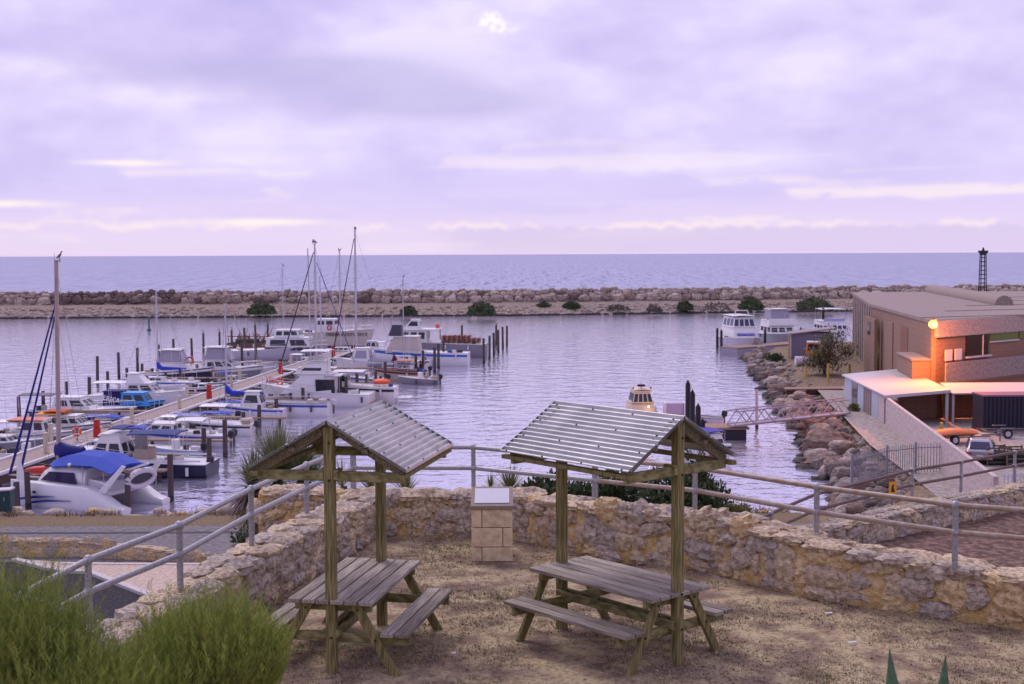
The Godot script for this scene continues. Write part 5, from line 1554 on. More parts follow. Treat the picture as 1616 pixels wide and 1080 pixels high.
# deck house: [x0, x1] along, w wide, from y0, h high; fr/rr slope of front and rear, si side inset; nw windows a side, nf front windows
func house(o: Node3D, x0: float, x1: float, w: float, y0: float, h: float, fr: float, rr: float, si: float, m: Material, gl: Material, nw := 3, nf := 2, v0 := 0.42, v1 := 0.86, called := "cabin") -> void:
	var p := [Vector3(x0, y0, -w / 2), Vector3(x1, y0, -w / 2 * 0.92), Vector3(x1, y0, w / 2 * 0.92), Vector3(x0, y0, w / 2)]
	var q := [Vector3(x0 + rr, y0 + h, -w / 2 + si), Vector3(x1 - fr, y0 + h, -w / 2 * 0.92 + si), Vector3(x1 - fr, y0 + h, w / 2 * 0.92 - si), Vector3(x0 + rr, y0 + h, w / 2 - si)]
	var b := B.new()
	b.quad(p[3], p[2], q[2], q[3]); b.quad(p[1], p[0], q[0], q[1]); b.quad(p[2], p[1], q[1], q[2]); b.quad(p[0], p[3], q[3], q[0]); b.quad(q[3], q[2], q[1], q[0])
	var c := part(called, b, m, o)
	part("roof", B.new().box(Vector3((x0 + rr + x1 - fr) / 2, y0 + h + 0.03, 0), Vector3(x1 - fr - x0 - rr + 0.25, 0.08, w - 2 * si + 0.12), Basis(), 0.03), m, c)
	var face := func(a, bb, cc, d, k, k2):
		for i in k:
			var u0: float = (i + 0.12) / k; var u1: float = (i + 0.88) / k
			if k2: u0 = lerpf(0.04, 0.96, u0); u1 = lerpf(0.04, 0.96, u1)
			var f := func(u, v): return a.lerp(bb, u).lerp(d.lerp(cc, u), v)
			part("window", B.new().slab(f.call(u0, v0), f.call(u1, v0), f.call(u1, v1), f.call(u0, v1), 0.02), gl, c)
	if nw > 0:
		face.call(p[3], p[2], q[2], q[3], nw, true)
		face.call(p[1], p[0], q[0], q[1], nw, true)
	if nf > 0: face.call(p[2], p[1], q[1], q[2], nf, false)
	if nf > 0: face.call(p[0], p[3], q[3], q[0], 2, false)

func canopy(o: Node3D, x0: float, x1: float, w: float, y0: float, y1: float, m: Material, called := "canopy", bow := 0.12, posts := true) -> void:
	var rings := []
	for i in 5:
		var x := lerpf(x0, x1, i / 4.0)
		var lift := bow * sin(PI * (0.15 + 0.7 * i / 4.0))
		var ring := PackedVector3Array()
		for j in 7:
			var z := lerpf(-w / 2, w / 2, j / 6.0)
			ring.append(Vector3(x, y1 + lift - 0.10 * pow(absf(z) / (w / 2), 2.0), z))
		for j in range(6, -1, -1): ring.append(ring[j] - Vector3(0, 0.06, 0))
		rings.append(ring)
	part(called, B.new().loft(rings, true, true), m, o)
	if posts:
		for x in [x0 + 0.1, x1 - 0.1]:
			for z in [-w / 2 + 0.05, w / 2 - 0.05]:
				part("canopy_post", B.new().tube(Vector3(x, y0, z), Vector3(x, y1 + 0.02, z), 0.025, 0.025, 6), mat("stainless", c8(190, 188, 196), 0.3, 0.7), o)

func bow_rail(o: Node3D, L: float, Bm: float, F: float, rise: float, t0 := 0.5) -> void:
	var st := mat("stainless", c8(190, 188, 196), 0.3, 0.7)
	var b := B.new()
	var last := []
	for i in 8:
		var t := lerpf(t0, 0.985, i / 7.0)
		var hb := maxf(0.05, hull_half(t, Bm, 0.45)) - 0.05
		var x := -L * 0.5 + L * 0.91 * t + pow(t, 4.0) * 0.09 * L
		var y := F + rise * pow(t, 1.8)
		var now := [Vector3(x, y + 0.6, -hb), Vector3(x, y + 0.6, hb)]
		for k in 2:
			b.tube(Vector3(x, y, now[k].z), now[k], 0.018, 0.018, 5)
			if last.size(): b.tube(last[k], now[k], 0.02, 0.02, 5)
		last = now
	b.tube(last[0], last[1], 0.02, 0.02, 5)
	part("bow_rail", b, st, o)

func outboard(o: Node3D, x: float, y: float, z := 0.0, m: Material = null) -> void:
	var ob := part("outboard_motor", B.new().box(Vector3(x - 0.25, y + 0.35, z), Vector3(0.5, 0.55, 0.36), Basis(Vector3(0, 0, 1), 0.15), 0.1), m if m else mat("outboard black", c8(38, 36, 42), 0.35), o)
	part("motor_leg", B.new().box(Vector3(x - 0.22, y - 0.3, z), Vector3(0.2, 0.9, 0.12), Basis(), 0.03), mat("outboard grey", c8(90, 90, 96), 0.4), ob)

func mast(o: Node3D, x: float, y: float, h: float, r: float, m: Material, L: float, boom := 0.0, cover: Material = null, furl: Material = null, lean := 0.0, spread := 2) -> void:
	var topp := Vector3(x + lean, y + h, 0)
	part("mast", B.new().tube(Vector3(x, y, 0), topp, r, r * 0.75, 9), m, o)
	var wire := mat("rigging wire", c8(110, 106, 116), 0.4, 0.6)
	for k in spread:
		var hh := h * (0.42 + 0.28 * k)
		var c := Vector3(x + lean * hh / h, y + hh, 0)
		part("spreader", B.new().tube(c + Vector3(0, 0, -0.75), c + Vector3(0, 0, 0.75), 0.03, 0.03, 6), m, o)
	for s in [-1.0, 1.0]:
		part("shroud", B.new().path([Vector3(x - 0.2, y - 0.3, s * 1.25), Vector3(x + lean * 0.5, y + h * 0.7, s * 0.75), topp], 0.012, 4), wire, o)
	part("backstay", B.new().tube(topp, Vector3(-L * 0.48, y - 0.4, 0), 0.012, 0.012, 4), wire, o)
	if furl: part("furled_sail", B.new().tube(Vector3(L * 0.47, y - 0.1, 0), Vector3(x + lean + 0.15, y + h * 0.94, 0), 0.085, 0.05, 7), furl, o)
	else: part("forestay", B.new().tube(Vector3(L * 0.47, y - 0.1, 0), topp, 0.014, 0.014, 4), wire, o)
	part("masthead", B.new().box(topp + Vector3(0, 0.05, 0), Vector3(0.35, 0.1, 0.12), Basis(), 0.02), m, o)
	if boom > 0.0:
		part("boom", B.new().tube(Vector3(x - 0.1, y + 1.0, 0), Vector3(x - boom, y + 1.05, 0), 0.06, 0.06, 8), m, o)
		if cover:
			var rings := []
			for e in [[0.12, 0.9, 0.10], [0.0, 0.55, 0.22], [-0.15, 0.30, 0.24], [-0.5, 0.22, 0.20], [-0.85, 0.15, 0.15], [-1.0, 0.1, 0.07]]:
				var ring := PackedVector3Array()
				for j in 8:
					var t := TAU * j / 8
					ring.append(Vector3(x - 0.05 + e[0] * boom if e[0] < 0 else x + e[0], y + 1.1 + sin(t) * e[1] * 0.8 + (0.35 if e[0] >= 0 else 0.0), cos(t) * e[2]))
				rings.append(ring)
			part("sail_cover", B.new().loft(rings, true, true), cover, o)

func lettering(o: Node3D, text: String, at: Vector3, size: float, turn: float, m: Material, tilt := 0.0) -> void:
	var tm := TextMesh.new()
	tm.text = text
	var sf := SystemFont.new()
	sf.font_names = PackedStringArray(["Droid Sans"])
	sf.font_weight = 700
	tm.font = sf
	tm.font_size = 64
	tm.pixel_size = size / 64.0
	tm.depth = 0.02
	var i := part("lettering", tm, m, o)
	i.transform = Transform3D(Basis(Vector3.UP, turn) * Basis(Vector3(0, 0, 1), tilt), at)

# place a boat by the picture extent of its waterline; bow to the right when right is true
func berth(called: String, label: String, xl: float, xr: float, yw: float, right: bool, category := "boat", extra := 0.0) -> Array:
	var a := P(xl, yw, 0); var c := P(xr, yw, 0)
	var L := a.distance_to(c)
	var th := deg_to_rad(-5.4) if right else PI + deg_to_rad(-5.4)
	var o := thing(called, label, category, (a + c) * 0.5, th + extra, "boats moored along the jetty")
	return [o, L]

func boats() -> void:
	var white := mat("white gel", c8(216, 216, 214), 0.35)
	var offw := mat("off white gel", c8(212, 208, 202), 0.5)
	var greyh := mat("grey hull", c8(126, 124, 132), 0.5)
	var cream := mat("cream hull", c8(188, 182, 166), 0.55)
	var navy := mat("navy hull", c8(24, 22, 54), 0.4)
	var blue := mat("canvas blue", c8(28, 62, 170), 0.75)
	var dblue := mat("canvas dark blue", c8(36, 54, 112), 0.8)
	var glass := mat("cabin glass", c8(38, 40, 52), 0.1)
	var clear := mat("clear curtain", c8(150, 146, 160), 0.25)
	var redb := mat("boot red", c8(120, 44, 40), 0.6)
	var bstripe := mat("stripe blue", c8(40, 70, 170), 0.4)
	var nstripe := mat("stripe navy", c8(30, 30, 60), 0.4)
	var canvas := mat("white canvas", c8(200, 198, 200), 0.85)
	var tarp := tmat("grey tarp", [c8(120, 122, 138), c8(142, 144, 158), c8(156, 158, 170)], 0.5, 0.04, 0.8, 2.0, 0.05, false, 190)
	var alloy := mat("mast alloy", c8(186, 184, 192), 0.4, 0.3)
	var maroon := mat("maroon", c8(96, 30, 34), 0.7)
	var r: Array; var o: Node3D; var L: float
	# ---- left of the jetty, bows to the right
	r = berth("runabout", "low white runabout with dark grey topsides nearest the jetty's shore end", -60, 76, 714, true); o = r[0]; L = r[1]
	hull(o, L, 2.2, 0.75, 0.35, greyh, white); house(o, -1.2, 1.0, 1.7, 0.75, 0.5, 0.6, 0.2, 0.15, white, glass, 2, 2); bow_rail(o, L, 2.2, 0.75, 0.35)
	r = berth("cabin_boat", "small white cabin boat with arched dark windows and orange roof edge", -20, 120, 704, true); o = r[0]; L = r[1]
	hull(o, L, 2.4, 0.85, 0.4, greyh, white, white); house(o, -0.6, 1.6, 1.9, 0.85, 1.25, 0.35, 0.25, 0.15, white, glass, 2, 2, 0.4, 0.85, "wheelhouse"); house(o, 1.6, 2.6, 1.5, 0.9, 0.45, 0.5, 0.0, 0.2, white, glass, 0, 0)
	part("roof_edge", B.new().box(Vector3(-0.1, 2.13, 0), Vector3(2.8, 0.1, 2.1), Basis(), 0.03), mat("orange trim", c8(196, 110, 84), 0.6), o)
	canopy(o, -2.6, -0.5, 2.0, 0.9, 2.0, white)
	r = berth("motor_cruiser", "white motor cruiser with yellow and orange canvas over its cockpit", 30, 178, 693, true); o = r[0]; L = r[1]
	hull(o, L, 2.7, 1.0, 0.45, greyh, white, white); house(o, -1.0, 2.0, 2.1, 1.0, 0.95, 0.9, 0.1, 0.2, white, glass, 3, 3); bow_rail(o, L, 2.7, 1.0, 0.45)
	canopy(o, -2.1, -0.1, 2.2, 1.6, 2.15, mat("canvas yellow", c8(214, 150, 50), 0.8), "canopy", 0.1, false); canopy(o, -1.5, 0.3, 1.8, 1.9, 2.35, mat("canvas orange", c8(190, 84, 40), 0.8), "canopy", 0.12, false)
	for z in [-0.9, 0.9]: part("canopy_post", B.new().tube(Vector3(-1.9, 1.0, z), Vector3(-1.9, 2.15, z), 0.025, 0.025, 6), mat("stainless", c8(190, 188, 196), 0.3, 0.7), o)
	r = berth("motor_cruiser", "sleek white cruiser with long dark side window and grey awning aft", 48, 218, 659, true); o = r[0]; L = r[1]
	hull(o, L, 3.0, 0.72, 0.3, white, white, nstripe); house(o, -2.7, 1.2, 2.4, 0.75, 1.15, 1.3, 0.3, 0.25, white, glass, 2, 2, 0.35, 0.8); bow_rail(o, L, 3.0, 0.72, 0.3)
	canopy(o, -5.8, -2.6, 2.4, 0.9, 2.2, mat("canvas grey", c8(104, 102, 112), 0.8), "awning", 0.05)
	r = berth("cabin_boat", "bright blue cabin boat with name painted on its dark blue canvas", 158, 262, 652, true); o = r[0]; L = r[1]
	var sky_blue := mat("sky blue paint", c8(60, 150, 214), 0.4)
	hull(o, L, 2.3, 0.75, 0.55, navy, sky_blue, sky_blue); house(o, -0.9, 2.0, 1.9, 0.75, 1.2, 0.8, 0.1, 0.12, sky_blue, glass, 2, 2)
	var can := mat("canvas navy", c8(34, 30, 96), 0.85)
	house(o, -2.6, -0.9, 2.0, 0.7, 1.4, 0.0, 0.1, 0.1, can, can, 0, 0, 0.4, 0.8, "canvas_enclosure")
	lettering(o, "ERICA", Vector3(-1.72, 1.42, 1.03), 0.6, 0.0, mat("letter white", c8(222, 222, 226), 0.6), -0.2)
	r = berth("flybridge_cruiser", "white cruiser with sloping cabin front and hard canopy, behind the bright blue boat", 140, 298, 639, true); o = r[0]; L = r[1]
	hull(o, L, 3.0, 1.0, 0.5, white, white); house(o, -1.0, 2.6, 2.4, 1.0, 1.2, 1.2, 0.2, 0.2, white, glass, 2, 2); house(o, -0.9, 1.0, 1.9, 2.25, 0.9, 0.9, 0.1, 0.25, white, white, 0, 0, 0.4, 0.8, "flybridge"); canopy(o, -4.4, -1.0, 2.5, 1.0, 2.3, white); bow_rail(o, L, 3.0, 1.0, 0.5)
	r = berth("sailing_boat", "white sailing boat with curled bright blue sail cover on its boom", 190, 312, 614, true, "sailboat"); o = r[0]; L = r[1]
	hull(o, L, 2.6, 0.85, 0.35, white, white, bstripe); house(o, -0.8, 2.0, 1.7, 0.85, 0.45, 0.5, 0.2, 0.2, white, glass, 3, 0); mast(o, 0.1, 1.2, 9.8, 0.10, alloy, L, 3.2, blue); bow_rail(o, L, 2.6, 0.85, 0.35)
	o.rotation.y += PI
	r = berth("runabout", "little white open runabout with navy hull sides behind the blue sail cover", 288, 352, 622, true); o = r[0]; L = r[1]
	hull(o, L, 2.0, 0.7, 0.3, navy, white, white); house(o, -0.4, 1.0, 1.4, 0.7, 0.4, 0.7, 0.1, 0.2, white, glass, 1, 1)
	r = berth("flybridge_cruiser", "tall white flybridge cruiser with clear curtains, beyond the blue sail cover", 222, 338, 602, true); o = r[0]; L = r[1]
	hull(o, L, 3.2, 1.15, 0.6, navy, white, white); house(o, -1.8, 2.6, 2.6, 1.15, 1.1, 1.6, 0.2, 0.25, white, glass, 0, 0); house(o, -1.9, 1.2, 2.2, 2.3, 1.5, 0.7, 0.3, 0.25, clear, white, 0, 0, 0.4, 0.8, "curtains"); canopy(o, -1.9, 0.8, 2.3, 2.2, 3.8, white); bow_rail(o, L, 3.2, 1.15, 0.6)
	r = berth("flybridge_cruiser", "white flybridge cruiser with slanted striped windows and yellow lettering", 296, 416, 600, true); o = r[0]; L = r[1]
	hull(o, L, 3.2, 1.2, 0.6, greyh, white, white); house(o, -2.2, 2.2, 2.6, 1.2, 1.25, 1.7, 0.2, 0.2, white, glass, 3, 2); house(o, -2.2, 0.9, 2.2, 2.5, 1.5, 0.6, 0.3, 0.25, clear, white, 0, 0, 0.4, 0.8, "curtains"); canopy(o, -2.3, 0.6, 2.4, 2.4, 4.0, white); bow_rail(o, L, 3.2, 1.2, 0.6)
	part("name_panel", B.new().box(Vector3(-0.8, 1.05, 1.62), Vector3(1.9, 0.28, 0.02)), mat("panel yellow", c8(206, 160, 70), 0.6), o)
	part("lifebuoy", torus(Vector3(-4.0, 2.4, 1.0), 0.4, 0.1), mat("lifebuoy red", c8(190, 60, 54), 0.6), o)
	r = berth("runabout", "small white runabout lying against the jetty ahead of the striped-window cruiser", 372, 436, 594, true); o = r[0]; L = r[1]
	hull(o, L, 2.1, 0.8, 0.4, offw, white); house(o, -0.6, 1.2, 1.5, 0.8, 0.5, 0.8, 0.1, 0.2, white, glass, 1, 1); bow_rail(o, L, 2.1, 0.8, 0.4)
	# ---- the long fishing boats at the outer end
	r = berth("fishing_boat", "long pale grey fishing boat with white two-level wheelhouse and lettered bow", 336, 520, 567, true); o = r[0]; L = r[1]
	hull(o, L, 4.6, 1.25, 0.9, mat("pale grey hull", c8(176, 172, 178), 0.5), offw, null, 0.6); house(o, -0.4, 6.6, 3.8, 1.6, 1.5, 1.0, 0.3, 0.2, white, glass, 2, 3, 0.3, 0.85, "wheelhouse"); house(o, 0.8, 4.6, 3.0, 3.2, 1.0, 0.4, 0.2, 0.2, white, glass, 3, 3, 0.3, 0.85, "upper_wheelhouse")
	part("dark_band", B.new().box(Vector3(3.2, 1.62, 0), Vector3(7.2, 0.4, 4.0)), nstripe, o)
	lettering(o, "Cara V", Vector3(6.2, 0.85, 2.15), 0.75, 0.18, mat("letter navy", c8(28, 26, 44), 0.6)); bow_rail(o, L, 4.6, 1.25, 0.9)
	r = berth("work_boat", "rusty work boat heaped with pots and gear behind the pale grey fishing boat", 362, 470, 551, true); o = r[0]; L = r[1]
	hull(o, L, 3.6, 1.0, 0.6, mat("rust hull", c8(116, 88, 66), 0.85), mat("dark beam", c8(54, 40, 38), 0.9), null, 0.6)
	for k in 26:
		var px := rng.randf_range(-5.0, 1.5)
		part("gear", B.new().tube(Vector3(px, 1.0, rng.randf_range(-1.3, 1.3)), Vector3(px + rng.randf_range(-1.0, 1.0), rng.randf_range(1.8, 3.4), rng.randf_range(-1.3, 1.3)), 0.09, 0.05, 5), mat("rust steel", c8(112, 88, 76), 0.8) if k % 3 else mat("rust red", c8(130, 62, 46), 0.8), o)
	part("rail", B.new().box(Vector3(-1.6, 2.1, 1.5), Vector3(7.6, 0.12, 0.1)), mat("rust red", c8(130, 62, 46), 0.8), o)
	for k in 6: part("stanchion", B.new().box(Vector3(-5.2 + k * 1.45, 1.5, 1.5), Vector3(0.1, 1.2, 0.1)), mat("rust steel", c8(112, 88, 76), 0.8), o)
	part("crate", B.new().box(Vector3(-2.5, 1.3, 0.3), Vector3(3.4, 0.7, 1.8), Basis(), 0.05), mat("green slat", c8(84, 84, 66), 0.8), o)
	r = berth("charter_boat", "cream charter vessel with lettered high bow and white wheelhouse with a lifebuoy", 462, 592, 549, true); o = r[0]; L = r[1]
	hull(o, L, 4.4, 2.5, 0.6, cream, offw, null, 0.6, maroon); house(o, -2.6, 0.6, 3.2, 2.5, 2.1, 0.2, 0.1, 0.1, white, glass, 2, 3, 0.6, 0.9, "wheelhouse")
	part("lifebuoy", torus(Vector3(-0.3, 3.3, 1.75), 0.34, 0.09), mat("lifebuoy red", c8(190, 60, 54), 0.6), o)
	lettering(o, "INDIAN EXPLORER", Vector3(2.6, 2.25, 2.24), 0.75, 0.04, mat("letter maroon", c8(74, 30, 44), 0.6)); bow_rail(o, L, 4.4, 2.5, 0.6, 0.6)
	part("deck_rail", B.new().path([Vector3(-5.4, 3.6, 2.0), Vector3(-2.8, 3.6, 2.0)], 0.03, 5).path([Vector3(-5.4, 3.1, 2.0), Vector3(-2.8, 3.1, 2.0)], 0.03, 5), alloy, o)
	# ---- right of the jetty, bows to the left
	catamaran()
	r = berth("cruising_boat", "navy hulled boat with white wheelhouse forward and flat blue canopy aft", 95, 338, 749, false); o = r[0]; L = r[1]
	hull(o, L, 3.4, 0.95, 0.75, navy, white, null, 0.5); house(o, 0.4, 3.0, 2.5, 1.35, 1.5, 0.9, 0.5, 0.3, white, glass, 2, 2, 0.15, 0.6, "wheelhouse"); house(o, 3.0, 4.3, 2.2, 1.35, 0.4, 0.5, 0.0, 0.2, white, glass, 0, 0); canopy(o, -3.2, 0.2, 2.6, 1.0, 2.95, dblue); bow_rail(o, L, 3.4, 0.95, 0.75)
	canopy(o, 0.5, 1.6, 2.0, 2.7, 3.25, dblue, "folded_canvas", 0.15, false)
	part("bulwark", B.new().box(Vector3(-2.4, 1.2, 1.62), Vector3(5.2, 0.12, 0.08)), white, o); part("bulwark", B.new().box(Vector3(-2.4, 1.2, -1.62), Vector3(5.2, 0.12, 0.08)), white, o)
	part("deck_box", B.new().box(Vector3(-0.6, 1.4, 0), Vector3(1.0, 0.9, 1.6), Basis(), 0.06), mat("beige box", c8(170, 156, 140), 0.8), o)
	part("awning_curtain", B.new().box(Vector3(0.0, 1.9, 0.9), Vector3(0.9, 1.7, 0.04)), canvas, o)
	outboard(o, -4.9, 0.7)
	r = berth("motor_cruiser", "white half-cabin boat with blue tonneau cover and black outboards", 188, 364, 703, false); o = r[0]; L = r[1]
	hull(o, L, 2.9, 0.95, 0.5, white, white, bstripe); house(o, -0.3, 2.6, 2.2, 1.0, 0.75, 1.1, 0.1, 0.25, white, glass, 2, 2); canopy(o, 1.8, 4.0, 1.7, 1.0, 1.45, blue, "tonneau_cover", 0.1, false); bow_rail(o, L, 2.9, 0.95, 0.5); outboard(o, -L / 2, 0.65, 0.4); outboard(o, -L / 2, 0.65, -0.4)
	canopy(o, -2.6, -0.4, 2.2, 1.0, 2.1, white)
	r = berth("fishing_runabout", "white sport boat with thin white hardtop on tubes", 262, 402, 686, false); o = r[0]; L = r[1]
	hull(o, L, 2.6, 0.95, 0.45, white, white, nstripe); house(o, 0.6, 3.0, 2.0, 0.95, 0.6, 1.0, 0.1, 0.25, white, glass, 2, 2); canopy(o, -1.6, 0.6, 2.0, 0.95, 2.55, white, "hardtop", 0.04); canopy(o, 0.6, 3.4, 1.6, 1.3, 1.7, bstripe, "cover", 0.08, false); outboard(o, -L / 2, 0.6); bow_rail(o, L, 2.6, 0.95, 0.45)
	r = berth("sailing_boat", "white sloop with blue boom cover and small white wheelhouse with tinted panes", 342, 452, 660, false, "sailboat"); o = r[0]; L = r[1]
	hull(o, L, 2.5, 0.95, 0.4, white, white, bstripe); house(o, -1.3, 1.0, 1.8, 0.95, 1.5, 0.6, 0.5, 0.35, white, glass, 1, 1, 0.35, 0.8); mast(o, 2.3, 1.2, 9.2, 0.10, alloy, L, 3.4, blue, null, 0.0); bow_rail(o, L, 2.5, 0.95, 0.4)
	r = berth("work_punt", "open white work punt with high flat sides and blue stripe", 380, 522, 656, false); o = r[0]; L = r[1]
	hull(o, L, 2.8, 1.25, 0.2, white, greyh, bstripe, 0.75); outboard(o, -L / 2, 0.9, 0.4, mat("outboard white", c8(190, 190, 196), 0.4))
	for k in 5: part("rail_post", B.new().tube(Vector3(-3 + k * 1.5, 1.2, 1.35), Vector3(-3 + k * 1.5, 1.65, 1.35), 0.03, 0.03, 5), alloy, o)
	part("side_rail", B.new().path([Vector3(-3.2, 1.65, 1.35), Vector3(3.2, 1.65, 1.35)], 0.03, 5), alloy, o)
	r = berth("flybridge_cruiser", "largest white flybridge cruiser with black-framed saloon doors and stern platform", 410, 588, 640, false); o = r[0]; L = r[1]
	hull(o, L, 3.9, 1.25, 0.95, white, white, null, 0.5); house(o, -1.9, 3.2, 3.3, 1.3, 1.9, 2.2, 0.0, 0.3, white, glass, 0, 0)
	part("saloon_window", B.new().box(Vector3(-1.3, 2.05, -1.58), Vector3(1.9, 1.35, 0.1), Basis(Vector3.RIGHT, -0.12)), glass, o); part("saloon_window", B.new().box(Vector3(-1.3, 2.05, 1.58), Vector3(1.9, 1.35, 0.1), Basis(Vector3.RIGHT, 0.12)), glass, o)
	house(o, -1.2, 2.0, 2.8, 3.22, 1.1, 1.4, -0.1, 0.3, white, glass, 1, 0, 0.3, 0.55, "flybridge"); canopy(o, -1.6, 1.2, 2.8, 3.2, 5.5, white, "flybridge_roof", 0.1); canopy(o, -2.8, -1.2, 3.0, 1.3, 3.15, white, "cockpit_roof", 0.03)
	canopy(o, -1.2, 0.8, 2.4, 4.3, 4.7, white, "dash_cover", 0.25, false)
	part("stern_platform", B.new().box(Vector3(-L / 2 - 0.6, 0.3, 0), Vector3(1.2, 0.1, 3.2), Basis(), 0.03), mat("teak", c8(150, 118, 96), 0.7), o); bow_rail(o, L, 3.9, 1.25, 0.95)
	for k in 2: part("porthole", B.new().box(Vector3(3.0 + k * 1.2, 1.15, -1.62 + k * 0.25), Vector3(0.5, 0.16, 0.12)), glass, o)
	part("lifebuoy", torus(Vector3(3.9, 2.3, 0.9), 0.33, 0.09), mat("lifebuoy orange", c8(222, 84, 50), 0.5), o)
	r = berth("work_boat", "white work boat with orange life raft on its stern deck and fold-down platform", 505, 626, 634, false); o = r[0]; L = r[1]
	hull(o, L, 3.0, 1.55, 0.4, white, offw, nstripe, 0.6); canopy(o, -0.8, 2.4, 2.6, 1.5, 3.2, white, "hardtop", 0.05); house(o, 1.0, 2.8, 2.2, 1.6, 1.3, 0.5, 0.1, 0.2, white, glass, 2, 2)
	part("life_raft", B.new().ball(Vector3(-2.4, 2.05, 0), Vector3(0.95, 0.3, 0.7), 8), mat("raft orange", c8(226, 96, 56), 0.6), o); part("raft_box", B.new().box(Vector3(-2.4, 1.65, 0), Vector3(1.5, 0.4, 1.2), Basis(), 0.04), offw, o)
	part("dive_platform", B.new().box(Vector3(-L / 2 - 0.75, 0.5, 0), Vector3(1.6, 0.08, 2.2), Basis(), 0.02), white, o)
	part("strut", B.new().tube(Vector3(-L / 2, 1.5, 0.9), Vector3(-L / 2 - 1.2, 0.55, 0.9), 0.03, 0.03, 6), alloy, o); part("strut", B.new().tube(Vector3(-L / 2, 1.5, -0.9), Vector3(-L / 2 - 1.2, 0.55, -0.9), 0.03, 0.03, 6), alloy, o)
	r = berth("old_boat", "old timber boat with maroon trim and sagging grey cover", 590, 674, 602, false); o = r[0]; L = r[1]
	hull(o, L, 2.4, 1.2, 0.4, mat("weathered cream", c8(178, 164, 150), 0.7), maroon, maroon, 0.55)
	canopy(o, -1.8, 0.6, 2.0, 1.2, 2.3, tarp, "cover", -0.2); part("flag", B.new().prism([Vector2(0.3, 2.5), Vector2(1.1, 2.3), Vector2(0.95, 2.7), Vector2(0.75, 3.3)], -0.02, 0.02), maroon, o)
	part("flag_staff", B.new().tube(Vector3(0.9, 1.2, 0), Vector3(0.75, 3.4, 0), 0.03, 0.03, 6), maroon, o)
	part("cabin_top", B.new().box(Vector3(-0.6, 2.45, 0), Vector3(2.0, 0.12, 1.6), Basis(), 0.03), mat("orange trim", c8(196, 110, 84), 0.6), o)
	for k in 8: part("gear", B.new().tube(Vector3(rng.randf_range(-2.8, -1.6), 1.2, rng.randf_range(-0.8, 0.8)), Vector3(rng.randf_range(-3.2, -1.6), rng.randf_range(1.6, 2.6), rng.randf_range(-0.8, 0.8)), 0.09, 0.06, 5), maroon if k % 2 else mat("dark beam", c8(54, 40, 38), 0.9), o)
	r = berth("motor_cruiser", "white cruiser whose whole aft deck is wrapped in a grey tarpaulin", 528, 650, 588, false); o = r[0]; L = r[1]
	hull(o, L, 3.2, 1.2, 0.7, white, white, null, 0.5); house(o, 0.2, 2.8, 2.4, 1.2, 1.9, 0.7, 0.2, 0.3, white, mat("pale pane", c8(150, 146, 166), 0.2), 1, 2, 0.35, 0.85)
	var rings := []
	for e in [[0.4, 1.45, 2.0], [-1.2, 1.5, 2.2], [-3.0, 1.45, 1.9], [-4.6, 1.3, 1.6]]:
		rings.append(PackedVector3Array([Vector3(e[0], 0.5, -e[1] * 1.08), Vector3(e[0], 1.5, -e[1] * 1.05), Vector3(e[0], e[2], -0.5), Vector3(e[0], e[2] + 0.05, 0.4), Vector3(e[0], 1.5, e[1] * 1.05), Vector3(e[0], 0.5, e[1] * 1.08)]))
	part("tarpaulin", B.new().loft(rings, true, true), tarp, o)
	r = berth("motor_cruiser", "white cruiser with bright blue gunwale band and canvas-walled bridge", 588, 740, 577, false); o = r[0]; L = r[1]
	hull(o, L, 3.8, 1.75, 0.6, white, white, mat("stripe bright blue", c8(36, 92, 190), 0.4), 0.6); house(o, 0.0, 4.6, 3.0, 1.8, 2.1, 1.2, 0.2, 0.2, mat("canvas beige", c8(188, 176, 170), 0.85), glass, 0, 0, 0.4, 0.8, "canvas_bridge"); part("bridge_roof", B.new().box(Vector3(2.2, 3.95, 0), Vector3(4.0, 0.1, 2.9), Basis(), 0.03), white, o)
	house(o, 2.4, 4.2, 2.0, 4.0, 1.4, 0.5, 0.1, 0.3, mat("dark vinyl", c8(58, 56, 72), 0.4), glass, 0, 0, 0.4, 0.8, "upper_enclosure")
	part("quay_line", B.new().tube(Vector3(-L / 2, 1.5, 1.2), Vector3(-L / 2 - 0.2, 0.1, 1.6), 0.02, 0.02, 5), alloy, o)
	r = berth("crayfish_boat", "grey crayfishing boat with long stacks of red-brown pots on its deck", 615, 768, 563, false); o = r[0]; L = r[1]
	hull(o, L, 4.2, 1.9, 0.6, greyh, offw, null, 0.65); house(o, 1.4, 6.0, 3.4, 2.0, 1.9, 1.0, 0.0, 0.2, offw, glass, 3, 3, 0.35, 0.85, "wheelhouse"); part("bridge_deck", B.new().box(Vector3(2.6, 4.0, 0), Vector3(5.8, 0.2, 3.6), Basis(), 0.05), white, o); house(o, 2.4, 5.0, 2.2, 4.1, 1.3, 1.2, 0.3, 0.4, white, glass, 1, 2, 0.3, 0.8, "flybridge")
	part("post", B.new().box(Vector3(-0.1, 3.2, 1.5), Vector3(0.12, 1.7, 0.12)), maroon, o)
	for ix in 8:
		for iy in 3:
			if iy == 2 and ix > 5: continue
			for iz in 2:
				var pt := part("pot", B.new().box(Vector3(-0.9 - ix * 0.72, 2.25 + iy * 0.36, -0.9 + iz * 1.8), Vector3(0.56, 0.1, 0.9), Basis(), 0.02).box(Vector3(-0.9 - ix * 0.72, 2.4 + iy * 0.36, -0.9 + iz * 1.8), Vector3(0.5, 0.03, 0.84)).box(Vector3(-0.9 - ix * 0.72, 2.08 + iy * 0.36, -0.9 + iz * 1.8), Vector3(0.56, 0.05, 0.9)), mat("pot slats", c8(136, 84, 66), 0.85), o)
	part("buoy", B.new().ball(Vector3(0.2, 4.4, 0.9), Vector3(0.35, 0.4, 0.35), 7), mat("buoy pink", c8(214, 96, 96), 0.6), o)
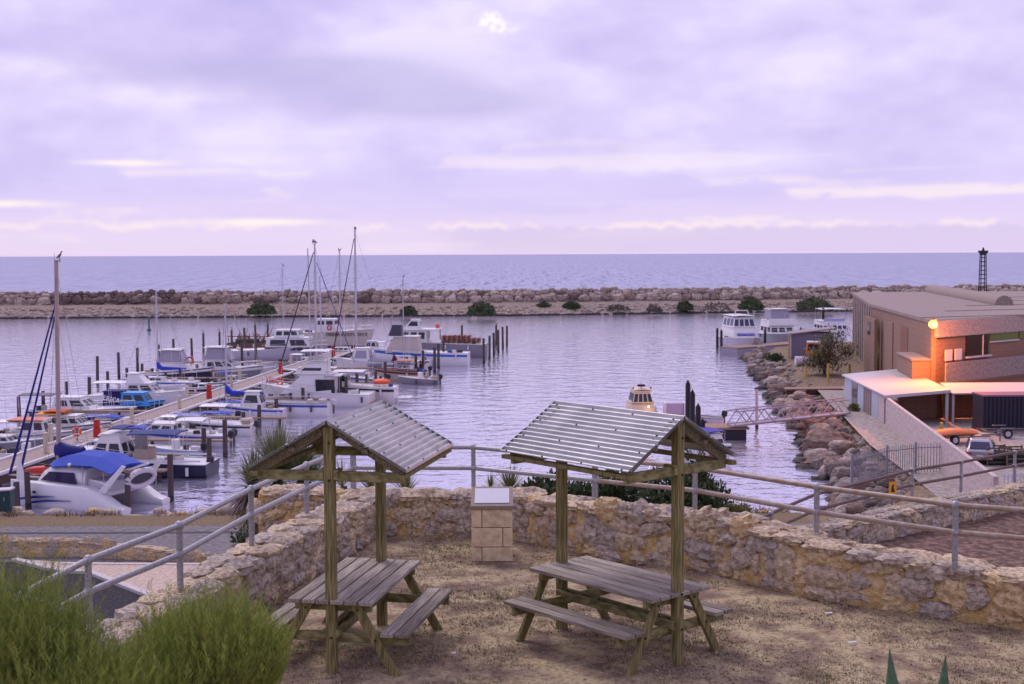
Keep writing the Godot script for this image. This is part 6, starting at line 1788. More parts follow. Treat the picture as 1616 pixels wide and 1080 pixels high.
	# ---- sailing boats mostly hidden behind the others: masts show
	for q in [["sailing_boat", "sloop with twin tall masts of pale alloy behind the largest flybridge cruiser", 436, 548, 600, 499.5, 386, 0.13, 1, "furl navy"], ["sailing_boat", "sloop with the tallest pale mast in the marina and dark red stays", 520, 626, 582, 562.5, 365, 0.15, 2, "furl maroon"],
		["sailing_boat", "sloop with a slim lilac mast between the two tallest masts", 500, 590, 565, 537.5, 398, 0.10, 1, "none"], ["sailing_boat", "small yacht with a thin bare mast by the lettered fishing boat", 424, 486, 547, 447, 422, 0.06, 1, "none"], ["sailing_boat", "yacht with a thin tilted pole mast beside the canvas-walled cruiser", 600, 680, 580, 637, 440, 0.07, 1, "none"]]:
		var rr := berth(q[0], q[1], q[2], q[3], q[4], false, "sailboat")
		o = rr[0]; L = rr[1]
		hull(o, L, 2.7, 1.0, 0.4, white, white, nstripe); house(o, -0.8, 2.0, 1.8, 1.0, 0.5, 0.6, 0.2, 0.2, white, glass, 3, 0)
		var foot := P(q[5], q[4], 0)
		var lx := -(foot.x - o.position.x)
		var h: float = -foot.z * (q[4] - q[6]) / 2100.0 - 1.2
		var fm: Material = null
		if q[9] == "furl navy": fm = mat("furl navy", c8(30, 24, 66), 0.8)
		elif q[9] == "furl maroon": fm = mat("furl maroon", c8(84, 36, 64), 0.8)
		mast(o, lx, 1.2, h, q[7], alloy, L, 0.0, null, fm, 0.0, q[8])
		if q[5] == 499.5:
			part("second_mast", B.new().tube(Vector3(lx + 0.7, 1.2, 0.2), Vector3(lx + 0.9, 1.2 + h * 0.97, 0.2), 0.09, 0.07, 8), alloy, o)
			part("mizzen_mast", B.new().tube(Vector3(lx - 0.7, 1.2, 0.0), Vector3(lx - 0.55, 1.2 + h * 0.75, 0.0), 0.10, 0.08, 8), alloy, o)
			part("furled_staysail", B.new().tube(Vector3(lx - 4.6, 2.2, 0), Vector3(lx - 0.2, 1.2 + h * 0.86, 0), 0.05, 0.04, 6), mat("furl blue", c8(40, 44, 130), 0.8), o)
		for k in (3 if q[5] == 499.5 else 2 if q[5] > 530 and q[5] < 600 else 1):
			bird(o.to_global(Vector3(lx + (k - 1) * 0.16 + 0.05, 1.2 + h + 0.1, 0)), "small dark seabird perched on the masthead of the " + q[1].replace("sloop", "yacht").substr(0, 30).rsplit(" ", true, 1)[0], "seabirds on the mastheads")
	small_craft()
	right_boats()

func catamaran() -> void:
	var white := mat("white gel", c8(216, 216, 214), 0.35)
	var glass := mat("cabin glass", c8(38, 40, 52), 0.1)
	var blue := tmat("bright blue cover", [c8(22, 54, 150), c8(32, 72, 180), c8(44, 86, 194)], 0.6, 0.03, 0.7, 3.0, 0.03, false, 196)
	var alloy := mat("mast beige", c8(168, 152, 146), 0.45, 0.3)
	var L := 8.6
	var turn := PI - deg_to_rad(24)
	var at := P(200, 812, 0) - Basis(Vector3.UP, turn) * Vector3(-L * 0.62, 0, -2.0) * 0.88
	var o := thing("sailing_catamaran", "white sailing catamaran with blue swoosh and bright blue cockpit cover", "catamaran", Vector3(at.x, 0, at.z), turn, "boats moored along the jetty")
	o.scale = Vector3.ONE * 0.88
	var swoosh := mat("swoosh blue", c8(30, 40, 130), 0.4)
	for sd in [-1.0, 1.0]:
		var rings := []
		for i in 15:
			var t := i / 14.0
			var x := -L * 0.62 + L * 1.16 * t
			var w := 0.52 * (1.0 - pow(maxf(0, (t - 0.5) / 0.5), 2.0)) * lerpf(0.75, 1, clampf(t * 4, 0, 1)) + 0.03
			var sy := 0.35 + 1.15 * smooth(0.0, 0.32, t) + 0.1 * t      # scooped stern
			var ring := PackedVector3Array()
			for e in [[-1.0, 1.0], [-1.08, 0.6], [-0.9, 0.15], [-0.35, -0.3], [0.35, -0.3], [0.9, 0.15], [1.08, 0.6], [1.0, 1.0], [0.5, 1.06], [-0.5, 1.06]]:
				ring.append(Vector3(x, e[1] * sy if e[1] > 0 else e[1], sd * 2.0 + e[0] * w))
			rings.append(ring)
		part("hull", B.new().loft(rings, true, true), white, o)
		for k in 2:
			part("porthole", B.new().ball(Vector3(0.4 + k * 1.7, 1.05, sd * 2.0 - 0.53), Vector3(0.2, 0.09, 0.04), 6), glass, o)
		part("stern_step", B.new().box(Vector3(-L * 0.5, 0.42, sd * 2.0), Vector3(1.4, 0.08, 0.7), Basis(Vector3(0, 0, 1), 0.45), 0.02), white, o)
	# swoosh on the topsides facing the shore
	part("swoosh", B.new().prism([Vector2(4.2, 0.32), Vector2(3.2, 0.62), Vector2(2.0, 0.82), Vector2(0.2, 0.88), Vector2(1.5, 0.72), Vector2(2.6, 0.56)], -2.68, -2.56), swoosh, o)
	part("swoosh", B.new().prism([Vector2(2.9, 0.16), Vector2(2.1, 0.46), Vector2(0.9, 0.62), Vector2(-1.2, 0.66), Vector2(0.8, 0.5), Vector2(1.9, 0.34)], -2.68, -2.56), swoosh, o)
	part("bridge_deck", B.new().box(Vector3(-0.4, 1.15, 0), Vector3(6.2, 0.4, 3.4), Basis(), 0.08), white, o)
	# coach roof with wrapped dark window
	var cab := []
	for e in [[-1.6, 1.75, 2.75], [0.2, 1.75, 2.95], [1.4, 1.65, 2.85], [2.4, 1.45, 2.35], [3.2, 1.2, 1.6]]:
		cab.append(PackedVector3Array([Vector3(e[0], 1.3, -e[1]), Vector3(e[0], lerpf(1.3, e[2], 0.55), -e[1] * 0.97), Vector3(e[0], e[2] - 0.08, -e[1] * 0.82), Vector3(e[0], e[2], 0), Vector3(e[0], e[2] - 0.08, e[1] * 0.82), Vector3(e[0], lerpf(1.3, e[2], 0.55), e[1] * 0.97), Vector3(e[0], 1.3, e[1])]))
	part("coach_roof", B.new().loft(cab, true, true), white, o)
	for sd in [-1.0, 1.0]:
		var pts := [Vector3(2.3, 1.72, 1.62 * sd), Vector3(-1.0, 1.68, 1.86 * sd), Vector3(-0.7, 2.42, 1.74 * sd), Vector3(1.5, 2.36, 1.66 * sd)]
		if sd > 0: pts.reverse()
		part("window", B.new().slab(pts[0], pts[1], pts[2], pts[3], 0.03), mat("tinted window", c8(52, 46, 80), 0.15), o)
		part("targa_fin", B.new().prism([Vector2(-3.6, 1.25), Vector2(-2.9, 1.25), Vector2(-5.0, 3.2), Vector2(-5.3, 3.15)], sd * 2.0 - 0.06, sd * 2.0 + 0.06), white, o)
	part("dagger_board", B.new().prism([Vector2(3.25, 1.4), Vector2(4.1, 1.4), Vector2(4.0, 3.3), Vector2(3.8, 3.35)], -2.05, -1.97), white, o)
	# cockpit and its cover
	part("cockpit", B.new().box(Vector3(-2.6, 1.6, 0), Vector3(1.9, 0.7, 3.0), Basis(), 0.05), mat("cockpit moulding", c8(196, 194, 198), 0.6), o)
	var cover := []
	for e in [[2.0, 1.0, 3.05, 2.75], [1.2, 1.55, 3.35, 2.7], [-0.6, 1.7, 3.75, 2.95], [-2.4, 1.75, 3.65, 3.0], [-4.0, 1.75, 3.0, 2.55]]:
		cover.append(PackedVector3Array([Vector3(e[0], e[3], -e[1] * 1.1), Vector3(e[0], lerpf(e[3], e[2], 0.75), -e[1] * 0.6), Vector3(e[0], e[2], 0), Vector3(e[0], lerpf(e[3], e[2], 0.75), e[1] * 0.6), Vector3(e[0], e[3], e[1] * 1.1), Vector3(e[0], e[3] - 0.05, e[1] * 1.1), Vector3(e[0], e[2] - 0.06, 0), Vector3(e[0], e[3] - 0.05, -e[1] * 1.1)]))
	part("cockpit_cover", B.new().loft(cover, true, true, true), blue, o)
	for x in [-1.4, -3.2]:
		for z in [-1.7, 1.7]:
			part("cover_post", B.new().tube(Vector3(x, 1.5, z), Vector3(x, 2.85, z), 0.03, 0.03, 6), mat("stainless", c8(190, 188, 196), 0.3, 0.7), o)
	part("life_ring", B.new().ball(Vector3(-0.4, 2.95, -1.8), Vector3(0.16, 0.12, 0.12), 7), white, o)
	# inflatable tender on the stern davits
	var loop := []
	for k in 17:
		var an := TAU * k / 16.0
		loop.append(Vector3(-4.9 - 0.15 * sin(an), 2.05 + 0.55 * sin(an), 1.35 * cos(an)))
	var tn := part("tender", B.new().path(loop, 0.2, 8), mat("tender grey", c8(196, 190, 196), 0.6), o)
	part("tender_floor", B.new().box(Vector3(-4.85, 2.05, 0), Vector3(0.1, 0.9, 2.4), Basis(Vector3(0, 0, 1), 0.26), 0.02), mat("gear dark", c8(60, 58, 66), 0.7), tn)
	part("davit", B.new().beam(Vector3(-4.0, 2.6, 0), Vector3(-5.5, 3.1, 0), 0.3, 0.14), white, o)
	# mast, boom cover, furled headsails
	var mx := 2.2
	var mh := 14.4
	part("mast", B.new().tube(Vector3(mx, 2.2, 0), Vector3(mx - 0.25, 2.2 + mh, 0), 0.17, 0.14, 10), alloy, o)
	part("masthead", B.new().box(Vector3(mx - 0.35, 2.25 + mh, 0), Vector3(0.5, 0.12, 0.2), Basis(), 0.03), alloy, o)
	part("aerial", B.new().tube(Vector3(mx - 0.1, 2.3 + mh, 0), Vector3(mx - 0.1, 2.8 + mh, 0), 0.015, 0.015, 5), alloy, o)
	bird(o.to_global(Vector3(mx - 0.55, 2.31 + mh, 0)), "small seabird on the catamaran's masthead", "seabirds on the mastheads")
	part("boom_cover", B.new().loft([oval(Vector3(mx + 0.25, 3.55, 0), 0.45, 0.2), oval(Vector3(mx - 0.2, 3.6, 0), 0.55, 0.32), oval(Vector3(mx - 1.0, 3.55, 0), 0.42, 0.32), oval(Vector3(mx - 2.2, 3.6, 0), 0.3, 0.28)], true, true), mat("cover navy", c8(22, 26, 110), 0.75), o)
	var furl := mat("furl royal", c8(22, 24, 112), 0.75)
	part("furled_sail", B.new().tube(Vector3(mx - 0.1, 2.2 + mh * 0.80, 0), Vector3(L * 0.78, 1.6, 0), 0.05, 0.10, 7), furl, o)
	part("furled_sail", B.new().tube(Vector3(mx - 0.05, 2.2 + mh * 0.74, -0.05), Vector3(L * 0.64, 1.6, -0.3), 0.05, 0.10, 7), furl, o)
	part("bow_sprit", B.new().tube(Vector3(mx + 0.2, 1.5, 0), Vector3(L * 0.79, 1.55, 0), 0.07, 0.07, 8), alloy, o)
	var wire := mat("rigging wire", c8(110, 106, 116), 0.4, 0.6)
	for z in [-1.0, 1.0]:
		part("shroud", B.new().path([Vector3(mx - 1.0, 1.5, z * 2.2), Vector3(mx - 0.25, 2.2 + mh * 0.98, 0)], 0.012, 4), wire, o)
		part("shroud", B.new().path([Vector3(mx - 0.4, 1.5, z * 2.0), Vector3(mx - 0.2, 2.2 + mh * 0.75, 0)], 0.012, 4), wire, o)
		part("stanchion_line", B.new().path([Vector3(-2.6, 1.5, z * 2.4), Vector3(-2.6, 2.2, z * 2.4), Vector3(-4.2, 1.9, z * 2.4), Vector3(-4.2, 1.1, z * 2.4)], 0.02, 5), mat("stainless", c8(190, 188, 196), 0.3, 0.7), o)
	# red canoe on the next deck
	var kp := P(78, 752, 0.9)
	var kd := []
	for e in [[-1.6, 0.05], [-1.0, 0.28], [0, 0.36], [1.0, 0.28], [1.6, 0.05]]: kd.append(oval(Vector3(e[0], 0.35, 0), e[1] * 0.9, e[1]))
	var kn := thing("canoe", "red canoe lying on the jetty beside the white catamaran", "canoe", Vector3(kp.x, 0.95, kp.z), 0.1)
	part("hull", B.new().loft(kd, true, true), mat("canoe red", c8(190, 52, 40), 0.5), kn)
	part("seat", B.new().box(Vector3(0, 0.68, 0), Vector3(0.5, 0.06, 0.4), Basis(), 0.02), mat("dark load", c8(44, 40, 42), 0.9), kn)

# the many small boats that fill the berths between the larger ones
func small_craft() -> void:
	var white := mat("white gel", c8(216, 216, 214), 0.35)
	var greyh := mat("grey hull", c8(126, 124, 132), 0.5)
	var glass := mat("cabin glass", c8(38, 40, 52), 0.1)
	var blue := mat("canvas blue", c8(28, 62, 170), 0.75)
	var list := [
		[128, 208, 674, true, "blue", "grey inflatable tender tied at the jetty ahead of the sleek white cruiser"],
		[0, 92, 728, true, "open", "open white dinghy moored inshore of the low grey-sided runabout"],
		[330, 392, 612, true, "cuddy", "white cuddy boat tucked behind the striped-window cruiser's bow"],
		[262, 330, 634, true, "open", "open white boat between the blue sail cover and the service post"],
		[300, 372, 668, false, "blue", "small boat under a blue boat cover beside the white hardtop boat"],
		[215, 300, 690, false, "cuddy", "white cuddy boat lying inside the boat with black outboards"],
		[395, 470, 633, false, "cuddy", "white cuddy boat squeezed in ahead of the work punt"],
		[545, 610, 606, false, "open", "small white workboat between the life-raft boat and the maroon-trimmed boat"],
		[610, 676, 592, false, "cuddy", "white cuddy boat astern of the tarpaulin-wrapped cruiser"],
		[470, 545, 606, false, "hard", "white hardtop boat behind the largest flybridge cruiser"],
		[560, 620, 560, false, "hard", "white hardtop boat lying inside the canvas-walled cruiser"],
		[118, 205, 722, false, "cuddy", "white cuddy boat lying inside the navy hulled boat's wheelhouse"],
		[228, 318, 722, false, "open", "open white boat between the navy hulled boat and the black-outboard boat"],
		[330, 402, 650, false, "blue", "covered small boat ahead of the sloop with small wheelhouse"],
		[484, 566, 622, false, "hard", "white hardtop boat moored between the largest flybridge cruiser and life-raft boat"],
		[628, 692, 606, false, "open", "small open workboat among the posts astern of the maroon-trimmed boat"],
		[445, 510, 580, true, "cuddy", "white cuddy boat on the jetty near the lettered fishing boat"]]
	for q in list:
		var r := berth("small_boat", q[5], q[0], q[1], q[2], q[3])
		var o: Node3D = r[0]
		var L: float = r[1]
		var Bm := L * 0.36
		var h: Material = [white, greyh, mat("pale blue hull", c8(150, 170, 196), 0.5)][rng.randi() % 3]
		hull(o, L, Bm, 0.6, 0.3, h, white, mat("stripe navy", c8(30, 30, 60), 0.4) if rng.randf() < 0.5 else null)
		if q[4] == "blue": canopy(o, -L * 0.42, L * 0.3, Bm * 0.95, 0.6, 0.85, blue if rng.randf() < 0.7 else mat("canvas grey", c8(104, 102, 112), 0.8), "boat_cover", 0.25, false)
		elif q[4] == "cuddy":
			house(o, -L * 0.02, L * 0.3, Bm * 0.7, 0.7, 0.55, 0.7, 0.1, 0.15, white, glass, 2, 2)
			bow_rail(o, L, Bm, 0.6, 0.3, 0.45)
			canopy(o, -L * 0.28, L * 0.02, Bm * 0.8, 0.6, 1.75, white if rng.randf() < 0.5 else blue)
		elif q[4] == "hard":
			house(o, -L * 0.1, L * 0.26, Bm * 0.75, 0.7, 1.35, 0.6, 0.1, 0.15, white, glass, 2, 2, 0.45, 0.85)
			bow_rail(o, L, Bm, 0.6, 0.3, 0.45)
			canopy(o, -L * 0.34, -L * 0.08, Bm * 0.8, 0.6, 2.0, white, "hardtop", 0.03)
		else:
			for k in 2: part("thwart", B.new().box(Vector3(-L * 0.2 + k * L * 0.28, 0.6, 0), Vector3(0.3, 0.06, Bm * 0.8), Basis(), 0.02), mat("teak", c8(150, 118, 96), 0.7), o)
			part("console", B.new().box(Vector3(-L * 0.05, 0.95, 0), Vector3(0.5, 0.8, 0.6), Basis(), 0.05), white, o)
		outboard(o, -L / 2, 0.5)

func oval(c: Vector3, ry: float, rz: float, n := 10) -> PackedVector3Array:
	var ring := PackedVector3Array()
	for j in n:
		var t := TAU * j / n
		ring.append(c + Vector3(0, sin(t) * ry, cos(t) * rz))
	return ring

func right_boats() -> void:
	var white := mat("white gel", c8(216, 216, 214), 0.35)
	var greyh := mat("grey hull", c8(126, 124, 132), 0.5)
	var glass := mat("cabin glass", c8(38, 40, 52), 0.1)
	var bst := mat("stripe violet blue", c8(78, 80, 160), 0.4)
	var bluegl := mat("blue glass", c8(52, 54, 92), 0.1)
	var o: Node3D
	var toward := -PI / 2
	# three cruisers with their bows to the shore
	var p := P(1181, 556, 0) + Vector3(0, 0, -6)
	o = thing("charter_cruiser", "white charter cruiser with violet-blue bands across its front", "boat", p, toward + 0.12, "white cruisers at the floating berth")
	hull(o, 14, 4.9, 1.7, 0.5, mat("lilac white hull", c8(176, 170, 180), 0.5), white, null, 0.6); house(o, -4.5, 2.6, 4.2, 2.0, 1.5, 0.9, 0.1, 0.25, white, bst, 0, 1, 0.12, 0.42); house(o, -4.3, 1.6, 3.7, 3.55, 1.35, 0.4, 0.1, 0.25, white, bluegl, 3, 4, 0.1, 0.85, "upper_deck"); canopy(o, -4.5, 1.3, 3.5, 4.9, 5.25, white, "roof", 0.1, false)
	part("radar_arch", B.new().path([Vector3(0, 5.2, -1.2), Vector3(0, 6.0, -0.9), Vector3(0, 6.0, 0.9), Vector3(0, 5.2, 1.2)], 0.07, 6), white, o); bow_rail(o, 14, 4.9, 1.7, 0.5)
	p = P(1243, 548, 0) + Vector3(0, 0, -7)
	o = thing("charter_cruiser", "white cruiser with open flybridge frame, half hidden by the grey store shed", "boat", p, toward + 0.05, "white cruisers at the floating berth")
	hull(o, 14, 4.8, 1.6, 0.5, greyh, white, null, 0.6); house(o, -4.5, 2.4, 4.1, 1.9, 1.9, 0.9, 0.1, 0.2, white, glass, 3, 3, 0.1, 0.45); part("visor", B.new().box(Vector3(1.6, 3.5, 0), Vector3(1.4, 1.1, 4.2), Basis(Vector3(0, 0, 1), 0.3), 0.05), white, o)
	house(o, -3.0, 0.9, 3.4, 4.0, 1.7, 0.4, 0.1, 0.15, mat("clear curtain", c8(150, 146, 160), 0.25), glass, 0, 0, 0.4, 0.8, "bridge_enclosure"); canopy(o, -3.0, 0.8, 3.6, 3.9, 5.75, white, "frame_top", 0.05); bow_rail(o, 14, 4.8, 1.6, 0.5)
	p = P(1327, 545, 0) + Vector3(0, 0, -6)
	o = thing("charter_cruiser", "white cruiser with small square windows, beside the concrete end of the building", "boat", p, toward, "white cruisers at the floating berth")
	hull(o, 13, 4.8, 1.6, 0.5, white, white, null, 0.6); house(o, -4, 2.4, 4.4, 1.9, 1.7, 0.6, 0.1, 0.2, white, bluegl, 3, 5, 0.3, 0.6); part("lettering_band", B.new().box(Vector3(1.6, 3.75, 0), Vector3(0.3, 0.5, 3.4), Basis(Vector3(0, 0, 1), 0.2), 0.02), mat("band lilac", c8(150, 150, 200), 0.5), o); canopy(o, -3.6, 1.0, 4.0, 3.6, 5.6, white, "bridge_frame", 0.05)
	part("exhaust_stack", B.new().box(Vector3(0.6, 4.8, 1.6), Vector3(0.35, 1.9, 0.35), Basis(), 0.04), mat("dark beam", c8(54, 40, 38), 0.9), o)
	# rescue launch coming bows-on behind the roof of the shelter
	p = P(1020, 676, 0) + Vector3(0, 0, -4)
	o = thing("rescue_launch", "cream launch with dark windscreen and a lit lamp on its front", "boat", p, toward + 0.05)
	var cr := mat("cream launch", c8(206, 190, 162), 0.45)  # warm lamplight on the boat is put into this cream colour
	o.scale = Vector3.ONE * 0.78
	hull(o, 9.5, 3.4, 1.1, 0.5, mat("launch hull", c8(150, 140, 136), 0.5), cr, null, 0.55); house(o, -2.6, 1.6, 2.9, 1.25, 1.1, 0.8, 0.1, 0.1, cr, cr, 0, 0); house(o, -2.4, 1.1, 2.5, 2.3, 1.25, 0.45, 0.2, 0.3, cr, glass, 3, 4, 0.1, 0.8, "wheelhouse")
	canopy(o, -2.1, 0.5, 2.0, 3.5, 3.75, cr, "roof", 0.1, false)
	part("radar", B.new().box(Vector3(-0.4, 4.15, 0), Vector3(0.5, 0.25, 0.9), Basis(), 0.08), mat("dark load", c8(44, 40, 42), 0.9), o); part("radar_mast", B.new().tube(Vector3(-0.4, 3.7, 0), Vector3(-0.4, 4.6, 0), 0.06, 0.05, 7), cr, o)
	for z in [-1.0, 1.0]: part("search_lamp", B.new().tube(Vector3(0.1, 3.9, z), Vector3(0.25, 3.95, z), 0.1, 0.1, 8), mat("dark load", c8(44, 40, 42), 0.9), o)
	bow_rail(o, 9.5, 3.4, 1.1, 0.5)
	var lg := part("deck_lamp", B.new().ball(Vector3(1.55, 1.95, -0.55), Vector3(0.07, 0.09, 0.09), 7), glow("warm glow", Color(1.0, 0.86, 0.55), 5.0), o)
	lamp(o, Color(1.0, 0.8, 0.5), 0.12, Vector3(1.9, 2.0, -0.55), 0.1)
	# small craft round the gangway float
	p = P(1064, 668, 0)
	o = thing("dock_box", "grey panelled dock locker on the float behind the shelter roof", "locker", p, 0.05)
	part("body", B.new().box(Vector3(0, 1.0, 0), Vector3(1.5, 1.6, 0.9), Basis(), 0.03), mat("locker grey", c8(170, 160, 182), 0.6), o); part("frame", B.new().box(Vector3(-0.85, 1.0, 0.1), Vector3(0.16, 1.7, 0.9), Basis(), 0.02), white, o); part("frame", B.new().box(Vector3(0.85, 1.0, 0.1), Vector3(0.16, 1.7, 0.9), Basis(), 0.02), white, o)
	part("float", B.new().box(Vector3(0.5, 0.05, -0.3), Vector3(4.5, 0.5, 2.6), Basis(), 0.04), mat("float black", c8(30, 26, 40), 0.6), o)
	p = P(1112, 668, 0)
	o = thing("dinghy", "small grey dinghy with covered outboard by the pointed black posts", "boat", p, PI * 0.9)
	hull(o, 3.4, 1.5, 0.5, 0.2, mat("tender grey", c8(196, 190, 196), 0.6), greyh); outboard(o, -1.5, 0.55); part("whip_aerial", B.new().tube(Vector3(-1.2, 0.5, 0.3), Vector3(-1.35, 1.9, 0.3), 0.015, 0.01, 5), mat("stainless", c8(190, 188, 196), 0.3, 0.7), o)
	p = P(1126, 724, 0)
	o = thing("cabin_boat", "white cabin boat with violet canvas top and two black square windows", "boat", p + Vector3(0, 0, -1.5), toward + 0.5)
	o.scale = Vector3.ONE * 0.85
	hull(o, 6.0, 2.3, 0.9, 0.4, white, white, mat("stripe navy", c8(30, 30, 60), 0.4)); house(o, -2.0, 1.0, 1.9, 0.9, 1.0, 0.4, 0.1, 0.15, white, mat("dark glass", c8(44, 34, 40), 0.12), 2, 2, 0.25, 0.6); canopy(o, -2.6, 0.9, 2.0, 1.0, 2.15, mat("canvas violet", c8(66, 64, 150), 0.8), "canopy", 0.2)
	part("fender", B.new().tube(Vector3(1.5, 0.2, 1.1), Vector3(1.5, 0.9, 1.1), 0.14, 0.14, 8), mat("fender red", c8(190, 60, 70), 0.6), o)

# ---------------------------------------------------------------- plants near the terrace
func feather_bush(at: Vector3, rx: float, h: float, sprigs: int, label: String, tone := 0.5) -> void:
	var root := thing("feathery_bush", label, "bush", at, 0, "feathery green bushes")
	part("stem", B.new().tube(Vector3(0, -0.3, 0), Vector3(0, h * 0.35, 0), 0.03, 0.015, 6), mat("bush stem", c8(70, 56, 46), 0.9), root)
	var b := B.new()
	b.colored = true
	for i in sprigs:
		var a := rng.randf() * TAU
		var rr := sqrt(rng.randf())
		var base := Vector3(cos(a) * rr * rx * 0.85, 0, sin(a) * rr * rx * 0.85)
		var top := h * (1.0 - 0.45 * rr * rr) * (rng.randf_range(0.55, 1.0) if rng.randf() < 0.8 else rng.randf_range(0.9, 1.25))
		var dirv := Vector3(cos(a) * rr * 0.35 + rng.randf_range(-0.15, 0.15), 1, sin(a) * rr * 0.35 + rng.randf_range(-0.15, 0.15)).normalized()
		var ca := Color(0.15, 0.20, 0.04).lerp(Color(0.42, 0.47, 0.11), rng.randf() * 0.7 + 0.3 * tone)
		if rng.randf() < 0.12: ca = Color(0.28, 0.28, 0.07)
		var len := top * rng.randf_range(0.45, 0.75)
		var st := base + dirv * (top - len)
		for k in 40:
			var t := (k + rng.randf()) / 40.0
			var pp := st + dirv * len * t
			var an := rng.randf() * TAU
			var d := (dirv * rng.randf_range(0.8, 1.5) + Vector3(cos(an), 0, sin(an)) * rng.randf_range(0.4, 0.8)).normalized() * rng.randf_range(0.018, 0.042)
			b.col = ca.darkened(rng.randf() * 0.25)
			b.leaf(pp, d, d.cross(Vector3(sin(an), 0.3, cos(an))).normalized(), rng.randf_range(0.0022, 0.0036))
	var m := mat("feathery leaves", Color.WHITE, 0.75)
	m.vertex_color_use_as_albedo = true
	m.backlight_enabled = true; m.backlight = Color(0.5, 0.55, 0.25)
	part("foliage", b, m, root)

func spiky_head(b: B, c: Vector3, n: int, r: float, cols: Array, lo: float, hi: float, w: float, droop: float) -> void:
	for i in n:
		var a := rng.randf() * TAU
		var e := rng.randf_range(lo, hi)
		var d := Vector3(cos(a) * cos(e), sin(e), sin(a) * cos(e))
		b.col = cols[rng.randi() % cols.size()]
		b.col = b.col.darkened(rng.randf() * 0.3)
		b.leaf(c, d * r * rng.randf_range(0.7, 1.1), Vector3(-sin(a), 0, cos(a)), w, droop * rng.randf() * r)

func yucca(at: Vector3, hs: Array, label: String) -> void:
	var root := thing("yucca", label, "plant", at, 0, "spiky plants behind the terrace wall")
	var m := mat("spiky leaves", Color.WHITE, 0.6)
	m.vertex_color_use_as_albedo = true
	var green := [Color(0.19, 0.22, 0.10), Color(0.27, 0.30, 0.14), Color(0.37, 0.37, 0.21), Color(0.17, 0.19, 0.10)]
	var dead := [Color(0.16, 0.10, 0.075), Color(0.24, 0.17, 0.13), Color(0.12, 0.075, 0.06)]
	for h in hs:      # [offset, radius, green count, dead count]
		var c: Vector3 = h[0]
		part("trunk", B.new().tube(Vector3(c.x * 0.4, -1.2, c.z * 0.4), c, 0.11, 0.09, 8), mat("yucca trunk", c8(104, 84, 70), 0.95), root)
		var b := B.new()
		b.colored = true
		spiky_head(b, c, h[2], h[1], green, 0.0, 1.45, 0.016, 0.25)
		part("leaf_rosette", b, m, root)
		var d := B.new()
		d.colored = true
		spiky_head(d, c + Vector3(0, -0.05, 0), h[3], h[1] * 0.95, dead, -1.3, 0.0, 0.028, 0.5)
		part("dead_fronds", d, m, root)

func leafy_shrub(at: Vector3, r: Vector3, n: int, cols: Array, leaf: float, label: String, group: String, called := "shrub") -> void:
	var root := thing(called, label, "shrub", at, 0, group)
	part("stem", B.new().tube(Vector3(0, -0.8, 0), Vector3(0, r.y * 0.8, 0), 0.05, 0.02, 6), mat("bush stem", c8(70, 56, 46), 0.9), root)
	var b := B.new()
	b.colored = true
	var cs := []
	for i in 14:
		var d := Vector3(rng.randfn(), rng.randfn() * 0.8, rng.randfn()).normalized() * rng.randf_range(0.25, 0.75)
		cs.append([Vector3(d.x * r.x, r.y + d.y * r.y, d.z * r.z), rng.randf_range(0.32, 0.55)])
	for i in n:
		var c: Array = cs[rng.randi() % cs.size()]
		var d := Vector3(rng.randfn(), rng.randfn(), rng.randfn()).normalized()
		var p: Vector3 = c[0] + d * Vector3(r.x, r.y, r.z) * c[1] * pow(rng.randf(), 0.4)
		b.col = cols[rng.randi() % cols.size()]
		b.col = b.col.darkened(rng.randf() * 0.3)
		var dir := (d + Vector3(0, 0.5, 0) + Vector3(rng.randfn(), rng.randfn(), rng.randfn()) * 0.4).normalized() * leaf * rng.randf_range(0.7, 1.2)
		b.leaf(p, dir, dir.cross(Vector3(rng.randfn(), rng.randfn(), rng.randfn())).normalized(), leaf * 0.5)
	var m := mat("shrub leaves", Color.WHITE, 0.55)
	m.vertex_color_use_as_albedo = true
	m.backlight_enabled = true; m.backlight = Color(0.3, 0.35, 0.15)
	part("foliage", b, m, root)

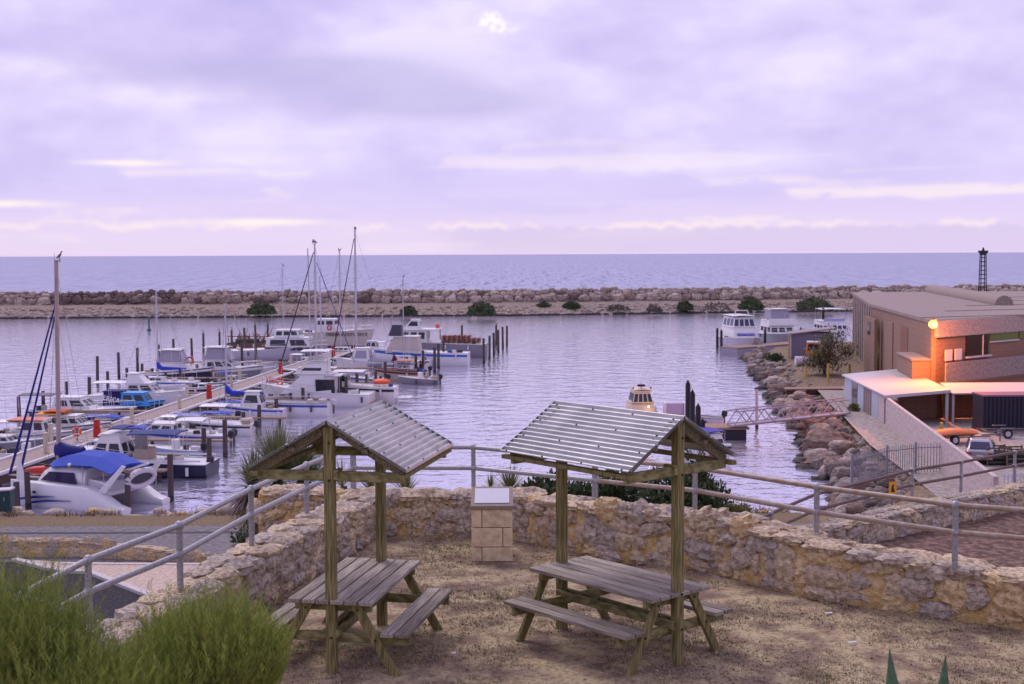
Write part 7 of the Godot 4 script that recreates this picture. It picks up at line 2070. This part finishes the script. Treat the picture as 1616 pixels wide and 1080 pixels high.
func plants() -> void:
	feather_bush(PZ(-5, 1115, 5.4), 0.33, 0.62, 1500, "tall feathery bush with bright green sprigs in front of the car park", 0.4)
	feather_bush(PZ(110, 1150, 5.2), 0.32, 0.38, 1000, "low feathery bush growing between the two taller ones", 0.5)
	feather_bush(PZ(345, 1105, 5.8), 0.29, 0.45, 1600, "yellow-green feathery bush beside the picnic bench", 0.9)
	feather_bush(PZ(280, 1085, 6.4), 0.14, 0.47, 420, "feathery bush rising against the end of the grey pitted wall", 0.7)
	feather_bush(PZ(215, 1150, 5.5), 0.34, 0.33, 900, "feathery bush spreading low in front of the grey pitted wall's end", 0.6)
	yucca(Vector3(-4.3, 9.6, -23.6), [[Vector3(0.1, 1.45, 0), 1.15, 900, 80], [Vector3(0.55, 1.4, 0.1), 1.05, 700, 80], [Vector3(-0.3, 1.3, 0.1), 0.85, 300, 200], [Vector3(0.65, 1.35, 0.2), 0.7, 120, 160], [Vector3(-0.35, 1.3, 0.3), 0.62, 90, 150]], "bushy yucca with green spikes and hanging dead fronds above the sloping railing")
	yucca(Vector3(-2.9, 9.7, -22.4), [[Vector3(0, 1.35, 0), 0.6, 80, 200], [Vector3(0.5, 1.25, 0.1), 0.55, 140, 90]], "yucca with mostly dead brown fronds seen under the mossy shelter roof")
	yucca(Vector3(-1.75, 9.9, -21.6), [[Vector3(0, 1.15, 0), 0.5, 180, 30]], "low green spiky plant behind the wall near the corner post")
	yucca(Vector3(-0.05, 9.9, -21.6), [[Vector3(0, 1.2, 0), 0.55, 200, 40], [Vector3(-0.32, 1.25, 0), 0.35, 40, 50]], "clump of green palm-like spikes behind the sandstone plinth")
	var dk := [Color(0.06, 0.09, 0.04), Color(0.08, 0.115, 0.048), Color(0.105, 0.14, 0.058)]
	leafy_shrub(Vector3(0.75, 10.45, -21.0), Vector3(0.62, 0.58, 0.5), 5200, dk, 0.085, "dark glossy shrub rising over the wall next to the palm-like spikes", "dark hedge shrubs behind the wall")
	leafy_shrub(Vector3(1.6, 10.35, -20.6), Vector3(0.75, 0.68, 0.5), 6500, dk, 0.085, "dark glossy shrub behind the wall under the grey-gabled roof's eave", "dark hedge shrubs behind the wall")
	leafy_shrub(Vector3(2.45, 10.15, -20.2), Vector3(0.72, 0.78, 0.5), 6500, dk, 0.085, "dark glossy shrub behind the front post of the grey-gabled shelter", "dark hedge shrubs behind the wall")
	leafy_shrub(Vector3(3.0, 9.95, -20.6), Vector3(0.45, 0.95, 0.4), 5000, dk, 0.08, "taller dark shrub ending the hedge beside the rusty rail", "dark hedge shrubs behind the wall")
	leafy_shrub(Vector3(-4.05, 10.0, -20.4), Vector3(0.28, 0.45, 0.3), 1300, dk, 0.07, "small dark shrub at the free end of the rubble wall", "dark hedge shrubs behind the wall")
	var yl := [Color(0.16, 0.17, 0.04), Color(0.11, 0.13, 0.035), Color(0.21, 0.20, 0.06)]
	leafy_shrub(P(1165, 824, 8.6), Vector3(0.55, 0.24, 0.4), 1500, yl, 0.06, "low yellow-green shrub on the slope below the rust-stained rail", "yellow-green shrubs on the slope")
	leafy_shrub(Vector3(2.95, 10.25, -18.9), Vector3(0.35, 0.2, 0.3), 900, yl, 0.05, "yellow-green sprig growing against the back of the long wall", "yellow-green shrubs on the slope")
	# agave in front
	var ag := thing("agave", "grey-green agave with broad pointed leaves at the camera's feet", "plant", Vector3(1.58, 12.35, -5.0))
	var am := tmat("agave skin", [c8(62, 96, 66), c8(74, 108, 76), c8(90, 122, 90)], 3.0, 0.03, 0.5, 0.0, 0.05, false, 200)
	for q in [[Vector3(-0.14, 1.13, 0.0), 0.085], [Vector3(0.055, 1.12, 0.06), 0.085], [Vector3(-0.36, 0.98, 0.2), 0.08], [Vector3(0.42, 0.9, 0.1), 0.08], [Vector3(-0.5, 0.75, -0.2), 0.08], [Vector3(0.3, 0.8, -0.4), 0.08], [Vector3(-0.1, 0.85, -0.45), 0.08], [Vector3(0.0, 0.8, 0.5), 0.08]]:
		var tip: Vector3 = q[0]
		var rings := []
		var side := Vector3(tip.z, 0, -tip.x)
		side = (side.normalized() if side.length() > 0.1 else Vector3.RIGHT)
		if absf(tip.x) < 0.2 and absf(tip.z) < 0.2: side = Vector3(0.95, 0, 0.3).normalized()
		var outw := side.cross(Vector3.UP)
		for i in 9:
			var t := i / 8.0
			var c := Vector3(tip.x * (0.25 + 0.75 * t), tip.y * t, tip.z * (0.25 + 0.75 * t))
			var w: float = q[1] * (0.9 + 0.4 * sin(PI * t)) * (1.0 - pow(t, 2.2)) + 0.002
			rings.append(PackedVector3Array([c - side * w, c + outw * w * 0.45, c + side * w, c + outw * w * 0.25 + Vector3(0, 0.004, 0)]))
		part("leaf", B.new().loft(rings, true, true), am, ag)
	# small tree on the spit
	var tb := P(1300, 592, 1.55)
	var tr := thing("small_tree", "small straggly tree with yellow-brown leaves on the rocky spit", "tree", tb)
	var bark := mat("tree bark", c8(96, 80, 70), 0.95)
	part("trunk", B.new().tube(Vector3(0, -0.3, 0), Vector3(0.3, 1.8, 0), 0.2, 0.12, 8), bark, tr)
	var cb := B.new()
	cb.colored = true
	var pal := [Color(0.17, 0.13, 0.08), Color(0.15, 0.15, 0.055), Color(0.22, 0.19, 0.08), Color(0.13, 0.10, 0.07), Color(0.20, 0.20, 0.06)]
	for i in 20:
		var a := rng.randf() * TAU
		var e := Vector3(0.3 + cos(a) * rng.randf_range(0.6, 3.2), rng.randf_range(0.8, 5.0), sin(a) * rng.randf_range(0.4, 1.8))
		part("branch", B.new().tube(Vector3(0.15, rng.randf_range(0.4, 1.7), 0), e, 0.07, 0.02, 5), bark, tr)
		for k in 170:
			var p := e + Vector3(rng.randfn(), rng.randfn() * 0.8, rng.randfn()) * 0.55
			var d := Vector3(rng.randfn(), rng.randfn(), rng.randfn()).normalized()
			cb.col = pal[(i + rng.randi() % 2) % 5].darkened(rng.randf() * 0.3)
			cb.leaf(p, d * rng.randf_range(0.18, 0.36), d.cross(Vector3.UP).normalized(), 0.15)
	var cm := mat("tree leaves", Color.WHITE, 0.8)
	cm.vertex_color_use_as_albedo = true
	part("crown", cb, cm, tr)
	leafy_shrub(P(1222, 572, 1.2), Vector3(1.3, 0.5, 1.0), 700, dk, 0.3, "dark green mat of scrub on the rocks of the spit", "scrub on the spit")
	leafy_shrub(P(1348, 650, 1.5), Vector3(0.5, 0.3, 0.5), 400, yl, 0.2, "bright weed clump beside the blue shed doors", "scrub on the spit")

func _ready() -> void:
	stage()
	stone_sets()
	land()
	terrace()
	lowland()
	breakwater()
	jetties()
	yard()
	boats()
	plants()
